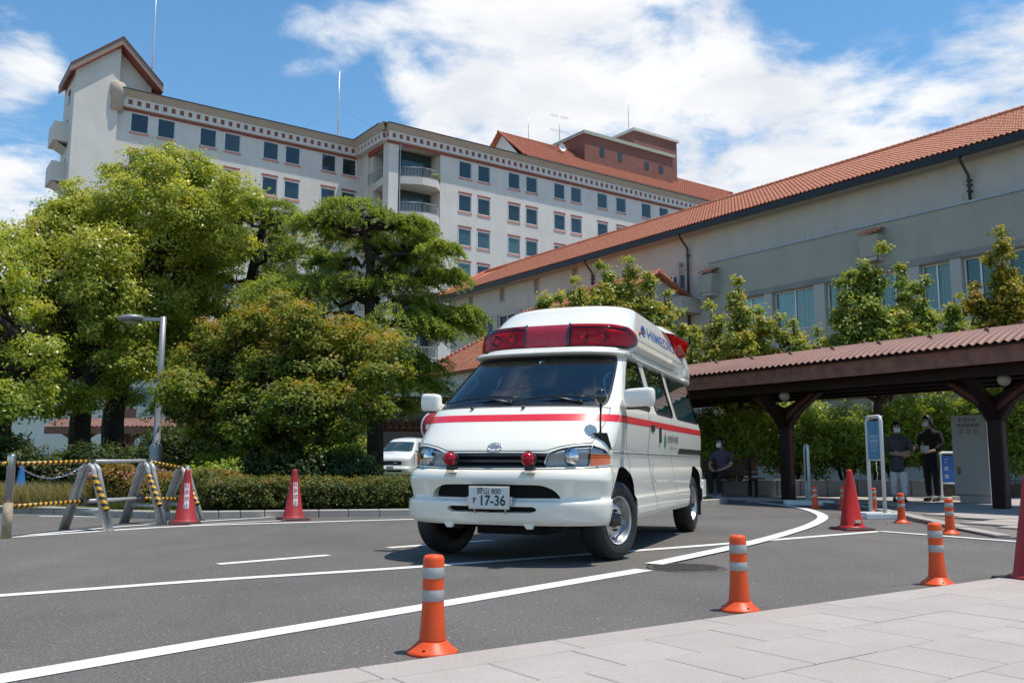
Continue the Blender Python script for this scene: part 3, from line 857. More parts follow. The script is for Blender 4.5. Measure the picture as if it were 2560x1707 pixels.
# ================================================================== long low block on the right
M['wall_grey'] = plaster_mat('grey_render', (.55, .495, .44), .45)
M['wall_low'] = plaster_mat('grey_green_render', (.40, .372, .312), .5)
M['wall_trim'] = plaster_mat('window_trim', (.46, .44, .41), .3)
M['gutter'] = mk('black_gutter', (.012, .012, .014), .35, .2, .1)
M['pipe_dark'] = mk('dark_pipe', (.05, .042, .045), .5, .2, .1)
M['curtain'] = None
def curtain_mat():
    t = NT('curtain_behind_glass'); p = t.coord()
    w = t.new('ShaderNodeTexWave'); w.inputs['Scale'].default_value = 2.6; w.inputs['Distortion'].default_value = 2.5; w.inputs['Detail'].default_value = 2
    t.l.new(p, w.inputs['Vector'])
    t.col(t.mix(w.outputs['Fac'], (.52, .62, .62), (.80, .86, .85))); t.set(Roughness=.9)
    return t.m
M['curtain'] = curtain_mat()
def clear_glass(name, tint, spec=.5, refl=.9, ior=1.5):
    t = NT(name); t.n.remove(t.b)
    tr = t.new('ShaderNodeBsdfTransparent'); tr.inputs[0].default_value = (*tint, 1)
    gl = t.new('ShaderNodeBsdfGlossy'); gl.inputs['Roughness'].default_value = .015; gl.inputs[0].default_value = (refl, refl, refl, 1)
    fr = t.new('ShaderNodeFresnel'); fr.inputs[0].default_value = ior
    mx = t.new('ShaderNodeMixShader'); t.l.new(fr.outputs[0], mx.inputs[0]); t.l.new(tr.outputs[0], mx.inputs[1]); t.l.new(gl.outputs[0], mx.inputs[2])
    t.l.new(mx.outputs[0], t.o.inputs['Surface'])
    return t.m
M['house_glass'] = clear_glass('clear_window_glass', (.80, .88, .87))

K = 1.3
LP = Vector((10.73*K, 33.0*K, 0))                 # a point at the foot of its long wall
low = thing('low_building', 'long grey block with orange tiled roof and black gutter, behind the right canopy', 'building', LP, AX + PI/2)
# local x runs along the wall away to the left, local y points out behind... the face looks to +y
def zk(z): return CAMH + K*(z-CAMH)
X0, X1 = -16.0, 32.2
# local frame: x = V direction, y = -U direction (out of the wall, towards the viewer's left)
ZE = zk(10.45)
def lw(parent, name, m, x0, x1, z0, z1, y, holes, depth=.22):
    o = wall_panel(parent, name, m, x0, x1, z0, z1, 0, holes, depth)
    o.data.transform(Matrix.Diagonal((1, -1, 1, 1))); o.data.flip_normals(); o.location.y = y
    return o
def low_window(xc, z, w, h, y, mull=1, blind=None):
    f = MB(); t = .06
    f.box(-w/2, -w/2+t, -.14, -.05, 0, h); f.box(w/2-t, w/2, -.14, -.05, 0, h); f.box(-w/2+t, w/2-t, -.14, -.05, 0, t); f.box(-w/2+t, w/2-t, -.14, -.05, h-t, h)
    for k in range(mull):
        x = -w/2+w*(k+1)/(mull+1); f.box(x-.035, x+.035, -.15, -.06, t, h-t)
    o = f.build('window', M['white_metal'], low, (xc, y, z))
    p = MB(); p.box(-w/2+t, w/2-t, -.11, -.10, t, h-t); p.build('pane', M['house_glass'], o)
    c = MB(); n = 28; vs = []
    for i in range(n+1):
        x = -w/2+.03+(w-.06)*i/n; yy = -.165+.018*math.sin(i*1.9)+.008*math.sin(i*4.1)
        if blind: yy = -.16
        vs += [(x, yy, .02), (x, yy, h-.02)]
    c.add(vs, [(2*i, 2*i+1, 2*i+3, 2*i+2) for i in range(n)]); c.build('blind' if blind else 'curtain', M['blind'] if blind else M['curtain'], o)
    s = MB(); s.box(-w/2-.05, w/2+.05, -.1, .06, -.09, -.012); s.build('sill', M['white_metal'], o)
M['blind'] = mk('green_blind', (.17, .32, .30), .8, var=.1)
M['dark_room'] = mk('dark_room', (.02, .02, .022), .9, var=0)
# upper wall (x < 8: plain; 8..32: slots)
slots = [22.6, 19.43, 16.28, 13.13]
sh = [(K*s-.33, K*s+.33, zk(9.63), zk(10.36)) for s in slots]
lw(low, 'wall', M['wall_grey'], X0, X1, zk(8.95), ZE+.25, 0, sh + [(K*4.2, K*4.97, zk(7.67), zk(8.85))][:0], .55)
for s in slots:
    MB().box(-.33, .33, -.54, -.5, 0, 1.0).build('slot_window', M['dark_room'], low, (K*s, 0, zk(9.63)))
    MB().box(-.40, .40, -.02, .05, -.1, -.005).build('slot_sill', M['wall_trim'], low, (K*s, 0, zk(9.63)))
# recessed panels under the top of the upper wall
for a, b in ((-.3, 4.0), (-6.3, -1.0), (-11.5, -7.4)):
    MB().box(K*a, K*b, .0, .035, zk(9.02), zk(9.33)).build('panel', M['wall_grey'], low)
# left part of the lower wall with its row of windows
hl = []; wl_ = []
for c in (21.0, 18.98, 16.78, 14.6, 12.4): wl_.append((K*c, zk(7.55), 2.0, zk(8.84)-zk(7.55)))
for c, z, w, h in wl_: hl.append((c-w/2, c+w/2, z, z+h))
hl.append((K*5.78, K*7.3, zk(7.67), zk(8.86))); hl.append((K*4.2, K*4.94, zk(7.67), zk(8.85)))
lw(low, 'wall', M['wall_grey'], K*4.08, X1, 0, zk(8.94), 0, hl)
for c, z, w, h in wl_: low_window(c, z, w, h, 0, 1, blind=True)
low_window(K*6.54, zk(7.67), K*1.5, zk(8.86)-zk(7.67), 0, 1, blind=True)
low_window(K*4.57, zk(7.67), K*.72, zk(8.85)-zk(7.67), 0, 0)
for c, z, w, h in wl_:
    MB().box(c+w/2+.02, c+w/2+.6, .0, .10, z-.2, z+h+.1).build('pilaster', M['wall_trim'], low)
# right part stands forward a little, metal flashing on its top, stone lintel and windows
YF = .55
hr = []; wr = []
for a, b in ((2.75, 1.32), (.9, -.9), (-1.4, -3.0), (-3.45, -4.55), (-4.98, -5.95), (-6.36, -7.36), (-7.7, -9.2), (-9.6, -11.2)):
    wr.append((K*(a+b)/2, zk(5.70), K*(a-b), zk(7.19)-zk(5.70)))
for c, z, w, h in wr: hr.append((c-w/2, c+w/2, z, z+h))
lw(low, 'wall', M['wall_low'], X0, K*4.06, 0, zk(8.90), YF, hr, .35)
for i, (c, z, w, h) in enumerate(wr): low_window(c, z, w, h, YF-.12, 1, blind=(i in (5, 6, 7)))
MB().box(X0, K*4.06+.03, -.02, YF+.05, zk(8.905), zk(8.97)).build('flashing', M['grey_edge'], low)
MB().box(X0, K*3.05, YF+.002, YF+.09, zk(7.22), zk(7.42)).build('stone_lintel', stone_mat('rough_stone', (.21, .20, .185), (.33, .315, .29), scale=.3), low)
for i in range(len(wr)-1):
    a = wr[i][0]-wr[i][2]/2; b = wr[i+1][0]+wr[i+1][2]/2
    MB().box(b+.04, a-.04, YF, YF+.05, zk(5.5), zk(7.215)).build('pilaster', M['wall_trim'], low)
# ground floor openings seen between hedge and canopy
MB().box(X0, K*3.4, YF, YF+.5, zk(3.05), zk(3.25)).build('ledge', M['wall_trim'], low)
for i in range(9):
    c = K*(2.2-1.75*i)
    w = MB().box(-1.0, 1.0, YF+.002, YF+.03, zk(1.5), zk(3.0)).build('window', M['pane'], low, (c, 0, 0))
    MB().box(-.05, .05, YF+.03, YF+.06, zk(1.5), zk(3.0)).build('mullion', M['white_metal'], w)
# small tiled brackets on the lower wall
def bracket(x, z):
    MB().prism_y([(-.46,0),(-.40,-.95),(.40,-.95),(.46,0)], YF, YF+.62).build('bracket', M['wall_low'], low, (x, 0, z))
    o = MB().box(-.36, .36, YF, YF+.55, -1.13, -.955).build('bracket_foot', M['wall_trim'], low, (x, 0, z))
    me1 = np_mesh('roof_tile', *[np.array(q) for q in tile_mesh(.24, .34, .05)], M['roof_tile'], tint=np.full(12, .2))
    for i in range(4):
        for r in range(2):
            q = link('roof_tile', me1, low); q.matrix_local = Matrix.Translation((x, 0, z+.04)) @ slope_frame((.48-i*.24-.12, YF+.74-r*.36, .02+r*.17), (-1, 0, 0), (0, -1, .45))
bracket(K*3.84, zk(8.36)); bracket(K*-3.46, zk(8.46))
# roof: slope, tiles, ridge, gutter, soffit
RS0, RS1, RH = .85, -6.3, zk(13.35)
e0, e1 = X0, X1+.8
hipx = K*28.4
mb = MB()
mb.add([(e0,RS0,ZE+.22),(e1,RS0,ZE+.22),(hipx,RS1,RH),(e0,RS1,RH)], [(3,2,1,0)])
mb.add([(e1,RS0,ZE+.22),(e1,2*RS1-RS0,ZE+.22),(hipx,RS1,RH)], [(0,2,1)])
mb.add([(e0,2*RS1-RS0,ZE+.22),(e1,2*RS1-RS0,ZE+.22),(hipx,RS1,RH),(e0,RS1,RH)], [(0,1,2,3)])
mb.build('roof', M['roof_tile'], low)
fr = slope_frame((e1, RS0+.03, ZE+.26), (-1, 0, 0), (0, RS1-RS0, RH-ZE-.22))
sl = math.hypot(RS1-RS0, RH-ZE-.22)
TW, nr = .235, 26; TL = sl/nr
ncol = int((e1-e0)/TW)
def clipf(x, y): return x > (y/sl)*(e1-hipx) - .05
near0 = int((e1-(-8.35*K))/TW)
tile_field(low, M['roof_tile'], range(0, ncol), range(0, nr), TW, TL, .055, fr, clipf, lambda c, r: near0-11 < c <= near0, seed=9)
mb = MB()
x = hipx
rt = MB().tube([(0,0,0),(-.36,0,.012)], [.13,.155], 8).mesh('ridge_tile', M['roof_tile'])
i = 0
while x > e0:
    link('ridge_tile', rt, low, (x, RS1, RH+.10)); x -= .34; i += 1
mb = MB(); n = 24
for k in range(n):
    f0, f1 = k/n, (k+1.1)/n
    mb.tube([(e1+(hipx-e1)*f0, RS0+(RS1-RS0)*f0, ZE+.30+(RH-ZE-.2)*f0), (e1+(hipx-e1)*f1, RS0+(RS1-RS0)*f1, ZE+.30+(RH-ZE-.2)*f1)], [.15,.13], 7)
mb.build('hip_tiles', M['roof_tile'], low)['kind'] = 'stuff'
MB().box(e0, e1+.02, RS0-.16, RS0+.06, ZE-.08, ZE+.2).build('gutter', M['gutter'], low)
MB().box(e1-.14, e1+.06, -4, RS0+.05, ZE-.08, ZE+.2).build('gutter', M['gutter'], low)
MB().box(e0, e1-.15, -.2, RS0-.17, ZE-.02, ZE+.08).build('soffit', M['wall_trim'], low)
mb = MB(); mb.box(X0, X1, -13.4, -.31, 0, ZE); mb.build('wall', M['wall_grey'], low)
def downpipe(x, z0, z1):
    y = .14 if x > K*4 else .14
    o = MB().tube([(x, RS0-.1, ZE-.05), (x, RS0-.12, ZE-.22), (x, y+.02, ZE-.75), (x, y, ZE-1.0), (x, y, z0)], .062, 8).build('downpipe', M['pipe_dark'], low)
    for z in (z0+.5, (z0+ZE)/2, ZE-1.15): MB().box(x-.09, x+.09, .0, .22, z-.03, z+.03).build('pipe_bracket', M['pipe_dark'], o)
downpipe(K*5.5, 6, ZE); downpipe(K*-6.58, zk(8.98), ZE); downpipe(K*11.7, zk(9.0), ZE)
MB().tube([(K*5.95, -.1, zk(9.25)), (K*5.95, .22, zk(9.25)), (K*5.95, .27, zk(9.18)), (K*5.95, .27, zk(7.6))], .11, 9).build('vent_pipe', M['wall_trim'], low)
MB().box(K*4.9, K*6.2, .01, 1.5, zk(7.0), zk(7.62)).build('balcony_box', M['wall_grey'], low)

# ================================================================== tiled annex in front of its far end, with the gable
annex = thing('annex_building', 'lower orange-tiled annex with a gable, behind the ambulance and young trees', 'building', LP, AX + PI/2)
def hip_block(x0, x1, hx, ry, ey, zr, ze, back_y, TWx, rows_, near, seed, gable):
    """x0 near end with a gable, x1 far end hipped; ridge at ry, front eave at ey"""
    mb = MB()
    if gable: mb.add([(x0,.02,0),(x0,ey-.35,0),(x0,ey-.35,ze),(x0,ry,zr),(x0,.02,zr-(zr-ze)*(ry/(ey-ry)))], [(4,3,2,1,0)])
    else: mb.add([(x0,back_y,0),(x0,ey-.35,0),(x0,ey-.35,ze),(x0,ry,zr-.05)], [(3,2,1,0)])
    mb.add([(x0,ey-.35,0),(x1-.35,ey-.35,0),(x1-.35,ey-.35,ze),(x0,ey-.35,ze)], [(3,2,1,0)])
    mb.add([(x1-.35,ey-.35,0),(x1-.35,back_y,0),(x1-.35,back_y,ze),(x1-.35,ey-.35,ze)], [(3,2,1,0)])
    mb.build('wall', M['wall_grey'], annex)
    zb = zr-(zr-ze)*((ry-back_y)/(ey-ry))
    mb = MB()
    mb.add([(x0-.3,ey,ze-.12),(x1,ey,ze-.12),(hx,ry,zr+.05),(x0-.3,ry,zr+.05)], [(3,2,1,0)])
    mb.add([(x0-.3,back_y,zb),(x1,back_y,zb),(hx,ry,zr+.05),(x0-.3,ry,zr+.05)], [(0,1,2,3)])
    mb.add([(x1,ey,ze-.12),(x1,back_y,zb),(hx,ry,zr+.05)], [(0,2,1)])
    mb.build('roof', M['roof_tile'], annex)
    fr = slope_frame((x1, ey+.03, ze-.08), (-1, 0, 0), (0, ry-ey, zr-ze+.17))
    sl2 = math.hypot(ry-ey, zr-ze+.17)
    tile_field(annex, M['roof_tile'], range(0, int((x1-x0+.3)/TWx)), range(0, rows_), TWx, sl2/rows_, .07, fr, lambda x, y: x > (y/sl2)*(x1-hx), near, seed=seed)
    mb = MB(); n = 22
    for k in range(n):
        f0, f1 = k/n, (k+1.1)/n
        segs = [((x1,ey,ze-.0), (hx,ry,zr+.17), .16)]
        if gable: segs += [((x0-.3,.05,zb+.1), (x0-.3,ry,zr+.15), .12), ((x0-.3,ey,ze), (x0-.3,ry,zr+.15), .12)]
        for a, b, r in segs:
            a, b = Vector(a), Vector(b); mb.tube([a.lerp(b, f0), a.lerp(b, f1)], [r, r*.82], 7)
    x = hx
    while x > x0-.2:
        mb.tube([(x, ry, zr+.15), (x-.5, ry, zr+.17)], [.13,.155], 7); x -= .48
    mb.build('ridge_tiles', M['roof_tile'], annex)['kind'] = 'stuff'
hip_block(7.2, 15.5, 12.0, 2.6, 5.3, 10.75, 9.55, .02, .30, 8, lambda c, r: False, 12, True)
hip_block(8.5, 20.6, 17.0, 5.8, 10.0, 8.55, 5.85, 3.0, .30, 16, lambda c, r: c < 18, 13, False)
# ================================================================== the ambulance
def pchip(xs, ys):
    xs, ys = np.array(xs, float), np.array(ys, float)
    h = np.diff(xs); d = np.diff(ys)/h; m = np.zeros(len(xs))
    for i in range(1, len(xs)-1):
        if d[i-1]*d[i] > 0:
            w1, w2 = 2*h[i]+h[i-1], h[i]+2*h[i-1]; m[i] = (w1+w2)/(w1/d[i-1]+w2/d[i])
    m[0], m[-1] = d[0], d[-1]
    def f(x):
        x = np.clip(np.asarray(x, float), xs[0], xs[-1]); i = np.clip(np.searchsorted(xs, x)-1, 0, len(h)-1)
        t = (x-xs[i])/h[i]
        return (2*t**3-3*t**2+1)*ys[i] + (t**3-2*t**2+t)*h[i]*m[i] + (-2*t**3+3*t**2)*ys[i+1] + (t**3-t**2)*h[i]*m[i+1]
    return f
LF = 1.3                                           # length given to the front half-curve in the flat domain
class Loft:
    """half body as a stack of plan curves: nose curve, then flank. flat coords (s, z)"""
    def __init__(s, tab, ye, p=2.9, q=2.2, dx=None, rear_r=.25):
        t = np.array(tab); s.w, s.f, s.c = (pchip(t[:,0], t[:,i]) for i in (1, 2, 3)); s.ye = ye; s.p, s.q, s.dx, s.rr = p, q, dx, rear_r
        s.z0, s.z1 = t[0,0], t[-1,0]
        ph = np.linspace(0, PI/2, 161)**1.0; ph = (PI/2)*(np.linspace(0, 1, 161)**1.35)
        s.zg = np.linspace(s.z0, s.z1, 320)
        X = s.w(s.zg)[:,None]*np.sin(ph)[None]**(2/p); Y = s.f(s.zg)[:,None]+s.c(s.zg)[:,None]*(1-np.cos(ph)[None]**(2/q))
        L = np.concatenate([np.zeros((320,1)), np.cumsum(np.hypot(np.diff(X,axis=1), np.diff(Y,axis=1)), axis=1)], axis=1); L /= L[:,-1:]
        ug = np.linspace(0, 1, 121)
        s.X = np.array([np.interp(ug, L[i], X[i]) for i in range(320)]); s.Y = np.array([np.interp(ug, L[i], Y[i]) for i in range(320)]); s.ug = ug
    def xy(s, S, z):
        S = np.asarray(S, float); z = np.clip(np.asarray(z, float), s.z0, s.z1)
        u = np.clip(S/LF, 0, 1)
        a = (z-s.z0)/(s.z1-s.z0)*319; i = np.clip(a.astype(int), 0, 318); fa = a-i
        b = u*120; j = np.clip(b.astype(int), 0, 119); fb = b-j
        def bl(T): return (T[i,j]*(1-fa)+T[i+1,j]*fa)*(1-fb)+(T[i,j+1]*(1-fa)+T[i+1,j+1]*fa)*fb
        x, y = bl(s.X), bl(s.Y)
        ye = s.ye(z); ys = s.f(z)+s.c(z)
        k = S > LF
        yy = ys + (S-LF)
        over = np.clip((yy-(ye-s.rr))/s.rr, 0, 1)
        xs = s.w(z) - s.rr*.55*(1-np.sqrt(np.clip(1-over**2.4, 0, 1)))
        x = np.where(k, xs, x); y = np.where(k, np.minimum(yy, ye), y)
        if s.dx is not None: x = x + s.dx(x, y, z)
        return x, y
    def P(s, S, z):
        x, y = s.xy(S, z); return np.stack([x, y, np.asarray(z, float)+0*x], -1)
    def N(s, S, z):
        e = .004
        a = s.P(np.asarray(S)+e, z)-s.P(np.asarray(S)-e, z); b = s.P(S, np.asarray(z)+e)-s.P(S, np.asarray(z)-e)
        a[...,0] = np.where(np.asarray(S) < 2*e, np.abs(a[...,0])+1e-6, a[...,0]); 
        n = np.cross(a, b); n /= np.linalg.norm(n, axis=-1, keepdims=True)+1e-12
        n[...,0] = np.where(np.asarray(S) < 1e-4, 0, n[...,0])
        return n
    def sx(s, x, z):
        S = np.linspace(0, LF, 200); return float(np.interp(x, s.xy(S, np.full(200, z))[0], S))
    def sy(s, y, z):
        ys = float(s.f(z)+s.c(z))
        if y >= ys: return LF + (y-ys)
        S = np.linspace(0, LF, 200); return float(np.interp(y, s.xy(S, np.full(200, z))[1], S))
def dens(poly, step=.03):
    out = []
    for i in range(len(poly)):
        a, b = np.array(poly[i], float), np.array(poly[(i+1) % len(poly)], float); n = max(1, int(np.ceil(np.linalg.norm(b-a)/step)))
        out += [tuple(a+(b-a)*k/n) for k in range(n)]
    return out
def roundp(poly, r, n=5):
    """round the corners of a polygon"""
    out = []; m = len(poly)
    for i in range(m):
        p = np.array(poly[i], float); a = np.array(poly[i-1], float)-p; b = np.array(poly[(i+1) % m], float)-p
        ri = r[i] if isinstance(r, (list, tuple)) else r
        if ri <= 0: out.append(tuple(p)); continue
        da, db = min(ri, np.linalg.norm(a)*.48), min(ri, np.linalg.norm(b)*.48)
        A, B = p+a/np.linalg.norm(a)*da, p+b/np.linalg.norm(b)*db
        for k in range(n+1):
            t = k/n; out.append(tuple((1-t)**2*A+2*t*(1-t)*p+t*t*B))
    return out
def inset(poly, d):
    """grow (d>0) or shrink a polygon (ccw)"""
    m = len(poly); P = [np.array(p, float) for p in poly]
    ar = sum(P[i][0]*P[(i+1)%m][1]-P[(i+1)%m][0]*P[i][1] for i in range(m))
    s = 1 if ar > 0 else -1; out = []
    for i in range(m):
        a, b = P[i]-P[i-1], P[(i+1)%m]-P[i]
        na = np.array([a[1], -a[0]])/(np.linalg.norm(a)+1e-9)*s; nb = np.array([b[1], -b[0]])/(np.linalg.norm(b)+1e-9)*s
        n = na+nb; l = n@n
        out.append(tuple(P[i] + (n*2/l*d if l > .3 else na*d)))
    return out
def pipn(x, y, poly):
    P = np.array(poly); x1, y1 = P[:,0], P[:,1]; x2, y2 = np.roll(x1,-1), np.roll(y1,-1)
    X, Y = x[:,None], y[:,None]
    with np.errstate(divide='ignore', invalid='ignore'):
        c = ((y1 > Y) != (y2 > Y)) & (X < (x2-x1)*(Y-y1)/(y2-y1)+x1)
    return c.sum(1) % 2 == 1
def cdt(loops, gx, gz):
    """constrained triangulation of grid points plus loops; returns (verts, tris)"""
    vs = []; es = []
    for lp in loops:
        b = len(vs); vs += [Vector(p) for p in lp]; es += [(b+i, b+(i+1) % len(lp)) for i in range(len(lp))]
    if gx is not None: vs += [Vector((a, b)) for a in gx for b in gz]
    r = geometry.delaunay_2d_cdt(vs, es, [], 0, 1e-5)
    V_ = np.array([(v.x, v.y) for v in r[0]]); F_ = np.array([f for f in r[2] if len(f) == 3], int)
    return V_, F_
def surf(loft, name, m, parent, v, f, off=0.0, mirror=True, both=True, smooth=True):
    """map flat triangles to the loft, mirrored to both flanks in one mesh"""
    used = np.unique(f); mp = -np.ones(len(v), int); mp[used] = np.arange(len(used)); v = v[used]; f = mp[f]
    # triangles counter-clockwise in the flat domain
    a = v[f[:,1]]-v[f[:,0]]; b = v[f[:,2]]-v[f[:,0]]; fl = (a[:,0]*b[:,1]-a[:,1]*b[:,0]) < 0; f[fl] = f[fl][:,::-1]
    n = loft.N(v[:,0], v[:,1]); p = loft.P(v[:,0], v[:,1]) + n*off
    mir = np.array([-1, 1, 1.])
    if both: P_ = np.concatenate([p, p*mir]); N_ = np.concatenate([n, n*mir]); F_ = np.concatenate([f, f[:,::-1]+len(p)])
    elif mirror is True or mirror == 'L': P_, N_, F_ = p, n, f
    else: P_, N_, F_ = p*mir, n*mir, f[:,::-1]
    me = np_mesh(name, P_, F_, m, smooth=True)
    me.normals_split_custom_set_from_vertices([tuple(q) for q in N_])
    return link(name, me, parent)
def patch(loft, name, m, parent, poly, off=0.0, holes=(), step=.04, both=True, mirror='L', dstep=.025):
    loops = [dens(poly, dstep)] + [dens(h, dstep) for h in holes]
    P = np.array(poly); gx = np.arange(P[:,0].min()+step/2, P[:,0].max(), step); gz = np.arange(P[:,1].min()+step/2, P[:,1].max(), step)
    v, f = cdt(loops, gx, gz); c = v[f].mean(1)
    k = pipn(c[:,0], c[:,1], loops[0])
    for h in loops[1:]: k &= ~pipn(c[:,0], c[:,1], h)
    return surf(loft, name, m, parent, v, f[k], off, both=both, mirror=mirror)

# paint, glass and trim
def paint(name, c, rough=.28, coat=.8):
    t = NT(name); t.col(t.mix(t.mr(t.noise(1.4, 5, .6, t.coord()), .42, .75, 0, .16), c, (c[0]*.86, c[1]*.84, c[2]*.78)))
    t.set(Roughness=rough, Coat_Weight=coat, Specular_IOR_Level=.5); t.b.inputs['Coat Roughness'].default_value = .02
    return t.m
M['amb_white'] = paint('ambulance_white', (.82, .79, .70))
M['amb_red'] = paint('ambulance_red', (.70, .018, .035), .35, .5)
M['black_plastic'] = mk('black_plastic', (.012, .012, .013), .38, 0, .05, spec=.5)
M['black_gloss'] = mk('black_gloss', (.008, .008, .010), .08, 0, 0, coat=1)
M['rubber'] = mk('rubber', (.016, .016, .017), .62, 0, .2, 20)
M['dark_inside'] = mk('dark_inside', (.006, .006, .007), .9, 0, 0)
M['chrome'] = mk('chrome', (.72, .72, .73), .12, 1.0, 0)
M['steel'] = mk('wheel_steel', (.50, .50, .51), .32, .85, .12, 10)
M['hub_iron'] = mk('hub_iron', (.10, .085, .075), .5, .6, .3, 20)
M['grille_grey'] = mk('grille_grey', (.065, .075, .085), .35, .2, .05)
M['seal'] = mk('window_seal', (.010, .012, .018), .3, 0, 0)
M['windscreen'] = clear_glass('windscreen_glass', (.66, .80, .82), ior=1.85)
M['side_glass'] = clear_glass('side_glass', (.62, .80, .76))
M['lens_clear'] = clear_glass('clear_lens', (.90, .92, .93), refl=1.0)
M['lens_red'] = clear_glass('red_lens', (1.0, .10, .12), refl=.8)
M['lens_red_dark'] = clear_glass('dark_red_lens', (.42, .008, .02), refl=.8)
def amber():
    t = NT('amber_lens'); t.col((.62, .085, .006)); t.set(Roughness=.12, Coat_Weight=1.0, Subsurface_Weight=.0)
    w = t.new('ShaderNodeTexWave'); w.inputs['Scale'].default_value = 14; w.bands_direction = 'Z'; t.l.new(t.coord(), w.inputs['Vector']); t.bump(w.outputs['Fac'], .25, .004)
    return t.m
M['amber'] = amber()
def reflector():
    t = NT('lamp_reflector'); t.col((.74, .76, .78)); t.set(Roughness=.42, Metallic=.0)
    w = t.new('ShaderNodeTexWave'); w.inputs['Scale'].default_value = 16; w.inputs['Distortion'].default_value = .6; t.l.new(t.coord(), w.inputs['Vector']); t.bump(w.outputs['Fac'], .5, .006)
    return t.m
M['reflector'] = reflector()
def redglow():
    t = NT('red_reflector'); t.col((.85, .035, .035)); t.set(Roughness=.4, Metallic=.0)
    v = t.new('ShaderNodeTexVoronoi'); v.inputs['Scale'].default_value = 60; t.l.new(t.coord(), v.inputs['Vector']); t.bump(v.outputs['Distance'], .5, .004)
    return t.m
M['red_reflector'] = redglow()
M['interior'] = mk('interior_trim', (.42, .47, .46), .8, 0, .1)
M['interior_dark'] = mk('interior_dark', (.035, .05, .055), .7, 0, .2)
M['seat_cloth'] = mk('seat_cloth', (.05, .06, .07), .95, 0, .2, 30)

AO = Vector((-.168, 7.166, 0)); AROT = R(-21.1)
amb = thing('ambulance', 'white high-roof ambulance with red stripe and red light bar, turning on the road', 'ambulance', AO, AROT)
YE = 4.97
body = Loft([(.31,.845,.055,.42),(.325,.862,.03,.42),(.36,.880,.012,.42),(.47,.886,.0,.42),(.493,.885,.006,.42),(.503,.878,.03,.42),(.515,.868,.046,.42),(.56,.871,.034,.42),(.62,.876,.012,.42),
             (.665,.878,-.004,.42),(.70,.875,.004,.42),(.73,.868,.024,.42),(.745,.861,.05,.43),(.757,.857,.072,.44),(.80,.857,.078,.45),(.85,.858,.074,.46),(.868,.862,.07,.46),(.89,.858,.078,.46),(.91,.862,.09,.46),(.96,.868,.13,.46),
             (1.02,.871,.195,.46),(1.13,.872,.322,.46),(1.20,.868,.40,.45),(1.25,.858,.458,.44),(1.285,.848,.525,.42),(1.45,.802,.745,.41),(1.62,.755,.972,.40),(1.755,.718,1.155,.40),(1.79,.708,1.20,.40),(1.86,.695,1.26,.42)],
            lambda z: YE-np.clip((z-.9)*.10, 0, .2))
SX, SY = body.sx, body.sy
smax = LF + YE - .45
# openings (flat coordinates s, z)
def fp_(pts):                                      # ('x', x, z) on the nose, ('y', y, z) on the flank
    return [((SX(a, z) if k == 'x' else SY(a, z)), z) for k, a, z in pts]
ws = roundp(fp_([('x',.0,1.284),('x',.40,1.282),('x',.62,1.279),('x',.757,1.277),('x',.745,1.42),('x',.715,1.60),('x',.683,1.752),('x',.50,1.760),('x',.25,1.763),('x',0,1.764)]), [0,0,0,.07,0,0,.06,0,0,0])
dw = roundp(fp_([('y',1.10,1.375),('y',1.20,1.30),('y',2.02,1.30),('y',2.02,1.765),('y',1.62,1.77)]), [.02,.03,.07,.07,.10])
w2 = roundp(fp_([('y',2.27,1.292),('y',3.14,1.288),('y',3.14,1.785),('y',2.27,1.782)]), .09)
w3 = roundp(fp_([('y',3.34,1.288),('y',4.74,1.288),('y',4.74,1.78),('y',3.34,1.785)]), .09)
head = roundp(fp_([('x',.418,.762),('x',.74,.770),('x',.752,.934),('x',.64,.926),('x',.53,.905),('x',.445,.868)]), [.02,.0,.0,.03,.05,.04])
corn = roundp(fp_([('x',.748,.872),('y',.43,.868),('y',.40,.895),('y',.30,.928),('x',.760,.936)]), [0,.0,.03,.04,0])
ambr = roundp(fp_([('x',.746,.772),('y',.47,.790),('y',.44,.862),('x',.748,.866)]), [0,.02,.02,0])
gril = fp_([('x',0,.752),('x',.43,.758),('x',.412,.80),('x',.445,.868),('x',.2,.871),('x',0,.872)])
intk = roundp(fp_([('x',0,.517),('x',.555,.520),('x',.51,.585),('x',.42,.622),('x',0,.628)]), [0,.02,.05,.06,0])
slot = roundp(fp_([('x',0,.408),('x',.345,.410),('x',.385,.432),('x',.36,.456),('x',0,.456)]), [0,.03,.02,.03,0])
def arch(yc, r, n=28): return [(SY(yc, .8)-0 + r*1.0*math.cos(a), .325+r*math.sin(a)) for a in np.linspace(-.35, PI+.35, n)]
ar1 = [(SY(.815+.445*math.cos(a), max(.33, .325+.44*math.sin(a))), .325+.44*math.sin(a)) for a in np.linspace(-.3, PI+.3, 30)]
ar2 = [(SY(4.28+.44*math.cos(a), max(.33, .325+.44*math.sin(a))), .325+.44*math.sin(a)) for a in np.linspace(-.3, PI+.3, 30)]
hoodp = [(-.06,.884)] + fp_([('x',0,.884),('x',.42,.884),('x',.53,.918),('x',.64,.940),('x',.748,.948),('x',.79,1.10),('x',.800,1.255),('x',.55,1.262),('x',0,1.266)]) + [(-.06,1.266)]
door = fp_([('y',1.30,.335),('y',2.145,.335),('y',2.145,1.81),('y',1.52,1.81),('y',.935,1.22),('y',.935,.95),('y',1.10,.77)])
door = roundp(door, [.02,.02,.04,.12,.05,.05,.1])
sdoor = roundp(fp_([('y',2.16,.335),('y',3.255,.335),('y',3.255,1.82),('y',2.16,1.82)]), .03)
fuel = roundp(fp_([('y',1.985,.625),('y',2.09,.625),('y',2.09,.785),('y',1.985,.785)]), .02)
bumpr = [(-.06,.745)] + fp_([('x',0,.745),('x',.43,.748),('x',.74,.757),('y',.48,.775),('y',.50,.70),('y',.43,.56),('y',.40,.50),('y',.385,.30),('x',0,.30)]) + [(-.06,.30)]
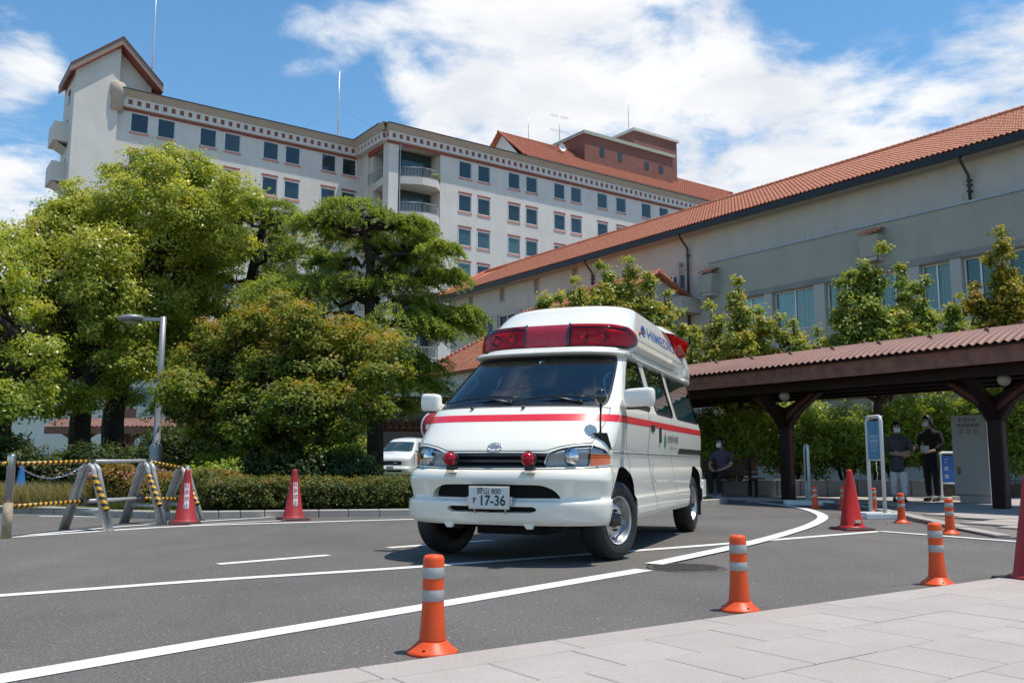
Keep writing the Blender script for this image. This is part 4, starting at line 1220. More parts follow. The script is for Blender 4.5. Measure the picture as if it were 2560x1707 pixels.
regions = dict(hood=hoodp, bumper=bumpr, door=door, sliding_door=sdoor)
holes = [ws, dw, w2, w3, head, corn, ambr, gril, intk, slot, ar1, ar2]
gap = .0035
loops = [dens([(0,.31),(smax,.31),(smax,1.86),(0,1.86)], .04)] + [dens(h) for h in holes]
for r_ in regions.values(): loops += [dens(r_), dens(inset(r_, -gap*2))]
zl = sorted(set(list(np.arange(.33, 1.85, .035)) + [.36,.47,.49,.498,.506,.515,.64,.665,.69,.72,.735,.745,.755,.765,.86,.868,.878,.89,.90,.92]))
v, f = cdt(loops, np.arange(.02, smax, .045), zl)
c = v[f].mean(1); keep = np.ones(len(f), bool)
for h in holes: keep &= ~pipn(c[:,0], c[:,1], dens(h))
part_of = np.zeros(len(f), int)
for i, (nm, r_) in enumerate(regions.items()):
    a = pipn(c[:,0], c[:,1], dens(r_)); b = pipn(c[:,0], c[:,1], dens(inset(r_, -gap*2)))
    keep &= ~(a & ~b & (part_of == 0)); part_of[b & (part_of == 0)] = i+1
keep &= (c[:,1] > .31) & (c[:,0] > 0)
surf(body, 'body', M['amb_white'], amb, v, f[keep & (part_of == 0)])
surf(body, 'hood', M['amb_white'], amb, v, f[keep & (part_of == 1)])
surf(body, 'bumper', M['amb_white'], amb, v, f[keep & (part_of == 2)])
doors = {}
for nm, i in (('door', 3), ('sliding_door', 4)):
    for side in ('L', 'R'): doors[nm+side] = surf(body, nm, M['amb_white'], amb, v, f[keep & (part_of == i)], both=False, mirror=side)
# dark liner behind the seams
liner_h = [[(a if a > .05 else -.03, b) for a, b in inset(h, .012)] for h in (ws, dw, w2, w3, head, corn, gril)] + [ar1, ar2]
patch(body, 'inner_liner', M['dark_inside'], amb, [(0,.68),(SY(.52,.68),.68),(SY(.52,.5),.33),(smax-.02,.33),(smax-.02,1.85),(0,1.85)], -.022, liner_h, .09, dstep=.06)
# rear wall
mb = MB(); mb.box(-.80, .80, YE-.06, YE-.02, .36, 1.25); mb.add([(-.80,YE-.04,1.25),(.80,YE-.04,1.25),(.62,YE-.16,1.86),(-.62,YE-.16,1.86)], [(3,2,1,0)]); mb.box(-.8,.8,YE-.05,YE+.05,.36,.6)
mb.build('rear_door', M['amb_white'], amb)
# underbody, wheel wells
mb = MB(); mb.box(-.70, .70, .55, 4.9, .29, .36); mb.box(-.62, .62, .30, .56, .345, .37); mb.box(-.30,.30,.45,1.3,.21,.29); mb.box(-.50,-.36,.30,.9,.255,.30); mb.box(.36,.50,.30,.9,.255,.30); mb.box(-.1,.1,1.2,4.2,.17,.27); mb.tube([(-.7,.815,.30),(.7,.815,.30)], .05, 8); mb.tube([(-.7,4.28,.32),(.7,4.28,.32)], .07, 8)
mb.build('underbody', M['dark_inside'], amb)
for sx_ in (1, -1):
    for yc in (.815, 4.28):
        mb = MB(); n = 18; vs = []
        for i in range(n+1):
            a = PI*i/n; vs += [(sx_*.42, yc+.45*math.cos(a), .325+.45*math.sin(a)), (sx_*.845, yc+.45*math.cos(a), .325+.45*math.sin(a))]
        fs = [(2*i, 2*i+1, 2*i+3, 2*i+2) for i in range(n)]
        mb.add(vs, fs); mb.add([(sx_*.42,yc-.46,.25),(sx_*.42,yc+.46,.25),(sx_*.42,yc+.46,.9),(sx_*.42,yc-.46,.9)], [(0,1,2,3)])
        mb.build('wheel_well', M['dark_inside'], amb)
# sill ledge along the flank
mb = MB()
for s_ in (1, -1):
    mb.add([(s_*.872,1.27,.335),(s_*.872,3.86,.335),(s_*.886,3.86,.455),(s_*.886,1.27,.455),(s_*.868,1.27,.478),(s_*.868,3.86,.478)], [(0,1,2,3),(3,2,5,4)] if s_ > 0 else [(3,2,1,0),(4,5,2,3)])
    mb.add([(s_*.872,1.27,.335),(s_*.886,1.27,.455),(s_*.868,1.27,.478),(s_*.80,1.27,.335)], [(0,1,2,3)])
mb.build('sill', M['amb_white'], amb)
for x in (-.37, .31): MB().prism_y([(x-.05,.325),(x-.02,.285),(x+.025,.285),(x+.04,.325)], .04, .075).build('bumper_tab', M['amb_white'], amb)
# red stripe, belt moulding
patch(body, 'red_stripe', M['amb_red'], amb, [(0,1.133),(smax-.05,1.139),(smax-.05,1.203),(0,1.192)], .0018, (), .05)
beltp = [(SY(.5,.88),.872),(SY(YE-.2,.88),.872),(SY(YE-.2,.88),.884),(SY(.5,.88),.884)]
patch(body, 'belt_moulding', M['steel'], amb, beltp, .0015, (), .05)
patch(body, 'door_rail', M['black_plastic'], amb, [(SY(3.29,.92),.898),(SY(4.86,.92),.898),(SY(4.86,.92),.958),(SY(3.29,.92),.958)], .002)
# glass with black seals
for nm, pl, gm in (('windscreen', ws, 'windscreen'), ('door_window', dw, 'side_glass'), ('side_window', w2, 'side_glass'), ('side_window', w3, 'side_glass')):
    outer = inset(pl, .016)
    if nm == 'windscreen':
        outer = [(max(0, a), b) for a, b in outer]; inner = [(a if a > .06 else -.02, b) for a, b in inset(pl, -.022)]
        patch(body, 'windscreen_seal', M['seal'], amb, outer, .003, [inner], .04)
        patch(body, 'windscreen', M[gm], amb, pl, -.002)
    else:
        for side in ('L', 'R'):
            dpar = doors['doorL' if side == 'L' else 'doorR'] if nm == 'door_window' else (doors['sliding_door'+side] if pl is w2 else amb)
            w_ = patch(body, 'window', M['windscreen' if nm == 'door_window' else gm], dpar, pl, -.004, both=False, mirror=side)
            if dpar is amb: patch(body, 'seal', M['seal'], w_, outer, .003, [inset(pl, -.012)], .04, both=False, mirror=side)
            else: patch(body, 'seal', M['seal'], dpar, outer, .003, [inset(pl, -.012)], .04, both=False, mirror=side)
M['window_film'] = mk('window_film', (.16, .36, .32), .6, 0, .25, 4)
for pl in (w2, w3):
    lo_ = [(a, b) for a, b in inset(pl, .02)]
    patch(body, 'window_film', M['window_film'], amb, [(min(p[0] for p in lo_), 1.25), (max(p[0] for p in lo_), 1.25), (max(p[0] for p in lo_), 1.60), (min(p[0] for p in lo_), 1.60)], -.014, (), .15)
# lamps
for side in ('L', 'R'):
    o = patch(body, 'headlight', M['lens_clear'], amb, head, .003, both=False, mirror=side)
    patch(body, 'reflector', M['reflector'], o, inset(head, -.006), -.022, both=False, mirror=side)
    patch(body, 'rim', M['black_plastic'], o, inset(head, .008), -.004, [inset(head, -.007)], both=False, mirror=side)
    xc = body.P(np.array([SX(.60,.845)]), np.array([.845]))[0]*np.array([1 if side == 'L' else -1, 1, 1])
    MB().lathe([(.0,.035),(.03,.03),(.055,.012),(.074,.0)], 20, Matrix.Translation((xc[0],xc[1]+.020,xc[2]-.005)) @ Matrix.Rotation(R(90), 4, 'X'), caps=False).build('bulb_bowl', M['chrome'], o)
    o = patch(body, 'corner_lamp', M['lens_clear'], amb, corn, .003, both=False, mirror=side)
    patch(body, 'reflector', M['reflector'], o, corn, -.03, both=False, mirror=side)
    patch(body, 'turn_signal', M['amber'], amb, ambr, .004, both=False, mirror=side)
# grille: opening box and slats
def recess(name, pl, d, m=None): return patch(body, name, m or M['dark_inside'], amb, inset(pl, .02) if False else pl, -d)
patch(body, 'grille_back', M['dark_inside'], amb, [(max(0,a),b) for a, b in inset(gril, .02)], -.07)
for z0, z1, d in ((.846,.866,.002),(.800,.816,.012),(.758,.770,.004)):
    patch(body, 'grille_slat', M['grille_grey'], amb, [(0,z0),(SX(.435 if z0 > .82 else .405,z0),z0),(SX(.44 if z0 > .82 else .405,z1),z1),(0,z1)], -d)
patch(body, 'intake', M['dark_inside'], amb, [(max(0,a),b) for a, b in inset(intk, .03)], -.09)
patch(body, 'intake', M['dark_inside'], amb, [(max(0,a),b) for a, b in inset(slot, .03)], -.07)
for pl, d in ((intk, .075), (slot, .055)):          # returns of the openings
    L = [p for p in dens(pl, .02) if p[0] > .001]
    L = sorted(L, key=lambda p: 0) ; A = np.array(L)
    p0 = body.P(A[:,0], A[:,1]); n0 = body.N(A[:,0], A[:,1]); p1 = p0-n0*d
    vs = np.concatenate([p0, p1]); n = len(A); k = np.arange(n-1)
    dist = np.linalg.norm(A[1:]-A[:-1], axis=1) < .06
    k = k[dist]; F_ = np.stack([k, k+1, k+1+n, k+n], 1)
    P2 = np.concatenate([vs, vs*np.array([-1,1,1.])]); F2 = np.concatenate([F_, F_[:,::-1]+2*n])
    link('opening_return', np_mesh('opening_return', P2, F2, M['amb_white'], smooth=True), amb)
# ---- high roof
def rdx(x, y, z):
    g = np.clip((y-1.75)/.28, 0, 1); g = g*g*(3-2*g); g2 = np.clip((4.5-y)/.25, 0, 1); g2 = g2*g2*(3-2*g2)
    zz = np.clip((z-1.80)/.02, 0, 1)*np.clip((1.985-z)/.03, 0, 1)
    return -np.sign(x)*g*g2*zz*.10*(1-.45*np.clip((z-1.84)/.14, 0, 1))
roof = Loft([(1.768,.715,1.165,.40),(1.775,.733,1.115,.40),(1.79,.742,1.095,.40),(1.808,.744,1.11,.40),(1.83,.744,1.21,.41),(1.85,.748,1.36,.41),(1.86,.752,1.395,.41),(1.96,.757,1.41,.42),(2.03,.745,1.43,.43),(2.06,.735,1.455,.44),(2.075,.730,1.475,.44),(2.13,.718,1.55,.45),
             (2.22,.694,1.67,.45),(2.30,.662,1.81,.44),(2.35,.615,1.95,.42),(2.385,.53,2.12,.40),(2.405,.38,2.36,.34),(2.414,.20,2.62,.25),(2.417,.02,2.85,.2)],
            lambda z: 4.93-np.clip((z-1.85)*.55, 0, .6)-np.clip((z-2.3)*3, 0, .5), dx=rdx, rear_r=.2)
v, f = cdt([dens([(0,1.768),(LF+3.6,1.768),(LF+3.6,2.416),(0,2.416)], .05)], np.arange(.03, LF+3.6, .05), [1.772,1.778,1.785,1.79,1.80,1.808,1.818,1.83,1.845,1.855,1.862,1.868,1.88,1.91,1.94,1.955,1.97,1.98,1.99,2.02,2.06,2.09,2.10,2.11,2.13,2.16,2.2,2.24,2.28,2.31,2.335,2.355,2.37,2.385,2.395,2.402,2.407,2.411,2.414])
surf(roof, 'high_roof', M['amb_white'], amb, v, f)
mb = MB(); mb.add([(-.03,2.9,2.416),(.03,2.9,2.416),(.03,4.2,2.416),(-.03,4.2,2.416)], [(0,1,2,3)]); mb.add([(-.70,4.86,1.78),(.70,4.86,1.78),(.66,4.6,2.3),(-.66,4.6,2.3)], [(3,2,1,0)]); mb.build('roof_rear', M['amb_white'], amb)
# red light bar across the brow: two end lenses, a centre lens, black frames
def rfp(pts): return [((roof.sx(a, z) if k == 'x' else roof.sy(a, z)), z) for k, a, z in pts]
b_end = roundp(rfp([('x',.222,1.866),('x',.55,1.866),('y',1.66,1.874),('y',1.735,1.91),('y',1.735,1.985),('y',1.69,2.035),('x',.58,2.056),('x',.222,2.060)]), [.01,0,.03,.03,.03,.05,0,.01])
b_mid = rfp([('x',0,1.866),('x',.205,1.866),('x',.205,2.060),('x',0,2.060)])
b_all = roundp(rfp([('x',0,1.858),('x',.55,1.858),('y',1.68,1.866),('y',1.765,1.905),('y',1.765,1.99),('y',1.71,2.045),('x',.58,2.068),('x',0,2.071)]), [0,0,.03,.03,.03,.05,0,0])
bar = patch(roof, 'light_bar', M['black_gloss'], amb, b_all, .012)
patch(roof, 'bar_back', M['red_reflector'], bar, inset(b_end, -.012), .014)
for side in ('L', 'R'):
    patch(roof, 'lens', M['lens_red'], bar, b_end, .052, both=False, mirror=side)
    L = np.array(dens(b_end, .02)); p0 = roof.P(L[:,0], L[:,1]); n0 = roof.N(L[:,0], L[:,1])
    vs = np.concatenate([p0+n0*.012, p0+n0*.052]); n = len(L); k = np.arange(n); F_ = np.stack([k, (k+1)%n, (k+1)%n+n, k+n], 1)
    if side == 'R': vs = vs*np.array([-1,1,1.]); F_ = F_[:,::-1]
    link('lens_edge', np_mesh('lens_edge', vs, F_, M['lens_red_dark'], smooth=True), bar)
    sg = 1 if side == 'L' else -1
    for xx in (.36, .54):                           # lamps turning inside
        q = roof.P(np.array([roof.sx(xx, 1.965)]), np.array([1.965]))[0]
        MB().lathe([(.0,.0),(.03,.004),(.05,.016),(.055,.03)], 16, Matrix.Translation((sg*q[0], q[1]-.02, 1.965)) @ Matrix.Rotation(R(90), 4, 'X'), caps=False).build('rotating_lamp', M['chrome'], bar)
def mid_mat():
    t = NT('red_mesh_panel'); t.col((.30, .012, .022)); t.set(Roughness=.3, Coat_Weight=.6)
    v_ = t.new('ShaderNodeTexVoronoi'); v_.inputs['Scale'].default_value = 95; t.l.new(t.coord(), v_.inputs['Vector'])
    t.col(t.mix(t.mr(v_.outputs['Distance'], .25, .55), (.55, .025, .04), (.24, .010, .018))); t.bump(v_.outputs['Distance'], .4, .003)
    return t.m
patch(roof, 'centre_lens', mid_mat(), bar, b_mid, .046)
for s_ in (1, -1):
    q = [roof.P(np.array([roof.sx(.214, z)]), np.array([z]))[0] + roof.N(np.array([roof.sx(.214, z)]), np.array([z]))[0]*.05 for z in np.linspace(1.862, 2.063, 6)]
    MB().tube([(s_*p[0], p[1], p[2]) for p in q], .012, 6).build('divider', M['black_gloss'], bar)
for xx in (.1, .35, .5, .64):
    for s_ in (1, -1):
        q = roof.P(np.array([roof.sx(xx, 2.066)]), np.array([2.066]))[0]; MB().ball((s_*q[0], q[1]-.018, q[2]), .007, 6, 4).build('screw', M['chrome'], bar)
# small amber marker beside the lettering, rear red lamps
for s_ in (1, -1):
    MB().ball((s_*.748, 2.06, 2.075), (.012, .045, .022), 12, 8).build('marker_lamp', M['amber'], amb)
    t_ = MB(); P = [(.70,3.72,2.335),(.745,3.80,2.31),(.80,4.30,2.26),(.80,4.36,2.16),(.755,4.10,2.07),(.70,4.55,2.36),(.70,4.60,2.10)]
    vs = [(s_*.655,3.66,2.345),(s_*.765,3.78,2.285),(s_*.825,4.34,2.265),(s_*.70,4.62,2.345),(s_*.79,4.30,2.085),(s_*.74,4.02,2.05),(s_*.70,4.55,2.06)]
    fs = [(0,1,2,3),(1,5,4,2),(2,4,6,3),(0,5,1),(5,6,4)]
    if s_ < 0: fs = [g_[::-1] for g_ in fs]
    o = t_.add(vs, fs).build('rear_beacon', M['lens_red'], amb, bevel=.02)
    k_ = [(a*.99 if abs(a) > .7 else a, b, c_) for a, b, c_ in vs]
    MB().add([(a-s_*.018, b, c_) for a, b, c_ in vs], fs).build('beacon_back', M['red_reflector'], o)
    MB().add([(s_*.60,3.30,2.345),(s_*.70,3.5,2.275),(s_*.765,3.78,2.29),(s_*.655,3.66,2.355)], [(0,1,2,3) if s_ > 0 else (3,2,1,0)]).build('beacon_housing', M['amb_white'], o)
def wrap_text(s_, size, m, loft, yc, zc, off, name='lettering', xs=1.0, side=1, **k):
    me = text_mesh(s_, size, name, xs=xs, **k)
    bm = bmesh.new(); bm.from_mesh(me); bmesh.ops.triangulate(bm, faces=bm.faces); bm.to_mesh(me); bm.free()
    co = np.array([v_.co[:] for v_ in me.vertices]); y = yc + co[:,0]; z = zc + co[:,1]
    x = np.array([loft.xy(np.array([loft.sy(a, b)]), np.array([b]))[0][0] for a, b in zip(y, z)]) + off
    for v_, a, b, c_ in zip(me.vertices, x, y, z): v_.co = (a, b, c_)
    me.materials.append(m); me.update(); return link(name, me, amb)
M['blue_ink'] = mk('blue_lettering', (.06, .12, .33), .4, 0, 0)
M['black_ink'] = mk('black_lettering', (.015, .015, .017), .5, 0, 0)
M['green_ink'] = mk('green_mark', (.05, .26, .10), .5, 0, .3, 8)
M['orange_ink'] = mk('orange_mark', (.55, .20, .05), .5, 0, .1)
M['grey_ink'] = mk('grey_lettering', (.16, .16, .17), .5, 0, 0)
wrap_text('HIMEDIC', .165, M['blue_ink'], roof, 3.18, 2.118, .004, xs=2.1, spacing=1.05, bold=.0012)
def ring(a, b, r, n=28): return [(a*math.cos(2*PI*i/n), 0, b*math.sin(2*PI*i/n)) for i in range(n+1)]
def emblem(parent, Mx, s_=1.0):
    mb = MB()
    for a, b, cx, cz in ((.058,.040,0,0), (.018,.037,0,.001), (.040,.013,0,.022)):
        mb.tube([Mx @ Vector((cx+p[0]*s_, 0, cz*s_+p[2]*s_)) for p in ring(a, b, 0)], (.0040 if s_ == 1 else .0042), 6, caps=False)
    return mb
zc = .915; q = body.P(np.array([0.0]), np.array([zc]))[0]
emblem(amb, Matrix.Translation((0, q[1]-.006, zc)) @ Matrix.Rotation(R(-30), 4, 'X')).build('badge', M['chrome'], amb)
qx = roof.xy(np.array([roof.sy(2.27, 2.11)]), np.array([2.11]))[0][0]
emblem(amb, Matrix.Translation((qx+.004, 2.28, 2.115)) @ Matrix.Rotation(R(90), 4, 'Z') @ Matrix.Rotation(R(-9), 4, 'X'), 1.5).build('roof_badge', M['blue_ink'], amb)
# door lettering: hospital name and its green leaf mark
wrap_text('倉敷中央病院', .088, M['black_ink'], body, 2.98, 1.037, .003, xs=1.12)
wrap_text('Kurashiki Central Hospital', .040, M['grey_ink'], body, 2.98, .958, .003)
def leaf(cy, cz, h, w, m, name):
    mb = MB(); n = 10; L = []
    for i in range(n+1):
        t = i/n; L.append((w*math.sin(PI*t**.8)*.5, cz-h/2+h*t))
    pts = [(cy+a, b) for a, b in L] + [(cy-a, b) for a, b in L[::-1][1:-1]]
    vs = [(float(body.xy(np.array([body.sy(a, b)]), np.array([b]))[0][0])+.003, a, b) for a, b in pts]
    mb.add(vs, [tuple(range(len(vs)))]); mb.build(name, m, amb)
leaf(2.565, 1.01, .155, .07, M['green_ink'], 'leaf_mark'); leaf(2.525, 1.025, .12, .045, M['green_ink'], 'leaf_mark'); leaf(2.605, 1.025, .12, .045, M['green_ink'], 'leaf_mark'); leaf(2.565, 1.085, .06, .035, M['orange_ink'], 'leaf_mark')
# handles
for s_, sd_ in ((1, 'L'), (-1, 'R')):
    MB().cbox(s_*.868-.012, s_*.868+.012, 1.90, 2.06, 1.095, 1.165, .008).build('handle', M['black_plastic'], doors['door'+sd_])
    MB().cbox(s_*.868-.014, s_*.868+.016, 2.27, 2.35, .995, 1.155, .008).build('handle', M['black_plastic'], doors['sliding_door'+sd_])
o = patch(body, 'fuel_flap', M['amb_white'], amb, fuel, .002, both=False); patch(body, 'seam', M['dark_inside'], o, inset(fuel, .004), .0008, [inset(fuel, -.002)], both=False)
# wing mirrors
for s_ in (1, -1):
    mb = MB(); n, m_ = 20, 12; vs = []; fs = []
    for i in range(m_+1):
        a = PI*i/m_-PI/2
        for k in range(n):
            b = 2*PI*k/n; ca, sa, cb, sb = math.cos(a), math.sin(a), math.cos(b), math.sin(b)
            e = lambda t, p_: math.copysign(abs(t)**p_, t)
            x = (1.005 if s_ > 0 else .945) + (.135 if s_ > 0 else .095)*e(ca, .35)*e(cb, .45); y = .86+.06*e(ca, .5)*e(sb, .6); z = 1.342+.083*e(sa, .45)
            x -= .03*(1 if x < .95 else 0)*0; z += (x-1.0)*.05
            vs.append((s_*x, y, z))
    for i in range(m_):
        for k in range(n):
            j = (k+1) % n; q4 = (i*n+k, i*n+j, (i+1)*n+j, (i+1)*n+k); fs.append(q4 if s_ > 0 else q4[::-1])
    o = MB().add(vs, fs, True).build('wing_mirror', M['amb_white'], amb)
    MB().box(min(s_*.84, s_*.93), max(s_*.84, s_*.93), .86, .98, 1.255, 1.33).build('mirror_arm', M['amb_white'], o, bevel=.015)
    MB().box(min(s_*.90, s_*(1.08 if s_ > 0 else .98)), max(s_*.90, s_*(1.08 if s_ > 0 else .98)), .82, .90, 1.246, 1.262).build('mirror_base', M['black_plastic'], o)
    MB().box(min(s_*.90, s_*(1.11 if s_ > 0 else 1.0)), max(s_*.90, s_*(1.11 if s_ > 0 else 1.0)), .905, .915, 1.29, 1.39).build('mirror_glass', M['chrome'], o)
# front corner mirror on its stalk
o = MB().ball((.795,.40,1.328), (.054,.055,.068), 18, 12).build('corner_mirror', M['black_gloss'], amb)
MB().tube([(.795,.40,1.27),(.793,.395,1.18),(.792,.39,1.09),(.795,.385,1.03)], [.013,.008,.008,.009], 8).build('stalk', M['black_plastic'], o)
MB().tube([(.795,.39,1.04),(.72,.30,1.0)], .004, 5).build('stay', M['chrome'], o)
MB().add([(.740,.345,1.035),(.845,.40,1.035),(.865,.47,.90),(.745,.325,1.03),(.85,.385,1.03),(.87,.452,.895)], [(0,1,2),(5,4,3),(0,3,4,1),(1,4,5,2),(2,5,3,0)]).build('foot', M['black_plastic'], o)
# red lamps on the bumper
for s_ in (1, -1):
    x = s_*.332
    o = MB().lathe([(.0,.062),(.025,.058),(.047,.040),(.054,.015),(.054,.0)], 24, Matrix.Translation((x,-.035,.824)) @ Matrix.Rotation(R(90), 4, 'X')).build('front_lamp', M['lens_red_dark'] if False else mk('red_lamp_lens', (.33,.003,.008), .12, 0, .1, coat=.25, spec=.3), amb)
    MB().lathe([(.059,.004),(.058,-.03),(.045,-.07),(.02,-.085),(.0,-.086)], 24, Matrix.Translation((x,-.035,.824)) @ Matrix.Rotation(R(90), 4, 'X')).build('lamp_shell', M['black_plastic'], o)
    MB().cbox(x-.038, x+.038, -.03, .04, .735, .775, .006).build('lamp_foot', M['black_plastic'], o)
    MB().box(x-.036, x+.036, -.035, .03, .716, .734).build('lamp_bracket', M['chrome'], o)
# number plate
M['plate_white'] = mk('plate_white', (.66, .67, .66), .5, 0, .05)
M['plate_ink'] = mk('plate_ink', (.02, .05, .04), .5, 0, 0)
pl = MB().cbox(-.165, .165, -.046, -.040, .443, .607, .002).build('number_plate', M['plate_white'], amb, (.008, 0, 0))
mb = MB(); mb.box(-.172,.172,-.043,-.036,.436,.446); mb.box(-.172,.172,-.043,-.036,.604,.614); mb.box(-.172,-.163,-.043,-.036,.446,.604); mb.box(.163,.172,-.043,-.036,.446,.604); mb.tube([(-.13,-.03,.44),(-.13,-.01,.40)], .004, 5); mb.tube([(.13,-.03,.44),(.13,-.01,.40)], .004, 5)
mb.build('plate_frame', M['chrome'], pl)
MB().box(-.19,.19,-.034,.02,.47,.53).build('plate_mount', M['steel'], pl)
PM = lambda x, z: Matrix.Translation((x, -.0475, z)) @ Matrix.Rotation(R(90), 4, 'X')
text_obj('岡山 800', .058, M['plate_ink'], pl, PM(0, .571), xs=.92, bold=.0008)
text_obj('す', .050, M['plate_ink'], pl, PM(-.125, .500), bold=.001)
text_obj('17-36', .108, M['plate_ink'], pl, PM(.028, .499), xs=.88, spacing=1.02, bold=.0028)
for x in (-.108, .108): MB().lathe([(.006,0),(.005,.003)], 10, PM(x, .583)).build('bolt', M['steel'], pl)
# wheels
def wheel(x, y, steer, side):
    Mx = Matrix.Translation((x, y, .325)) @ Matrix.Rotation(steer, 4, 'Z') @ Matrix.Rotation(R(90)*side, 4, 'Y')
    tyre = MB().lathe([(.195,-.085),(.215,-.098),(.27,-.104),(.302,-.092),(.318,-.075),(.325,-.045),(.3255,0),(.325,.045),(.318,.075),(.302,.092),(.27,.104),(.24,.105),(.215,.098),(.197,.085)], 56, Mx, caps=False)
    for r_ in (.235, .262, .285): tyre.tube([Mx @ Vector((r_*math.cos(2*PI*i/40), r_*math.sin(2*PI*i/40), .1045)) for i in range(41)], .0018, 4, caps=False)
    w_ = MB(); w_.lathe([(.198,.088),(.200,.094),(.196,.098),(.188,.090),(.186,.07),(.178,.055),(.172,.03),(.166,.018)], 48, Mx, caps=False)
    o = tyre.build('wheel', M['rubber'], amb)
    w_.build('rim', M['steel'], o)
    # pressed disc with a ring of holes
    C = lambda r_, n, cx=0, cy=0: [(cx+r_*math.cos(2*PI*i/n), cy+r_*math.sin(2*PI*i/n)) for i in range(n)]
    hs = [C(.0135, 10, .146*math.cos(2*PI*k/15), .146*math.sin(2*PI*k/15)) for k in range(15)]
    v2, f2 = cdt([C(.168, 64), C(.045, 32), C(.125, 48), C(.105, 48)] + hs, None, None)
    cc = v2[f2].mean(1); rr = np.hypot(cc[:,0], cc[:,1]); kp = (rr < .168) & (rr > .045)
    for h in hs: kp &= ~pipn(cc[:,0], cc[:,1], h)
    rv = np.hypot(v2[:,0], v2[:,1]); prof = pchip([0,.045,.09,.105,.125,.168], [.048,.046,.044,.058,.050,.020])
    p3 = np.stack([v2[:,0], v2[:,1], prof(rv)], 1)
    p3 = np.array([tuple(Mx @ Vector(p)) for p in p3]); fa = f2[kp]
    e1, e2 = v2[fa[:,1]]-v2[fa[:,0]], v2[fa[:,2]]-v2[fa[:,0]]; fl = (e1[:,0]*e2[:,1]-e1[:,1]*e2[:,0]) < 0; fa[fl] = fa[fl][:,::-1]
    link('wheel_disc', np_mesh('wheel_disc', p3, fa, M['steel'], smooth=True), o)
    MB().lathe([(.186,-.06),(.17,-.03),(.05,-.01),(.0,-.01)], 32, Mx, caps=False).build('brake_drum', M['dark_inside'], o)
    hb = MB(); hb.lathe([(.062,.0),(.062,.055),(.05,.075),(.034,.08),(.030,.105),(.0,.108)], 24, Mx)
    for k in range(6):
        a = 2*PI*k/6; hb.lathe([(.011,.04),(.011,.075),(.006,.08)], 8, Mx @ Matrix.Translation((.078*math.cos(a), .078*math.sin(a), 0)))
    hb.build('hub', M['hub_iron'], o)
wheel(.742, .815, R(-17), 1); wheel(-.742, .815, R(-17), -1); wheel(.752, 4.28, 0, 1); wheel(-.752, 4.28, 0, -1)
for s_ in (1, -1):
    MB().box(min(s_*.66, s_*.855), max(s_*.66, s_*.855), 4.74, 4.755, .17, .42).build('mud_flap', M['rubber'], amb)
    MB().cbox(s_*.85-.035, s_*.85+.035, 4.80, YE+.04, .38, .60, .012).build('bumper_end', M['amb_white'], amb)
# wipers and washer jets
def on_ws(x, z, off=.02):
    q_ = body.P(np.array([SX(abs(x), z)]), np.array([z]))[0]; n_ = body.N(np.array([SX(abs(x), z)]), np.array([z]))[0]
    return Vector(((q_[0]+n_[0]*off)*(1 if x >= 0 else -1), q_[1]+n_[1]*off, q_[2]+n_[2]*off))
for x0, x1 in ((-.66, .02), (-.02, .62)):
    mb = MB(); mb.tube([on_ws(x0+.04*k*0+ (x1-x0)*k/8, 1.291+.05*math.sin(PI*min(1,k/8*.75))*(1 if x0 < -.3 else 1), .022) for k in range(9)], .007, 6)
    mb.tube([on_ws(x1-.05, 1.285, .014), on_ws((x0+x1)/2+.05, 1.315, .035), on_ws((x0+x1)/2, 1.33, .03)], [.013,.009,.007], 6)
    mb.lathe([(.02,0),(.017,.03),(.0,.035)], 10, Matrix.Translation(on_ws(x1-.05, 1.282, .0)))
    mb.build('wiper', M['black_plastic'], amb)
patch(body, 'cowl', M['black_plastic'], amb, fp_([('x',0,1.269),('x',.60,1.266),('x',.735,1.264),('x',.735,1.278),('x',.60,1.280),('x',0,1.284)]), .004)
for x in (-.36, .11):
    p_ = on_ws(x, 1.245, .004); MB().cbox(p_.x-.012, p_.x+.012, p_.y-.02, p_.y+.015, p_.z-.004, p_.z+.014, .004).build('washer_jet', M['black_plastic'], amb)
# ---- cab interior
mb = MB(); mb.prism([(-.73,.86),(-.5,.72),(0,.62),(.5,.72),(.73,.86),(.74,1.35),(-.74,1.35)], 1.12, 1.235)
mb.box(-.74,.74,1.22,1.36,.85,1.12); mb.cbox(-.62,-.18,1.12,1.34,1.22,1.30,.03)
mb.build('dashboard', M['interior_dark'], amb)
mb = MB(); cx, cy, cz = -.40, 1.42, 1.245
mb.tube([(cx+.19*math.cos(a), cy+.08*math.sin(a), cz+.17*math.sin(a)) for a in np.linspace(0, 2*PI, 30)], .014, 8, caps=False)
mb.tube([(cx-.18,cy,cz),(cx,cy-.03,cz-.02),(cx+.18,cy,cz)], .014, 6); mb.tube([(cx,cy-.03,cz-.02),(cx,cy-.18,cz-.16)], .03, 6)
mb.build('steering_wheel', M['interior_dark'], amb)
for x in (-.40, .42):
    mb = MB(); mb.cbox(x-.24,x+.24,1.72,2.2,.72,.86,.03); mb.cbox(x-.23,x+.23,2.10,2.24,.84,1.36,.04); mb.cbox(x-.13,x+.13,2.13,2.22,1.39,1.56,.03); mb.build('seat', M['seat_cloth'], amb)
mb = MB(); mb.box(-.80,.80,.9,4.85,.36,.40); mb.build('floor', M['interior_dark'], amb)
mb = MB(); mb.box(-.62,.62,1.32,4.6,1.79,1.80); mb.build('headliner', M['interior'], amb)
mb = MB(); mb.box(-.70,-.18,2.52,2.55,.4,1.78); mb.box(.28,.70,2.52,2.55,.4,1.78); mb.box(-.18,.28,2.52,2.55,1.55,1.78); mb.build('partition', M['interior'], amb)
mb = MB(); mb.box(-.15,.0,2.46,2.5,1.1,1.5); mb.box(.05,.24,2.46,2.5,.9,1.5); mb.build('cabinet', M['interior_dark'], amb)
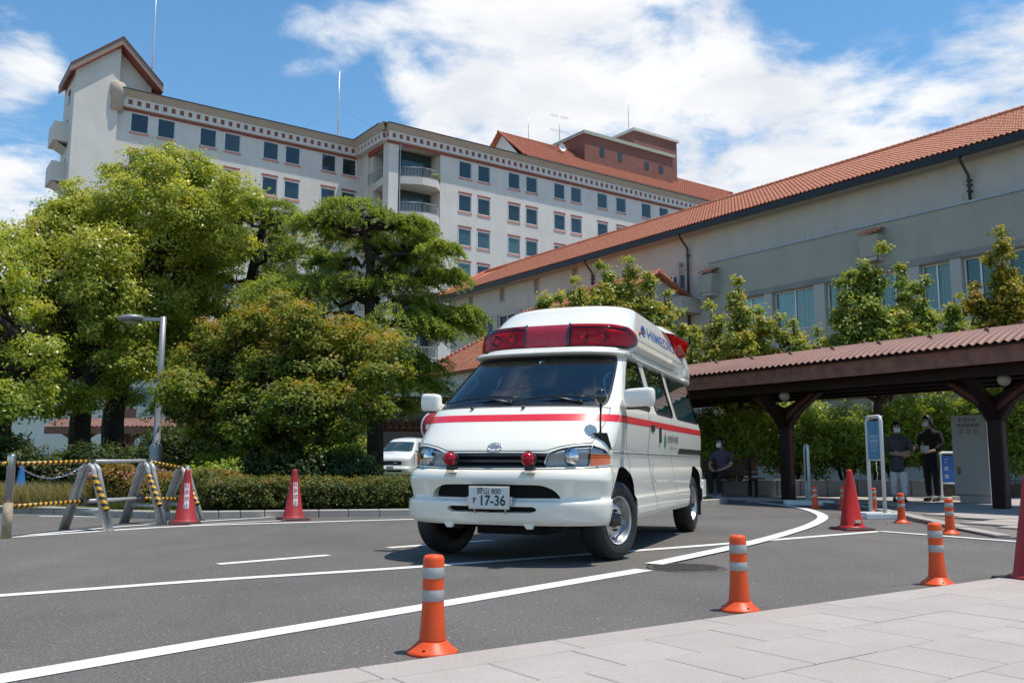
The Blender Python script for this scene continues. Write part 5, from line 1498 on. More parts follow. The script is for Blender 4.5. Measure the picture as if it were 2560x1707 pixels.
mb = MB(); mb.cbox(-.60,-.30,3.0,4.6,.4,1.30,.02); mb.build('stretcher_bench', M['interior'], amb)
for s_ in (1, -1):
    mb = MB(); mb.tube([(s_*.70,1.02,1.42),(s_*.655,1.03,1.43),(s_*.615,1.16,1.53),(s_*.635,1.20,1.58),(s_*.67,1.21,1.60)], .014, 7); mb.build('grab_handle', M['plate_white'], amb)
mb = MB(); mb.cbox(-.11,.11,1.30,1.33,1.66,1.73,.01); mb.tube([(0,1.31,1.73),(0,1.28,1.78)], .01, 5); mb.build('rear_view_mirror', M['black_plastic'], amb)
def sticker(x, z, w, h, m, rnd=False):
    mb = MB(); n = 16
    pts = [(x+w*math.cos(2*PI*i/n), z+h*math.sin(2*PI*i/n)) for i in range(n)] if rnd else [(x-w,z-h),(x+w,z-h),(x+w,z+h),(x-w,z+h)]
    mb.add([on_ws(a, b, -.006) for a, b in pts], [tuple(range(len(pts)))]); mb.build('sticker', m, amb)
sticker(.045, 1.722, .024, .013, mk('teal_sticker', (.22, .55, .48), .5, 0, 0)); sticker(.15, 1.742, .014, .007, M['plate_white'], True); sticker(.625, 1.735, .035, .014, M['plate_white'], True); sticker(.625, 1.728, .02, .006, M['orange_ink'], True)
# ================================================================== bollards, cones, barriers
def plastic(name, c, rough=.42, dirt=.25):
    t = NT(name); p = t.coord()
    c2 = t.mix(t.mr(t.noise(9, 7, .75, p, stretch=(1, 1, .45)), .46, .72, 0, dirt*1.6), c, (c[0]*.55, c[1]*.55+.01, c[2]*.6+.012))
    t.col(c2); t.set(Roughness=rough, Specular_IOR_Level=.3); t.bump(t.noise(60, 4, .6, p), .06, .002); return t.m
M['orange_plastic'] = plastic('orange_plastic', (.72, .085, .018))
M['red_plastic'] = plastic('red_plastic', (.42, .018, .014), .4)
M['red_plastic2'] = plastic('faded_red_plastic', (.36, .030, .035), .5)
M['blue_plastic'] = plastic('blue_plastic', (.03, .16, .42), .5)
M['reflective'] = mk('reflective_band', (.36, .36, .35), .45, .15, .12, 14)
M['black_base'] = mk('black_rubber_base', (.018, .016, .017), .6, 0, .3, 14)
M['white_label'] = mk('white_label', (.74, .74, .73), .55, 0, .05)
M['red_ink'] = mk('red_lettering', (.45, .03, .03), .55, 0, 0)
M['galv'] = mk('galvanised_pipe', (.40, .40, .39), .45, .2, .18, 9, dirt=.4)
M['steel_post'] = mk('stainless_post', (.40, .41, .42), .25, .85, .1)
def stripes():
    t = NT('black_yellow_stripe'); s = t.new('ShaderNodeSeparateXYZ'); t.l.new(t.coord(), s.inputs[0])
    ang = t.new('ShaderNodeMath', operation='ARCTAN2'); t.l.new(s.outputs[1], ang.inputs[0]); t.l.new(s.outputs[0], ang.inputs[1])
    v = t.math('ADD', t.math('MULTIPLY', s.outputs[2], 11.5), t.math('MULTIPLY', ang.outputs[0], 1/(2*PI)))
    f = t.math('FRACT', v)
    k = t.math('GREATER_THAN', f, .5)
    t.col(t.mix(k, (.62, .33, .015), (.022, .016, .012))); t.set(Roughness=.45)
    return t.m
M['stripe'] = stripes()

def make_bollard(label, loc):
    b = thing('traffic_bollard', label, 'bollard', loc, 0, 'orange lane bollards with grey bands')
    MB().lathe([(.108,0),(.108,.010),(.100,.016),(.075,.036),(.064,.048),(.060,.052)], 36).build('base', M['orange_plastic'], b)
    MB().lathe([(.058,.045),(.057,.06),(.052,.115),(.0465,.20),(.0455,.345),(.0455,.385),(.043,.396),(.036,.402),(.02,.405),(0,.406)], 36).build('post', M['orange_plastic'], b)
    for z in (.215, .308): MB().lathe([(.0468,z),(.0474,z+.001),(.0474,z+.045),(.0468,z+.046)], 36, caps=False).build('reflective_band', M['reflective'], b)
    bl = MB()
    for a in (.6, 2.6, 4.4): bl.lathe([(.007,0),(.006,.004),(0,.005)], 8, Matrix.Translation((.088*math.cos(a), .088*math.sin(a), .024)))
    bl.build('bolt', M['black_base'], b)
    return b
b0 = make_bollard('nearest orange bollard with grey bands, in front of the ambulance beside the pavement edge', (-.33, 3.92, 0))
for p, l in (((1.245, 5.05, 0), 'orange bollard beside the pavement edge, right of the manhole cover'),
             ((2.84, 6.15, 0), 'orange bollard at the pavement edge, nearest the half-hidden cone'),
             ((5.05, 10.55, .0), 'orange bollard at the kerb corner behind, closest to the parking machine'),
             ((5.33, 12.5, .0), 'orange bollard standing at the right end of the blue sign foot'),
             ((6.05, 15.25, .0), 'orange bollard seen between the two legs of the blue sign'),
             ((5.88, 16.2, .0), 'orange bollard mostly hidden behind the tall red cone'),
             ((5.47, 16.45, .0), 'farthest orange bollard, on the curved white line beside the narrow sign')):
    c = copy_tree(b0, loc=p, label=l); c.rotation_euler[2] = random.uniform(0, 6)

def make_cone(label, loc, m, h=.70, rz=.3, text=None, base='black_base', tag_=False, br=.135):
    c = thing('traffic_cone', label, 'traffic cone', loc, rz, 'road cones')
    MB().cbox(-.195, .195, -.195, .195, 0, .03, .008).build('base', M[base], c)
    MB().lathe([(.175,.028),(.172,.040),(br+.012,.048),(br,.058),(.040,h-.05),(.036,h-.02),(.026,h-.004),(0,h)], 36).build('body', M[m], c)
    if base == 'black_base': MB().box(-.2, .2, -.2, .2, -.001+.004, .012).build('rim', M[m], c)
    if text:
        lab = MB(); n = 8; r = lambda z: br + (.040-br)*(z-.058)/(h-.108)
        vs = []
        for z in (.20, .52):
            for k in range(n+1):
                a = (-.30 + .60*k/n)*(.105/r(z)) - PI/2; vs.append(((r(z)+.002)*math.cos(a), (r(z)+.002)*math.sin(a), z))
        lab.add(vs, [(k, k+1, n+2+k, n+1+k) for k in range(n)], True)
        o = lab.build('label', M['white_label'], c)
        for k, ch in enumerate(text):
            z = .485-.083*k; rr = r(z)+.0045
            text_obj(ch, .068, M['red_ink'] if k < 3 else M['black_ink'], o, Matrix.Translation((0, -rr, z)) @ Matrix.Rotation(R(90)-.13, 4, 'X'))
    if tag_:
        z = .12; MB().box(-.035, .035, -.142, -.128, .09, .125).build('label', mk('pale_tag', (.5, .52, .36), .6), c)
    return c
make_cone('red cone with vertical white no-parking label, in front of the metal pipe barriers', (-4.22, 11.85, 0), 'red_plastic2', .70, R(22), '駐車禁止')
make_cone('red cone with vertical white no-parking label, alone beside the low hedge', (-3.03, 12.72, 0), 'red_plastic2', .70, R(26), '駐車禁止')
make_cone('tall plain red cone on a square black base, beside the blue sign', (4.16, 11.2, 0), 'red_plastic', .73, R(12), None, tag_=True)
make_cone('red cone cut off by the right edge of the photo, on the pavement corner', (3.58, 6.30, 0), 'red_plastic2', .73, R(20))
make_cone('blue cone beyond the left steel post, beside the dry grass', (-9.05, 16.8, .0), 'blue_plastic', .72, R(10), br=.125)

# arched pipe barriers and their rails
def arch_frame(label, a, b, h, loc=None):
    a, b = Vector(a), Vector(b); c = (a+b)/2; d = (b-a).normalized(); w = (b-a).length
    ang = math.atan2(d.y, d.x)
    t = thing('pipe_barrier', label, 'barrier', (c.x, c.y, 0), ang, 'arched pipe barrier frames')
    r = .031
    pts = [(-w/2, 0, 0)]; rt = .105
    for k in range(13):
        an = PI - PI*k/12; pts.append((rt*math.cos(an), 0, h-rt+rt*math.sin(an)))
    pts.append((w/2, 0, 0))
    for y in (-.038, .038):
        MB().tube([(p[0], y, p[2]) for p in pts], r, 12).build('arch_pipe', M['galv'], t)
    MB().tube([(-w/2*.62, 0, h*.30), (w/2*.62, 0, h*.30)], .022, 8).build('cross_pipe', M['galv'], t)
    # striped tape wound on the right leg
    p1 = Vector((w/2*.96, -.038, .03+h*.28)); p0 = Vector((rt*1.02, -.038, h-rt*1.15)); L = (p0-p1).length
    mbt = MB().lathe([(r+.002,0),(r+.002,L)], 12, caps=False); o = mbt.build('striped_tape', M['stripe'], t)
    o.location = p1; o.rotation_euler = (p0-p1).to_track_quat('Z', 'Y').to_euler()
    return t
arch_frame('nearest arched pipe barrier frame with yellow and black taped leg, right of the steel post', (-5.30, 10.86, 0), (-4.66, 10.62, 0), .75)
arch_frame('middle arched pipe barrier frame, left of the red cone', (-5.12, 12.12, 0), (-4.44, 11.66, 0), .77)
arch_frame('farthest arched pipe barrier frame, partly hidden behind the labelled red cone', (-4.95, 12.95, 0), (-4.22, 12.42, 0), .70)
def post(label, loc, h, r, old=0):
    t = thing('steel_post', label, 'post', loc, 0)
    MB().lathe([(r,old),(r,h-.02),(r*.96,h-.006),(r*.8,h)], 24).build('shaft', M['steel_post'], t)
    if old:
        MB().lathe([(r*1.12,0),(r*1.12,old),(r*1.0,old+.004)], 24).build('sleeve', mk('worn_cream_sleeve', (.50, .40, .26), .7, 0, .35, 12, dirt=.9), t)
    return t
post('shiny steel post with worn cream foot at the left edge of the photo', (-5.24, 9.52, 0), .86, .042, .36)
post('short steel post behind the farthest arched frame', (-4.62, 12.95, 0), .74, .045)
def rail(label, a, b, r, m='galv', cat='rail', grp='pipes of the barrier'):
    a, b = Vector(a), Vector(b); L = (b-a).length
    o = MB().lathe([(r,0),(r,L)], 14).build('barrier_pipe', M[m]); o.location = a; o.rotation_euler = (b-a).to_track_quat('Z', 'Y').to_euler()
    tag(o, label, cat, grp); return o
rail('striped top pipe from the steel post to the nearest arch', (-5.20, 9.54, .765), (-4.99, 10.72, .795), .024, 'stripe')
rail('striped bottom pipe from the steel post to the nearest arch', (-5.20, 9.54, .325), (-5.04, 10.72, .33), .024, 'stripe')
rail('plain grey top pipe between the first and middle arches', (-4.98, 10.76, .793), (-4.79, 11.88, .805), .024)
rail('plain grey bottom pipe between the first and middle arches', (-5.02, 10.76, .33), (-4.84, 11.88, .32), .024)
rail('striped top pipe from the middle arch to the farthest arch', (-4.78, 11.9, .80), (-4.58, 12.7, .705), .024, 'stripe')
rail('striped bottom pipe from the middle arch to the farthest arch', (-4.82, 11.9, .32), (-4.6, 12.7, .28), .024, 'stripe')
rail('striped pipe left of the steel post at the picture edge', (-5.7, 9.4, .77), (-5.27, 9.50, .77), .022, 'stripe')
def clamp(label, p):
    t = thing('pipe_clamp', label, 'clamp', p, .4, 'clamps holding the barrier pipes')
    MB().box(-.035, .035, -.03, .03, -.045, .05).build('body', M['hub_iron'], t); MB().tube([(-.06,0,.03),(.06,0,.03)], .012, 6).build('bolt', M['hub_iron'], t)
clamp('clamp on top of the nearest arch', (-4.985, 10.74, .775)); clamp('clamp on top of the middle arch', (-4.785, 11.89, .785)); clamp('clamp on top of the farthest arch', (-4.585, 12.69, .695))
clamp('low clamp behind the nearest arch', (-5.03, 10.74, .325)); clamp('low clamp behind the middle arch', (-4.83, 11.89, .318))
def chain(label, a, b, sag, n=40):
    a, b = Vector(a), Vector(b); L = MB(); 
    P = [a.lerp(b, k/n) - Vector((0, 0, sag*4*(k/n)*(1-k/n))) for k in range(n+1)]
    for k in range(n):
        p, q = P[k], P[k+1]; d = (q-p); u_ = d.normalized(); s_ = u_.cross(Vector((0,0,1))).normalized(); w_ = s_ if k % 2 else u_.cross(s_)
        c_ = (p+q)/2; l_ = d.length*.68
        L.tube([c_ + u_*l_*math.cos(t)+w_*.009*math.sin(t) for t in np.linspace(0, 2*PI, 9)], .0032, 4, caps=False)
    o = L.build('chain', M['chrome']); tag(o, label, 'chain', 'chains on the barrier pipes')
chain('sagging chain between the steel post and the nearest arch', (-5.2, 9.55, .76), (-4.99, 10.70, .80), .17, 44)
chain('short chain hanging on the striped pipe behind the middle arch', (-4.77, 11.9, .80), (-4.57, 12.72, .70), .09, 24)

# street lamp
M['lamp_grey'] = mk('lamp_grey_paint', (.30, .30, .315), .45, .35, .08, 3)
sl_ = thing('street_lamp', 'grey street lamp with a flat round head on a short arm', 'street lamp', (-7.06, 18.0, .08), R(8))
MB().lathe([(.125,0),(.125,1.02),(.10,1.06),(.072,1.09),(.062,2.4),(.056,3.62),(.0,3.63)], 20).build('pole', M['lamp_grey'], sl_)
MB().box(-.56, .06, -.028, .028, 3.53, 3.60).build('arm', M['lamp_grey'], sl_)
hd = MB().lathe([(.0,.0),(.18,.0),(.23,.02),(.25,.07),(.245,.10),(.20,.125),(0,.13)], 28, Matrix.Translation((-.62, 0, 3.50)) @ Matrix.Rotation(R(-4), 4, 'Y')).build('lamp_head', M['lamp_grey'], sl_)
MB().lathe([(0,-.045),(.10,-.035),(.17,-.002)], 24, Matrix.Translation((-.62, 0, 3.50)), caps=False).build('diffuser', mk('frosted_diffuser', (.6, .58, .52), .4), sl_)

# ================================================================== signs
M['sign_white'] = mk('sign_white_paint', (.62, .66, .66), .45, .1, .06, 6, dirt=.15)
M['sign_blue'] = mk('faded_blue_panel', (.085, .24, .42), .5, 0, .12, 5)
M['sign_blue2'] = mk('blue_panel', (.012, .11, .42), .5, 0, .06)
def stand(name, label, loc, rz, w, h, panel, z0, feet=True, m='sign_blue', foot=.62):
    t = thing(name, label, 'sign', loc, rz, None)
    r = .028; c = .07
    pts = [(-w/2, 0, .05), (-w/2, 0, h-c)] + [(-w/2+c-c*math.cos(a), 0, h-c+c*math.sin(a)) for a in (.4, .8, 1.2, PI/2)] + [(w/2-c+c*math.sin(a), 0, h-c+c*math.cos(a)) for a in (.0, .4, .8, 1.2, PI/2)] + [(w/2, 0, .05)]
    MB().tube(pts, r, 10).build('frame', M['sign_white'], t)
    MB().tube([(-w/2, 0, z0), (w/2, 0, z0)], .014, 8).build('cross_bar', M['sign_white'], t)
    MB().box(-w/2+r, w/2-r, -.010, .010, z0+.02, h-.06).build('panel', M[m], t)
    if feet:
        for x in (-w/2, w/2): MB().cbox(x-.04, x+.04, -foot/2, foot/2, 0, .085, .006).build('foot', M['sign_white'], t)
    return t
s1 = stand('parking_sign', 'tall white framed sign stand with a faded blue panel, beside the red cone', (5.45, 13.6, 0), R(-84), .42, 1.50, True, .86)
mb = MB(); mb.box(-.2, .2, -.06, .05, 1.50, 1.512); mb.build('cap', M['sign_white'], s1)
for i, (tx, sz) in enumerate((('ご来院の方へ', .052), ('事前精算機', .052), ('をご利用', .052), ('ください', .052))):
    text_obj(tx, sz, M['white_label'], s1, Matrix.Translation((0, -.013, 1.205-.068*i)) @ Matrix.Rotation(R(90), 4, 'X'))
MB().tube([(.03,0,.86),(.0,.01,.72),(.05,0,.66),(.02,0,.55)], .004, 4).build('string', M['white_label'], s1)
s2 = stand('parking_sign', 'white sign stand seen almost edge-on, near the canopy post', (5.85, 18.0, .0), R(80), .42, 1.16, True, .45, m='pane', foot=.9)
s3 = stand('parking_sign', 'small blue sign stand half hidden behind the parking machine', (9.17, 19.0, FZ), R(4), .42, .99, True, .36, m='sign_blue2')
for i, ch in enumerate('ご自由'): text_obj(ch, .10, M['white_label'], s3, Matrix.Translation((-.09, -.013, .82-.16*i)) @ Matrix.Rotation(R(90), 4, 'X'))
# parking payment machine
M['machine_grey'] = mk('machine_grey', (.36, .355, .345), .5, .1, .06, 3)
pm = thing('payment_machine', 'grey parking payment cabinet with black lettering beside the canopy post', 'payment machine', (8.86, 17.50, FZ), R(-54.5))
MB().cbox(-.345, .345, -.02, .50, .17, 1.70, .006).build('cabinet', M['machine_grey'], pm)
MB().box(-.29, .31, .05, .46, 0, .168).build('plinth', M['machine_grey'], pm)
MB().box(-.33, .33, -.028, -.022, .19, 1.68).build('door', M['machine_grey'], pm)
MB().cbox(-.26, -.20, -.045, -.029, .56, .70, .006).build('handle', M['black_gloss'], pm)
for i, tx in enumerate(('駐車料金', '事前精算機')): text_obj(tx, .088, M['black_ink'], pm, Matrix.Translation((-.01, -.0305, 1.60-.105*i)) @ Matrix.Rotation(R(90), 4, 'X'))
lv = MB()
for c_ in range(3):
    for r_ in range(3): lv.box(-.19+.14*c_, -.10+.14*c_, -.034, -.0285, 1.34+.03*r_, 1.35+.03*r_)
lv.build('louvre', M['hub_iron'], pm)['kind'] = 'stuff'

# ================================================================== covered way on the right
M['canopy_red'] = mk('red_brown_roof_sheet', (.185, .083, .060), .6, .1, .18, 2, dirt=.3)
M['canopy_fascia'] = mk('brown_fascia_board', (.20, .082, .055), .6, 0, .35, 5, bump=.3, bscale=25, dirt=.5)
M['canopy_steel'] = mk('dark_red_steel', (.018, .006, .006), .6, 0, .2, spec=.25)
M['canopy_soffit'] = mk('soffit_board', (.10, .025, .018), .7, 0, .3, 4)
M['globe'] = mk('frosted_globe', (.30, .26, .22), .35, 0, .05)
CP = Vector((5.80, 19.10, FZ)); CR = AX + PI/2 + R(-1.8)       # first post; local x runs along the roof, away to the left
cv = thing('covered_walkway', 'covered walkway with brown corrugated roof on dark red branching posts', 'canopy', CP, CR)
c0, c1 = -13.5, 5.6
# y < 0 is towards the inner side; the open road side is y > 0
EH = 2.34
def roof_h(y):
    if y > 0: return .40*math.sin(PI*.5*(1.32-y)/1.32)**.9
    return .40*math.cos(PI*.5*max(0, min(1, (-y-.5)/1.6)))**.8 if y < -.5 else .40
nx = int((c1-c0)/.0235); ny = 20
xs_ = np.linspace(c0, c1, nx+1); vs = []
for i, x in enumerate(xs_):
    rip = .015*math.sin(2*PI*x/.142)
    for j in range(ny+1):
        t = j/ny; yy = 1.32 - 3.35*t; zz = EH+.315+roof_h(yy) + rip*1.25
        vs.append((x, yy, zz))
vs = np.array(vs); ii = np.arange(nx)[:,None]*(ny+1)+np.arange(ny)[None]; ii = ii.ravel()
F_ = np.stack([ii, ii+1, ii+ny+2, ii+ny+1], 1)
link('roof_sheet', np_mesh('roof_sheet', vs, F_, M['canopy_red'], smooth=True), cv)
MB().box(c0, c1, 1.14, 1.20, EH, EH+.30).build('fascia', M['canopy_fascia'], cv)
MB().box(c0, c1, -1.96, -1.90, EH, EH+.30).build('fascia', M['canopy_fascia'], cv)
MB().box(c0, c1, 1.205, 1.27, EH+.27, EH+.30).build('drip_edge', M['canopy_steel'], cv)
MB().box(c1-.06, c1, -1.89, 1.13, EH, EH+.30).build('fascia', M['canopy_fascia'], cv)
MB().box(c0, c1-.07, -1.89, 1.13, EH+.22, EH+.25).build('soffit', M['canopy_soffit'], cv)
for y in (.80, 0, -.80, -1.5): MB().box(c0, c1, y-.05, y+.05, EH-.16, EH+.215).build('beam', M['canopy_steel'], cv)
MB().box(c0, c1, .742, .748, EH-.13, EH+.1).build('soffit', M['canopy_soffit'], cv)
sg_ = MB().prism_y([(-.05,0),(.05,0),(0,.06)], 0, .04).mesh('snow_guard', M['canopy_red'])
k = 0; x = c1-.4
while x > c0:
    for t, o_ in ((.22, 0), (.42, .32)):
        link('snow_guard', sg_, cv, (x-o_, 1.32-2.64*t, EH+.33+roof_h(1.32-2.64*t)))
    x -= 1.0
def cpost(x):
    p = MB(); p.cbox(x-.115, x+.115, -.115, .115, 0, 1.52, .025)
    o = p.build('post', M['canopy_steel'], cv)
    MB().box(x-.120, x-.117, -.05, .05, .3, 1.6).build('post_face', M['canopy_soffit'], o)
    for s_ in (1, -1):
        q = MB(); q.prism_y([(x+s_*.115,1.46),(x-s_*.02,1.60),(x-s_*.02,1.88),(x+s_*.66,EH-.15),(x+s_*.92,EH-.15),(x+s_*.30,1.76)][::s_], -.085, .085); q.build('branch', M['canopy_steel'], o)
        q = MB(); q.prism_y([(x+s_*.04,1.62),(x-s_*.0,1.70),(x+s_*.70,EH-.16),(x+s_*.82,EH-.16)][::s_], .087, .093); q.build('branch_face', M['canopy_soffit'], o)
        q = MB(); q.add([(x-.08,s_*.115,1.5),(x+.08,s_*.115,1.5),(x+.08,s_*.8,EH-.17),(x-.08,s_*.8,EH-.17),(x-.08,s_*.05,1.75),(x+.08,s_*.05,1.75),(x+.08,s_*.62,EH-.17),(x-.08,s_*.62,EH-.17)],
                        [(0,1,2,3),(4,7,6,5),(0,3,7,4),(1,5,6,2)]); q.build('branch', M['canopy_steel'], o)
    MB().ball((x-.50, .62, EH-.22), .105, 20, 14).build('globe_lamp', M['globe'], cv)
    MB().tube([(x-.50,.62,EH-.12),(x-.50,.62,EH+.2)], .02, 8).build('lamp_stem', M['canopy_steel'], cv)
cpost(0); cpost(-4.45); cpost(-8.9)

# bench and planter behind
M['bench_wood'] = mk('bench_wood', (.085, .035, .02), .7, 0, .3, 6)
bn = thing('park_bench', 'dark wooden bench in the canopy shade where a person sits', 'bench', (4.75, 20.62, FZ), R(4))
for i in range(4): MB().cbox(-.95, .95, -.22+.115*i, -.12+.115*i, .40, .435, .006).build('seat_slat', M['bench_wood'], bn)
for i in range(4): MB().cbox(-.95, .95, .26, .29, .48+.10*i, .56+.10*i, .006).build('back_slat', M['bench_wood'], bn)
for x in (-.75, .75):
    MB().box(x-.03, x+.03, -.2, -.15, 0, .40).build('leg', M['canopy_steel'], bn); MB().box(x-.03, x+.03, .21, .255, 0, .90).build('leg', M['canopy_steel'], bn); MB().box(x-.03, x+.03, -.15, .21, .36, .395).build('bracket', M['canopy_steel'], bn)
plw = thing('planter_wall', 'low dark stone block wall holding the bushes behind the canopy', 'wall', (3.0, 21.15, FZ), R(2.4))
M['planter_stone'] = stone_mat('planter_stone', (.17, .155, .14), (.25, .23, .205), scale=.5)
x = 0.0; i = 0
while x < 12.5:
    w_ = .56+.16*((i*37) % 5)/4; MB().cbox(x+.008, x+w_-.008, 0, .26, 0, .36+.012*((i*13) % 3), .012).build('stone_block', M['planter_stone'], plw); x += w_; i += 1
MB().box(0, 12.5, .03, .2, 0, .33).build('mortar_core', M['joint'], plw)
tag(MB().box(2.4, 18, 21.45, 27, .02, .34).build('planting_soil', M['soil']), kind='structure')

# ================================================================== people
M['skin'] = mk('skin', (.42, .25, .18), .55, 0, .08)
M['hair_black'] = mk('black_hair', (.012, .010, .010), .45, 0, .2, 40)
M['mask_white'] = mk('white_mask', (.72, .73, .75), .8, 0, 0)
M['mask_teal'] = mk('teal_mask', (.28, .52, .50), .8, 0, 0)
def cloth(name, c, sc=40): return mk(name, c, .9, 0, .22, 5, bump=.15, bscale=sc)
M['grey_cloth'] = cloth('dark_grey_tunic', (.055, .06, .07)); M['white_cloth'] = cloth('white_trousers', (.62, .62, .66)); M['black_cloth'] = cloth('black_cloth', (.012, .012, .014))
M['purple_cloth'] = cloth('dull_purple_shirt', (.085, .06, .10)); M['navy_cloth'] = cloth('navy_uniform', (.02, .03, .06)); M['shoe_grey'] = cloth('grey_shoe', (.22, .22, .25)); M['shoe_dark'] = cloth('dark_shoe', (.03, .025, .022))
def skin_mesh(name, m, parent, J, E, root=0, sub=2):
    """J: list of (x,y,z,rx,ry); E: edges -> one continuous skinned surface"""
    bm = bmesh.new(); lay = bm.verts.layers.skin.verify(); bv = []
    for i, j in enumerate(J):
        q = bm.verts.new(j[:3]); q[lay].radius = (j[3], j[4] if len(j) > 4 else j[3]); q[lay].use_root = (i == root); bv.append(q)
    for e in E: bm.edges.new((bv[e[0]], bv[e[1]]))
    me = bpy.data.meshes.new(name); bm.to_mesh(me); bm.free()
    me.materials.append(m); o = link(name, me, parent)
    sk = o.modifiers.new('skin', 'SKIN'); sk.use_smooth_shade = True
    ss = o.modifiers.new('sub', 'SUBSURF'); ss.levels = ss.render_levels = sub
    return o
def chainJ(J, E, pts, frm=None):
    last = frm
    for p in pts:
        J.append(p); i = len(J)-1
        if last is not None: E.append((last, i))
        last = i
    return last
def hand(parent, wrist, direction, palm_up=(0, 0, -1), s=1.0, curl=.5):
    """palm with four unequal bent fingers and a thumb from the side of the palm"""
    w = Vector(wrist); d = Vector(direction).normalized(); n = Vector(palm_up); n = (n - d*n.dot(d)).normalized(); sd_ = d.cross(n)
    J, E = [], []
    chainJ(J, E, [(*(w - d*.02), .019*s, .024*s), (*(w + d*.035*s), .014*s, .034*s), (*(w + d*.075*s), .012*s, .036*s)])
    for k, (off, L) in enumerate(((-.030,.058),(-.010,.068),(.010,.064),(.029,.050))):
        b = w + d*.078*s + sd_*off*s; a = curl
        p1 = b + (d*math.cos(a*.5)+n*math.sin(a*.5))*L*.48*s; p2 = p1 + (d*math.cos(a*1.3)+n*math.sin(a*1.3))*L*.34*s; p3 = p2 + (d*math.cos(a*1.9)+n*math.sin(a*1.9))*L*.26*s
        chainJ(J, E, [(*b, .0088*s), (*p1, .0082*s), (*p2, .0076*s), (*p3, .0062*s)], 2)
    t0 = w + d*.025*s - sd_*.03*s; t1 = t0 + (d*.6 - sd_*.75 + n*.2).normalized()*.036*s; t2 = t1 + (d*.9 - sd_*.3 + n*.35).normalized()*.028*s
    chainJ(J, E, [(*t0, .012*s), (*t1, .0095*s), (*t2, .0075*s)], 1)
    return skin_mesh('hand', M['skin'], parent, J, E, 1, 1)
def head(parent, pos, yaw, tilt=0.0, mask=None, hair='short', s=1.0, m_skin='skin'):
    """head centre pos; faces local -y turned by yaw"""
    Mx = Matrix.Translation(pos) @ Matrix.Rotation(yaw, 4, 'Z') @ Matrix.Rotation(tilt, 4, 'X') @ Matrix.Scale(s, 4)
    mb = MB(); n, m_ = 24, 18; vs = []; fs = []
    for i in range(m_+1):
        a = PI*i/m_-PI/2
        for k in range(n):
            b = 2*PI*k/n; x = .074*math.cos(a)*math.cos(b); y = .092*math.cos(a)*math.sin(b); z = .116*math.sin(a)
            lo = max(0, -z/.116); x *= 1-.30*lo**1.4; y = y*(1-.18*lo) - .012*lo
            f = max(0, -math.sin(b))*math.cos(a)                      # front of the face
            y -= .010*f*math.exp(-((z+.085)/.03)**2)                 # chin
            y += .008*f*math.exp(-((z-.012)/.018)**2)*min(1, abs(x)/.02)*(1 if abs(x) < .055 else 0)   # eye sockets
            y -= .006*f*math.exp(-((z-.04)/.02)**2)                  # brow
            vs.append((x, y, z))
    for i in range(m_):
        for k in range(n): j = (k+1) % n; fs.append((i*n+k, i*n+j, (i+1)*n+j, (i+1)*n+k))
    mb.add(vs, fs, True, Mx)
    mb.tube([(0,-.088,.022),(0,-.104,-.012),(0,-.100,-.022)], [.008,.014,.010], 8, M=Mx)          # nose
    for s_ in (1, -1): mb.ball((s_*.074, .008, -.005), (.010,.020,.032), 10, 8, M=Mx)             # ears
    mb.tube([(-.022,-.089,-.052),(0,-.096,-.050),(.022,-.089,-.052)], [.005,.008,.005], 6, M=Mx)   # lips
    o = mb.build('head', M[m_skin], parent)
    ey = MB()
    for s_ in (1, -1): ey.ball((s_*.030, -.082, .010), (.013,.008,.007), 10, 6, M=Mx)
    ey.build('eyes', M['hair_black'], o)
    hb = MB(); hv = []; hf = []
    for i in range(m_+1):
        a = PI*i/m_-PI/2
        for k in range(n):
            b = 2*PI*k/n; sb = math.sin(b); g_ = 1.10 + .05*math.sin(5*b+i)
            lim = (.055 if hair == 'short' else .048) if sb < -.35 else ((-.04 if hair == 'short' else -.075) if sb < .1 else -.085)
            z = .116*math.sin(a)*1.10; x = .078*math.cos(a)*math.cos(b)*g_*(1.08 if hair != 'short' else 1); y = .094*math.cos(a)*sb*g_ + .006
            z = max(z, lim + .012*math.sin(7*b))
            hv.append((x, y, z))
    hb.add(hv, fs, True, Mx); hb.build('hair', M['hair_black'], parent)
    if mask:
        q = MB(); qv = []; qn = 12
        for i in range(6):
            z = .000 - .092*i/5
            for k in range(qn+1):
                b = -PI/2 + (k/qn-.5)*2.3; bl_ = .012*math.cos((k/qn-.5)*PI)*math.sin(PI*(i+.4)/5.8)
                lo = max(0, -z/.116); r1, r2 = .077*(1-.27*lo), .094*(1-.10*lo)
                qv.append((r1*math.cos(b)*1.02, r2*math.sin(b)-.014*lo-bl_-.008*math.cos((k/qn-.5)*PI), z))
        q.add(qv, [(i*(qn+1)+k, i*(qn+1)+k+1, (i+1)*(qn+1)+k+1, (i+1)*(qn+1)+k) for i in range(5) for k in range(qn)], True, Mx)
        for s_ in (1, -1): q.tube([(s_*.068,-.045,-.012),(s_*.076,.0,.008),(s_*.074,.018,-.012)], .0025, 5, M=Mx)
        q.build('mask', M[mask], parent)
    return o
def limb(name, m, parent, pts): J, E = [], []; chainJ(J, E, pts); return skin_mesh(name, m, parent, J, E, 0)

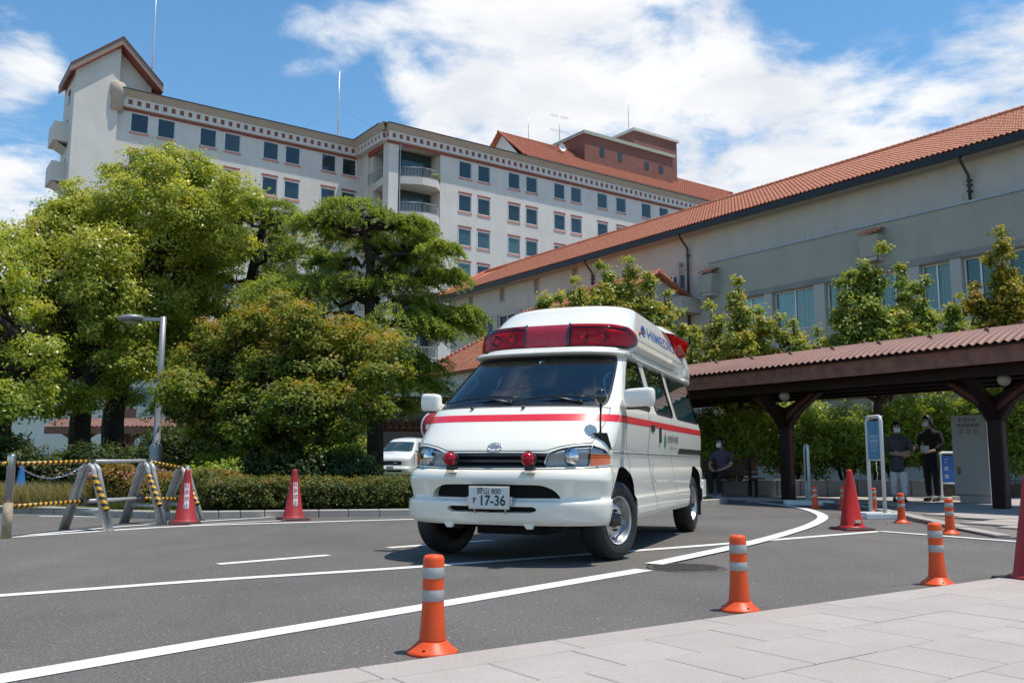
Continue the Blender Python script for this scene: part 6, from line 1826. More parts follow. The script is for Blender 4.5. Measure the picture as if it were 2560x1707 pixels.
# woman in a dark tunic and white trousers, walking towards the left, one arm across her front
def stander1():
    t = thing('person', 'masked person in dark grey tunic and white trousers standing beside another person', 'person', (7.72, 18.15, FZ), R(-14))
    J, E = [], []
    pel = chainJ(J, E, [(0,0,.86,.155,.12)]); 
    ch = chainJ(J, E, [(0,0,.98,.150,.115),(0,.0,1.12,.165,.115),(0,.01,1.24,.175,.105)], pel)
    nk = chainJ(J, E, [(0,.015,1.31,.075,.07),(0,.01,1.36,.05,.05)], ch)
    chainJ(J, E, [(-.02,0,.72,.185,.15),(-.02,0,.58,.195,.165)], pel)
    for s_, pts in ((1, [(.185,.01,1.245,.062),(.25,-.02,1.06,.056),(.20,-.17,.98,.045)]), (-1, [(-.185,.01,1.245,.062),(-.265,.0,1.05,.056),(-.15,-.16,.965,.045)])): chainJ(J, E, pts, ch)
    skin_mesh('tunic', M['grey_cloth'], t, J, E, 0)
    limb('forearm', M['skin'], t, [(.22,-.14,.995,.036),(.09,-.205,.975,.030),(.0,-.215,.965,.025)]); limb('forearm', M['skin'], t, [(-.17,-.14,.98,.036),(-.04,-.20,.94,.030),(.06,-.215,.93,.025)])
    hand(t, (.0,-.215,.965), (-1,-.05,-.05), (0,1,0)); hand(t, (.06,-.215,.93), (1,-.05,0), (0,1,0))
    for s_, fy in ((1,-.12), (-1,.10)): limb('trousers', M['white_cloth'], t, [(s_*.085,0,.62,.095),(s_*.085,fy*.4,.42,.075),(s_*.08,fy*.9,.12,.062)])
    for s_, fy in ((1,-.12), (-1,.10)):
        limb('ankle', M['skin'], t, [(s_*.08,fy*.92,.14,.036),(s_*.08,fy,.06,.034)])
        limb('shoe', M['shoe_dark'], t, [(s_*.08,fy+.045,.045,.040,.035),(s_*.08,fy-.06,.04,.040,.034),(s_*.08,fy-.15,.033,.036,.026)])
    limb('neck', M['skin'], t, [(0,.012,1.33,.048),(0,.0,1.41,.046)])
    head(t, (0,-.015,1.475), R(8), .05, 'mask_white', 'bob')
def stander2():
    t = thing('person', 'person all in black with a white mask, between the grey tunic person and the machine', 'person', (8.53, 18.45, FZ), R(-60))
    J, E = [], []
    pel = chainJ(J, E, [(0,0,.92,.145,.11)])
    ch = chainJ(J, E, [(0,.01,1.06,.140,.11),(0,.03,1.22,.165,.115),(0,.03,1.36,.185,.11)], pel)
    chainJ(J, E, [(0,.015,1.44,.08,.075),(0,-.01,1.49,.058,.058)], ch)
    chainJ(J, E, [(-.20,.02,1.365,.062),(-.26,-.05,1.14,.055),(-.22,-.20,1.03,.046)], ch); chainJ(J, E, [(.20,.02,1.365,.062),(.27,-.0,1.14,.055),(.20,-.14,1.02,.046)], ch)
    for s_ in (1,-1): chainJ(J, E, [(s_*.09,0,.80,.10),(s_*.095,.0,.48,.078),(s_*.095,.02,.10,.065)], pel)
    skin_mesh('clothes', M['black_cloth'], t, J, E, 0)
    limb('forearm', M['skin'], t, [(-.23,-.18,1.04,.034),(-.24,-.36,1.14,.027)]); hand(t, (-.24,-.36,1.14), (0,-1,.3), (1,0,0))
    limb('forearm', M['skin'], t, [(.21,-.12,1.03,.034),(.10,-.24,.99,.027)]); hand(t, (.10,-.24,.99), (-.8,-.5,0), (0,0,-1))
    MB().cbox(-.02,.16,-.30,-.26,.98,1.12,.01).build('folder', M['mask_white'], t)
    for s_ in (1,-1): limb('shoe', M['shoe_dark'], t, [(s_*.095,.06,.05,.042,.04),(s_*.095,-.05,.045,.042,.036),(s_*.1,-.16,.036,.038,.028)])
    limb('neck', M['skin'], t, [(0,-.01,1.45,.052),(0,-.035,1.545,.05)])
    head(t, (0,-.055,1.615), R(-15), .10, 'mask_white', 'short', 1.03)
def sitter():
    t = thing('person', 'seated person in a dull purple shirt and dark trousers on the bench', 'person', (4.78, 20.50, FZ), R(-38))
    J, E = [], []
    pel = chainJ(J, E, [(0,.0,.53,.16,.13)])
    ch = chainJ(J, E, [(0,-.02,.68,.155,.12),(0,-.05,.84,.17,.12),(0,-.07,.97,.18,.11)], pel)
    chainJ(J, E, [(0,-.075,1.05,.08,.075),(0,-.08,1.09,.055,.055)], ch)
    chainJ(J, E, [(.195,-.07,.965,.065),(.25,-.10,.80,.058)], ch); chainJ(J, E, [(-.195,-.07,.965,.065),(-.25,-.12,.80,.058)], ch)
    skin_mesh('shirt', M['purple_cloth'], t, J, E, 0)
    for s_ in (1,-1):
        limb('forearm', M['skin'], t, [(s_*.25,-.11,.80,.044),(s_*.24,-.20,.70,.038),(s_*.12,-.36,.62,.030)]); hand(t, (s_*.12,-.36,.62), (-s_*.7,-.7,-.15), (0,0,-1))
        limb('trousers', M['black_cloth'], t, [(s_*.09,.0,.52,.105),(s_*.11,-.26,.53,.09),(s_*.11,-.46,.51,.076),(s_*.10,-.47,.28,.066),(s_*.10,-.45,.10,.055)])
        limb('shoe', M['shoe_grey'], t, [(s_*.10,-.40,.05,.044,.042),(s_*.10,-.52,.045,.044,.038),(s_*.105,-.64,.036,.040,.028)])
    limb('neck', M['skin'], t, [(0,-.08,1.06,.05),(0,-.10,1.14,.048)])
    head(t, (0,-.12,1.21), R(-28), .05, 'mask_white', 'short', 1.0)
stander1(); stander2(); sitter()
# the driver sits inside the ambulance, seen through the windscreen
dx_, dy_ = -.40, 1.93
dv = thing('person', 'driver in a teal face mask at the wheel of the ambulance', 'person', AO + Matrix.Rotation(AROT, 4, 'Z') @ Vector((dx_, dy_, .36)), AROT)
J, E = [], []
pel = chainJ(J, E, [(0,.06,.52,.17,.14)]); ch = chainJ(J, E, [(0,.08,.68,.165,.12),(0,.07,.84,.18,.12),(0,.05,.97,.19,.11)], pel)
chainJ(J, E, [(0,.04,1.03,.08,.075)], ch)
chainJ(J, E, [(.20,.05,.96,.065),(.26,-.12,.83,.055),(.20,-.36,.92,.042)], ch); chainJ(J, E, [(-.20,.05,.96,.065),(-.26,-.12,.83,.055),(-.18,-.36,.92,.042)], ch)
for s_ in (1,-1): chainJ(J, E, [(s_*.1,-.15,.50,.10),(s_*.13,-.46,.52,.08)], pel)
skin_mesh('uniform', M['navy_cloth'], dv, J, E, 0)
for s_ in (1,-1): hand(dv, (s_*.19,-.40,.93), (-s_*.2,-.6,.7), (0,-1,-.2), 1.0, 1.1)
limb('neck', M['skin'], dv, [(0,.04,1.02,.052),(0,.02,1.10,.05)])
head(dv, (0,.0,1.165), R(-12), 0, 'mask_teal', 'short', 1.02)
# ================================================================== plants
def leaf_mat(name, cols, trans=.35, rough=.5, spec=.35):
    """cols: ramp over the per-leaf tint"""
    t = NT(name); t.n.remove(t.b)
    a = t.new('ShaderNodeAttribute', attribute_name='tint')
    r = t.new('ShaderNodeValToRGB'); el = r.color_ramp.elements
    el[0].position, el[0].color = 0, (*cols[0], 1); el[1].position, el[1].color = 1, (*cols[-1], 1)
    for i, c in enumerate(cols[1:-1]): e = el.new((i+1)/(len(cols)-1)); e.color = (*c, 1)
    t.l.new(a.outputs['Fac'], r.inputs[0])
    d = t.new('ShaderNodeBsdfPrincipled'); d.inputs['Roughness'].default_value = rough; d.inputs['Specular IOR Level'].default_value = spec
    t.l.new(r.outputs[0], d.inputs['Base Color'])
    tr = t.new('ShaderNodeBsdfTranslucent')
    g = t.new('ShaderNodeMix', data_type='RGBA', blend_type='MULTIPLY'); g.inputs['Factor'].default_value = 1; t.l.new(r.outputs[0], g.inputs['A']); g.inputs['B'].default_value = (1.25, 1.15, .55, 1)
    t.l.new(g.outputs['Result'], tr.inputs[0])
    m = t.new('ShaderNodeMixShader'); m.inputs[0].default_value = trans; t.l.new(d.outputs[0], m.inputs[1]); t.l.new(tr.outputs[0], m.inputs[2])
    t.l.new(m.outputs[0], t.o.inputs['Surface'])
    return t.m
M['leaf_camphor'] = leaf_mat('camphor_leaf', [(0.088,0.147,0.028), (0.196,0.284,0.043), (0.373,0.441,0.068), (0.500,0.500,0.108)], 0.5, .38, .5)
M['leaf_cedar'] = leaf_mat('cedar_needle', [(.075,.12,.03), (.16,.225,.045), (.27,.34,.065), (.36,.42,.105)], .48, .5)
M['leaf_maple'] = leaf_mat('maple_leaf', [(.055,.10,.02), (.14,.215,.03), (.27,.30,.045), (.50,.26,.055)], .5, .5)
M['leaf_ginkgo'] = leaf_mat('young_leaf', [(0.079,0.149,0.032), (0.175,0.271,0.049), (0.333,0.411,0.079), (0.473,0.411,0.088)], 0.5, .42, .45)
M['leaf_gold'] = leaf_mat('golden_leaf', [(.09,.12,.022), (.20,.235,.032), (.34,.33,.045), (.42,.30,.05)], .5, .45)
M['leaf_bush'] = leaf_mat('bush_leaf', [(.055,.105,.016), (.145,.25,.034), (.29,.40,.06), (.40,.47,.09)], .5, .40, .45)
M['leaf_hedge'] = leaf_mat('azalea_leaf', [(.035,.06,.015), (.085,.12,.025), (.17,.19,.04), (.34,.19,.045)], .4, .5)
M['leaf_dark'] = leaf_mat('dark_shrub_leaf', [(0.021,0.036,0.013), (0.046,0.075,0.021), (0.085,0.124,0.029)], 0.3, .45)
M['grass_dry'] = leaf_mat('dry_grass_blade', [(.30,.23,.10), (.44,.35,.17), (.36,.29,.12), (.20,.21,.06)], .35, .7)
M['grass_green'] = leaf_mat('grass_blade', [(.05,.09,.016), (.10,.15,.028), (.19,.19,.05)], .35, .6)
M['petal'] = leaf_mat('pink_petal', [(.55,.20,.26), (.66,.36,.40)], .4, .6)
def bark(name, a, b):
    t = NT(name); f = t.noise(9, 7, .7, t.coord(), stretch=(1, 1, .22))
    t.col(t.mix(t.mr(f, .35, .68), a, b)); t.set(Roughness=.95, Specular_IOR_Level=.2); t.bump(f, .8, .03); return t.m
M['bark'] = bark('dark_bark', (.022,.017,.014), (.065,.052,.043)); M['bark_brown'] = bark('brown_bark', (.04,.026,.020), (.115,.075,.055))

def leaves(centres, normals, size, rg, aspect=2.0, spread=1.0, fold=True):
    """one kite-shaped leaf per centre; normals bias the way it faces"""
    n = len(centres); size = np.broadcast_to(np.asarray(size, float), (n,))[:,None]
    nn = normals + rg.normal(0, spread, (n, 3)); nn /= np.linalg.norm(nn, axis=1, keepdims=True)+1e-9
    d = rg.normal(0, 1, (n, 3)); d[:,2] -= .35; d -= nn*(d*nn).sum(1, keepdims=True); d /= np.linalg.norm(d, axis=1, keepdims=True)+1e-9
    s = np.cross(nn, d)
    L, W_ = size, size/aspect
    a = centres - d*L*.5; c = centres + d*L*.5 - nn*L*.10; b = centres + s*W_*.5 - d*L*.05 + nn*L*.05; e = centres - s*W_*.5 - d*L*.05 + nn*L*.05
    V_ = np.stack([a, b, c, e], 1).reshape(-1, 3); F_ = np.arange(4*n).reshape(n, 4)
    return V_, F_
def puff_cloud(puffs, rg, dens_, clump=.30, leaf=.09, shell=.55, top=.35, tint_=(.25,.75), var=.2, aspect=2.0, hole=0.0, lift=.9, spread=.6, ztint=None):
    """puffs: (centre, (rx,ry,rz)).  each is a flock of leaf clumps, so the outline is ragged and light shows through"""
    C_, N_, S_, T_ = [], [], [], []
    for c, r in puffs:
        r = np.array(r if isinstance(r, (tuple, list, np.ndarray)) else (r, r, r), float); c = np.array(c, float)
        area = (r[0]*r[1]+r[1]*r[2]+r[0]*r[2])/3*4*PI
        k = max(4, int(area/(clump**2)*1.15))
        u_ = rg.normal(0, 1, (k, 3)); u_ /= np.linalg.norm(u_, axis=1, keepdims=True); u_[:,2] = u_[:,2]*.85+.12
        rad = shell + (1.06-shell)*rg.random((k, 1))**.7
        cc = c + u_*r*rad
        keep = rg.random(k) > hole; cc, u_, rad = cc[keep], u_[keep], rad[keep]; k = len(cc)
        m_ = max(3, int(dens_*clump**2))
        cs = clump*(.6+.7*rg.random((k, 1, 1)))
        off = rg.normal(0, .42, (k, m_, 3))*cs*np.array([1, 1, .62])
        P = (cc[:,None,:]+off).reshape(-1, 3)
        nn = (u_[:,None,:]*np.array([.7, .7, .6]) + np.array([0, 0, lift]) + off*.6/np.maximum(cs, .05)).reshape(-1, 3)
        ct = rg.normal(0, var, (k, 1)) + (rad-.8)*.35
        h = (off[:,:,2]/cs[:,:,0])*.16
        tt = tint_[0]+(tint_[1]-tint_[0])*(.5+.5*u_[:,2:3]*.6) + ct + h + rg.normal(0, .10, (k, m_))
        C_.append(P); N_.append(nn); S_.append(leaf*(.7+.6*rg.random(len(P)))); T_.append(tt.reshape(-1))
    C_, N_, S_, T_ = map(np.concatenate, (C_, N_, S_, T_))
    V_, F_ = leaves(C_, N_, S_, rg, aspect, spread)
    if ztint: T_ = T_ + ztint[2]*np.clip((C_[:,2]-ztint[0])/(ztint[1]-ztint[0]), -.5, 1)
    return V_, F_, np.clip(T_, 0, 1)
def crown_obj(name, parent, m, V_, F_, T_, origin):
    return link(name, np_mesh(name, V_-np.array(origin), F_, m, tint=T_), parent)
def limb_pts(a, b, rg, n=6, wob=.12, sag=0.0):
    a, b = np.array(a, float), np.array(b, float); L = np.linalg.norm(b-a); out = []
    for i in range(n+1):
        t = i/n; p = a+(b-a)*t + rg.normal(0, wob*L*.18, 3)*math.sin(PI*t); p[2] += sag*L*math.sin(PI*t); out.append(tuple(p))
    return out
def tree(name, label, base, puffs, rg, leafm, barkm, trunk_pts, trunk_r, limbs=8, group=None, cat='tree', crown_name='crown', extra=None, limb_r=.09, **k):
    t = thing(name, label, cat, base, 0, group)
    b = np.array(base)
    mb = MB(); tp = [Vector(np.array(p)-b) for p in trunk_pts]; n = len(tp)
    sp_ = [Vector(p) for p in smooth_pts([tuple(p) for p in tp], 4)]
    mb.tube(sp_, [trunk_r*(1.45 if i == 0 else 1.15 if i == 1 else 1)*(1-.62*i/(len(sp_)-1)) for i in range(len(sp_))], 12)
    mb.build('trunk', M[barkm], t)
    order = sorted(range(len(puffs)), key=lambda i: -float(np.prod(puffs[i][1] if isinstance(puffs[i][1], (tuple, list)) else puffs[i][1])))[:limbs]
    for i in order:
        c = np.array(puffs[i][0])-b
        j = min(range(1, len(sp_)), key=lambda q: abs(sp_[q].z-(c[2]-.35*math.hypot(c[0]-sp_[q].x, c[1]-sp_[q].y))))
        P = limb_pts(sp_[j], c, rg, 7, .9, -.05)
        lm = MB(); lm.tube(P, [limb_r*(1-.75*q/7) for q in range(8)], 7)
        rr = puffs[i][1][0] if isinstance(puffs[i][1], (tuple, list)) else puffs[i][1]
        for q in (3, 4, 5, 6, 7):
            for _ in range(2):
                d = rg.normal(0, 1, 3); d[2] = abs(d[2])*.6; d /= np.linalg.norm(d)
                lm.tube(limb_pts(P[q], np.array(P[q])+d*rr*.85, rg, 4, .6), [limb_r*.34*(1-.8*w/4) for w in range(5)], 5)
        lm.build('limb', M[barkm], t)
    V_, F_, T_ = puff_cloud(puffs, rg, **k)
    crown_obj(crown_name, t, M[leafm], V_, F_, T_, base)
    return t
def px_puffs(lst, Y, rg, jit=1.6, flat=.85):
    out = []
    for px, py, r, *d in lst:
        y = Y + (d[0] if d else rg.uniform(-jit, jit)); c = at(px, py, y); k = r/FPX*y
        out.append((tuple(c), (k, k*1.05, k*flat)))
    return out
rg = np.random.default_rng(21)
# ---- broadleaf trees at the left
Yc = 23.0
g0 = [at(205, 1180, Yc), at(200, 1060, Yc), at(222, 960, Yc), at(262, 850, Yc), at(285, 740, Yc-.3)]
g0 = [(g0[0].x, Yc, .09)] + [tuple(p) for p in g0[1:]]
pA = px_puffs([(205,560,85),(130,610,85),(60,640,80),(250,640,95),(170,690,100),(330,650,90),(90,720,90),(260,740,95),(180,790,95),(80,810,90),(290,820,85),(130,880,90),(230,900,80),(320,905,70),(160,960,75),(270,960,55),(130,1010,50),(215,1000,45),(330,1000,30),(180,565,60,1.5),(200,490,45,1.0),(130,540,40,1.0)], Yc, rg)
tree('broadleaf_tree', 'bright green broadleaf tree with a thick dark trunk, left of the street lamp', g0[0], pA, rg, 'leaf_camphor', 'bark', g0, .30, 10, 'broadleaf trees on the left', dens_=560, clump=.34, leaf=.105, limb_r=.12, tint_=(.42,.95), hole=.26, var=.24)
Yb = 24.2
g1 = [at(290, 1180, Yb), at(282, 1060, Yb), at(300, 960, Yb), at(330, 850, Yb), at(350, 740, Yb), at(372, 600, Yb)]
g1 = [(g1[0].x, Yb, .09)] + [tuple(p) for p in g1[1:]]
pB = px_puffs([(378,395,30,0),(400,430,48),(330,430,36,.5),(455,445,70),(520,460,70),(585,480,60),(300,500,72),(380,520,85),(460,530,85),(545,545,80),(620,500,40),(250,560,75),(420,610,90),(510,630,85),(340,600,80),(580,610,60),(440,700,85),(380,760,80),(500,740,70),(420,830,75),(480,840,60),(350,880,60),(420,920,50),(640,520,26),(285,440,34,.5),(320,390,22,.5),(420,385,26,.3),(480,400,28,.3)], Yb, rg)
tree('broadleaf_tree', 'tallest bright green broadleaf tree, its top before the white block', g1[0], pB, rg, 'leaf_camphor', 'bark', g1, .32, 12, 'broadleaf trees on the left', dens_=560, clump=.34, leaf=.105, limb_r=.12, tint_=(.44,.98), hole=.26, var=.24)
Yd = 19.5
g2 = [at(8, 1180, Yd), at(5, 1080, Yd), at(25, 1010, Yd), at(60, 930, Yd)]
g2 = [(g2[0].x, Yd, .09)] + [tuple(p) for p in g2[1:]]
pC = px_puffs([(-60,620,90),(20,610,60),(-10,700,90),(-80,780,100),(30,790,80),(-20,870,95),(50,930,80),(-60,960,90),(20,1010,60),(70,1000,55),(90,880,60)], Yd, rg)
tree('broadleaf_tree', 'broadleaf tree cut off by the left edge of the photo with a leaning dark trunk', g2[0], pC, rg, 'leaf_camphor', 'bark', g2, .22, 7, 'broadleaf trees on the left', dens_=560, clump=.32, leaf=.10, tint_=(.26,.80), hole=.2, var=.22)
# ---- cedars: layered boughs of drooping needle sprays
def cedar(label, base, trunk_pts, tr, pads, rg, boughs, tuft=.085, dens_=1.0):
    t = thing('cedar_tree', label, 'tree', base, 0, 'dark layered cedars'); b = np.array(base)
    tp = [Vector(np.array(p)-b) for p in trunk_pts]; sp_ = [Vector(p) for p in smooth_pts([tuple(p) for p in tp], 4)]
    MB().tube(sp_, [tr*(1.3 if i == 0 else 1)*(1-.7*i/(len(sp_)-1)) for i in range(len(sp_))], 12).build('trunk', M['bark'], t)
    A, D, T_ = [], [], []
    for (c, r) in pads:
        c, r = np.array(c), np.array(r)
        j = min(range(1, len(sp_)), key=lambda q: abs(sp_[q].z+b[2]-(c[2]-.1*math.hypot(c[0]-b[0]-sp_[q].x, c[1]-b[1]-sp_[q].y))))
        P = limb_pts(sp_[j], c-b, rg, 7, .7, .06)
        lm = MB(); lm.tube(P, [.065*(1-.72*q/7) for q in range(8)], 7)
        n = int(24*dens_*max(1, r[0]/.8)); root = c - np.array([0, 0, r[2]*.3])
        out = (c-b)-np.array(sp_[j]); out[2] = 0; out /= np.linalg.norm(out)+1e-6
        for q in range(n):
            a = rg.uniform(0, 2*PI); rad = math.sqrt(rg.random())
            e = c + np.array([r[0]*rad*math.cos(a), r[1]*rad*math.sin(a), r[2]*(1-rad**2)*.9 + rg.normal(0, .45)*r[2]])
            if q % 3 == 0: lm.tube([tuple(np.array(P[5+q % 3])), tuple((np.array(P[6])+e-b)/2+np.array([0,0,.05])), tuple(e-b)], [.028,.018,.008], 4)
            dirh = np.array([math.cos(a), math.sin(a), 0])*.8 + out*.9; dirh /= np.linalg.norm(dirh)
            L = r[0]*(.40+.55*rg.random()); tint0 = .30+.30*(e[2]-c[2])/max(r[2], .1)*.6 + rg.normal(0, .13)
            m_ = 15; k = np.arange(m_)/m_
            side = np.array([-dirh[1], dirh[0], 0])
            for br in range(3):                     # three feathered strands per spray
                d2 = dirh + side*(br-1)*.55; st = e + side*(br-1)*.05
                pos = st[None] + d2[None]*(L*k)[:,None] + np.array([0,0,1.])[None]*(.10*L*np.sin(k*PI*.8)-.72*L*k**2)[:,None]
                for s_ in (-1, 1, 0):
                    A.append(pos + rg.normal(0, .012, pos.shape))
                    dd = d2[None]*.55 + side[None]*s_*.85 + np.array([0,0,-.55])[None]*(1 if s_ else -.5) + rg.normal(0, .22, pos.shape)
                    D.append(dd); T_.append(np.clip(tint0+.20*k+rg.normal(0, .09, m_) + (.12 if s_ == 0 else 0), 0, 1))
        lm.build('bough', M['bark'], t)
    A, D, T_ = np.concatenate(A), np.concatenate(D), np.concatenate(T_)
    D /= np.linalg.norm(D, axis=1, keepdims=True); n = len(A); L = tuft*(.8+.7*rg.random((n, 1)))
    up = np.array([0, 0, 1.])+rg.normal(0, .5, (n, 3)); S_ = np.cross(D, up); S_ /= np.linalg.norm(S_, axis=1, keepdims=True)+1e-9
    w = L*.15
    V_ = np.stack([A-S_*w*.6, A+D*L*.5-S_*w, A+D*L, A+D*L*.5+S_*w], 1).reshape(-1, 3)
    crown_obj('foliage', t, M['leaf_cedar'], V_, np.arange(4*n).reshape(n, 4), T_, base)
    return t
def px_pads(lst, Y, rg, jit=1.3):
    out = []
    for px, py, rx, ry, *d in lst:
        y = Y + (d[0] if d else rg.uniform(-jit, jit)); c = at(px, py, y); out.append((tuple(c), (rx/FPX*y*1.05, rx/FPX*y*.95, ry/FPX*y*.80)))
    return out
Ye = 27.0
b1 = at(628, 1150, Ye); tr1 = [(b1.x, Ye, .09)] + [tuple(at(*p, Ye)) for p in ((625,1000),(618,850),(622,740),(640,640),(660,560),(665,520))]
p1 = px_pads([(660,520,60,22),(600,540,70,24),(720,560,60,24),(560,585,85,28),(680,600,80,28),(500,620,90,30),(620,650,95,30),(740,640,70,24),(470,690,95,32),(570,710,95,32),(690,700,80,30),(430,760,80,30),(530,790,100,34),(650,780,80,32),(760,720,60,26),(450,850,80,34),(560,870,90,36),(420,920,70,28),(500,940,80,34),(470,1010,60,28)], Ye, rg)
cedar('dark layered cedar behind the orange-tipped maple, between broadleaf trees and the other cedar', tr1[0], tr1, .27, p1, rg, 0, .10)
Yf = 22.0
b2 = at(938, 1190, Yf); tr2 = [(b2.x, Yf, .09)] + [tuple(at(*p, Yf)) for p in ((938,1080),(936,960),(930,860),(924,760),(926,660),(912,590),(905,540))]
p2 = px_pads([(880,530,70,24),(930,548,60,22),(985,575,65,20),(840,560,70,24),(1010,560,55,16),(800,560,60,20),(900,600,75,26),(960,625,75,24),(1045,615,65,20),(1095,625,45,14),(1030,650,60,20),(850,655,50,20),(940,690,90,28),(1000,710,80,24),(1080,690,60,18),(1115,690,40,14),(820,720,95,30),(740,730,95,30),(690,740,70,26),(880,715,70,24),(760,790,80,30),(700,800,60,26),(1030,760,80,22),(1090,790,75,24),(1150,785,50,16),(1010,800,70,24),(1060,830,60,22),(1130,815,50,16),(980,900,70,26),(1050,915,60,20),(1010,960,60,24),(960,960,60,26),(1060,960,50,16),(1000,1020,50,20)], Yf, rg, 1.1)
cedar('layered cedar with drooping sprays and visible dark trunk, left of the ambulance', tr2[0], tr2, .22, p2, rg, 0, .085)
# ---- maple with orange tips in front of them
Ym = 17.8
g3 = [(at(700, 1190, Ym).x, Ym, .09)] + [tuple(at(*p, Ym)) for p in ((698,1120),(690,1050),(705,960),(715,860))]
lstM = [(685,770,55),(745,800,60),(625,815,55),(690,840,75),(560,860,75),(780,850,75),(850,850,75),(920,865,70),(975,880,55),(500,920,75),(590,930,90),(690,930,90),(790,930,90),(880,940,85),(960,945,65),(460,970,60),(540,1000,80),(640,1020,85),(740,1020,85),(840,1020,80),(920,1020,60),(450,1030,45),(520,1060,60),(610,1085,55),(700,1090,60),(790,1080,55),(870,1080,40),(430,985,45),(1000,850,26)]
pM = px_puffs(lstM, Ym, rg, 1.3, .8)
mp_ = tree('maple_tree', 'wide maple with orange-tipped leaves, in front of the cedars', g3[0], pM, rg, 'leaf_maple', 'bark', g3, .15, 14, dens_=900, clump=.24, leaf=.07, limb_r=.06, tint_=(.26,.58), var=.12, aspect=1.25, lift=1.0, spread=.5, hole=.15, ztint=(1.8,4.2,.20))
for i, (px, w) in enumerate(((640, .13), (745, .16), (565, .10))):
    P = [(at(px, 1190, Ym+.6*i).x, Ym+.6*i, .09)] + [tuple(at(px+a, y, Ym+.6*i)) for a, y in ((-4, 1110), (8, 1040), (20, 960))]
    MB().tube(smooth_pts([tuple(np.array(p)-np.array(g3[0])) for p in P], 4), [w*(1-.5*q/12) for q in range(13)], 9).build('trunk', M['bark'], mp_)
# ---- trees behind the covered way: upright plumes of small leaves
def plume_tree(label, base_px, Y, plumes, rg, leafm, trunk_top, r=.12, name='young_tree', **k):
    b = at(*base_px, Y); base = (b.x, Y, .2)
    t = thing(name, label, 'tree', base, 0, 'upright young trees by the long block'); bb = np.array(base)
    tt = np.array(at(*trunk_top, Y))-bb
    MB().tube(smooth_pts([(0,0,0), tuple(tt*.35+np.array([.05,0,0])), tuple(tt*.7+np.array([-.05,.02,0])), tuple(tt)], 4), [r*(1.25 if q == 0 else 1)*(1-.35*q/12) for q in range(13)], 10).build('trunk', M['bark_brown'], t)
    puffs = []
    for px, y0, y1, w in plumes:
        d = rg.uniform(-.9, .9); n = max(3, int((y1-y0)/(w*.55)))
        a, e = np.array(at(px, y1, Y+d)), np.array(at(px, y0, Y+d))
        MB().tube(limb_pts(tt*.9, (a-bb), rg, 4, .5) + limb_pts(a-bb, e-bb, rg, 5, .12)[1:], [.05*(1-.085*q) for q in range(10)], 6).build('limb', M['bark_brown'], t)
        for i in range(n):
            f = i/(n-1); c = a+(e-a)*f; k_ = w/FPX*Y*(.98-.70*f**1.3)
            puffs.append((tuple(c + rg.normal(0, .09, 3)), (k_*rg.uniform(.75,1.2), k_, k_*1.1)))
    V_, F_, T_ = puff_cloud(puffs, rg, shell=.25, **k); crown_obj('crown', t, M[leafm], V_, F_, T_, base)
    return t
kw = dict(dens_=700, clump=.17, leaf=.085, tint_=(.44,.96), var=.17, aspect=1.3, lift=.9, hole=.24)
plume_tree('bright young tree behind the ambulance roof, before the tiled gable', (1570, 1190), 25.5, [(1365,748,775,26),(1400,735,800,26),(1450,705,800,34),(1510,665,800,40),(1570,655,800,44),(1625,690,820,44),(1660,740,840,40),(1690,800,880,36),(1480,760,830,40),(1600,770,860,50),(1545,740,850,50)], rg, 'leaf_ginkgo', (1570, 900), .10, **kw)
plume_tree('rounded light green young tree right of the ambulance roof, with a forked trunk', (1825, 1200), 22.6, [(1730,830,960,42),(1780,765,960,46),(1846,715,970,46),(1900,775,960,46),(1950,800,930,34),(1985,798,850,22),(1970,870,960,38),(1810,840,980,60),(1880,860,980,60)], rg, 'leaf_ginkgo', (1826, 1010), .13, **kw)
plume_tree('large dark green upright tree in the middle of the long block wall, above the sign', (2195, 1235), 21.9, [(2045,825,905,32),(2120,690,900,46),(2160,655,900,44),(2195,640,900,46),(2262,668,900,50),(2310,700,890,42),(2385,740,860,40),(2430,795,860,36),(2080,865,910,36),(2180,780,920,60),(2260,790,920,60),(2340,830,900,50)], rg, 'leaf_ginkgo', (2200, 985), .14, **{**kw, 'tint_': (.28,.80)})
plume_tree('golden-tipped upright tree at the right edge of the photo', (2600, 1230), 20.5, [(2505,565,830,32),(2535,640,840,46),(2440,715,770,28),(2480,765,840,44),(2565,680,840,44),(2600,620,850,50),(2640,700,860,60)], rg, 'leaf_gold', (2590, 980), .12, **kw)

# ---- bushes behind the covered way
def bush(label, centre, rad, m, leaf, dens_, clump, rg, group, name='shrub', cat='shrub', tint_=(.2,.8), n=9, stems=True, **k):
    c = np.array(centre, float); t = thing(name, label, cat, tuple(c), 0, group); rad = np.array(rad)
    puffs = [((0, 0, rad[2]*.55), tuple(rad*np.array([.72,.72,.5])))]
    for i in range(n):
        a = 2*PI*i/n + rg.uniform(-.3, .3); q = rg.uniform(.35, .75)
        puffs.append(((rad[0]*q*math.cos(a), rad[1]*q*math.sin(a), rad[2]*rg.uniform(.30, .78)), tuple(rad*rg.uniform(.34, .46))))
    V_, F_, T_ = puff_cloud(puffs, rg, dens_=dens_, clump=clump, leaf=leaf, tint_=(tint_[0]+.12, tint_[1]+.12), shell=.4, **k)
    V_[:,2] = np.maximum(V_[:,2], .02)
    link('foliage', np_mesh('foliage', V_, F_, M[m], tint=T_), t)
    if stems:
        mb = MB()
        for i in range(6): a = 2*PI*i/6; mb.tube([(0.1*math.cos(a),.1*math.sin(a),0),(rad[0]*.35*math.cos(a),rad[1]*.35*math.sin(a),rad[2]*.5),(rad[0]*.5*math.cos(a),rad[1]*.5*math.sin(a),rad[2]*.8)], [.03,.02,.01], 5)
        mb.build('stem', M['bark_brown'], t)
    return t
GB = 'bushes behind the covered way'
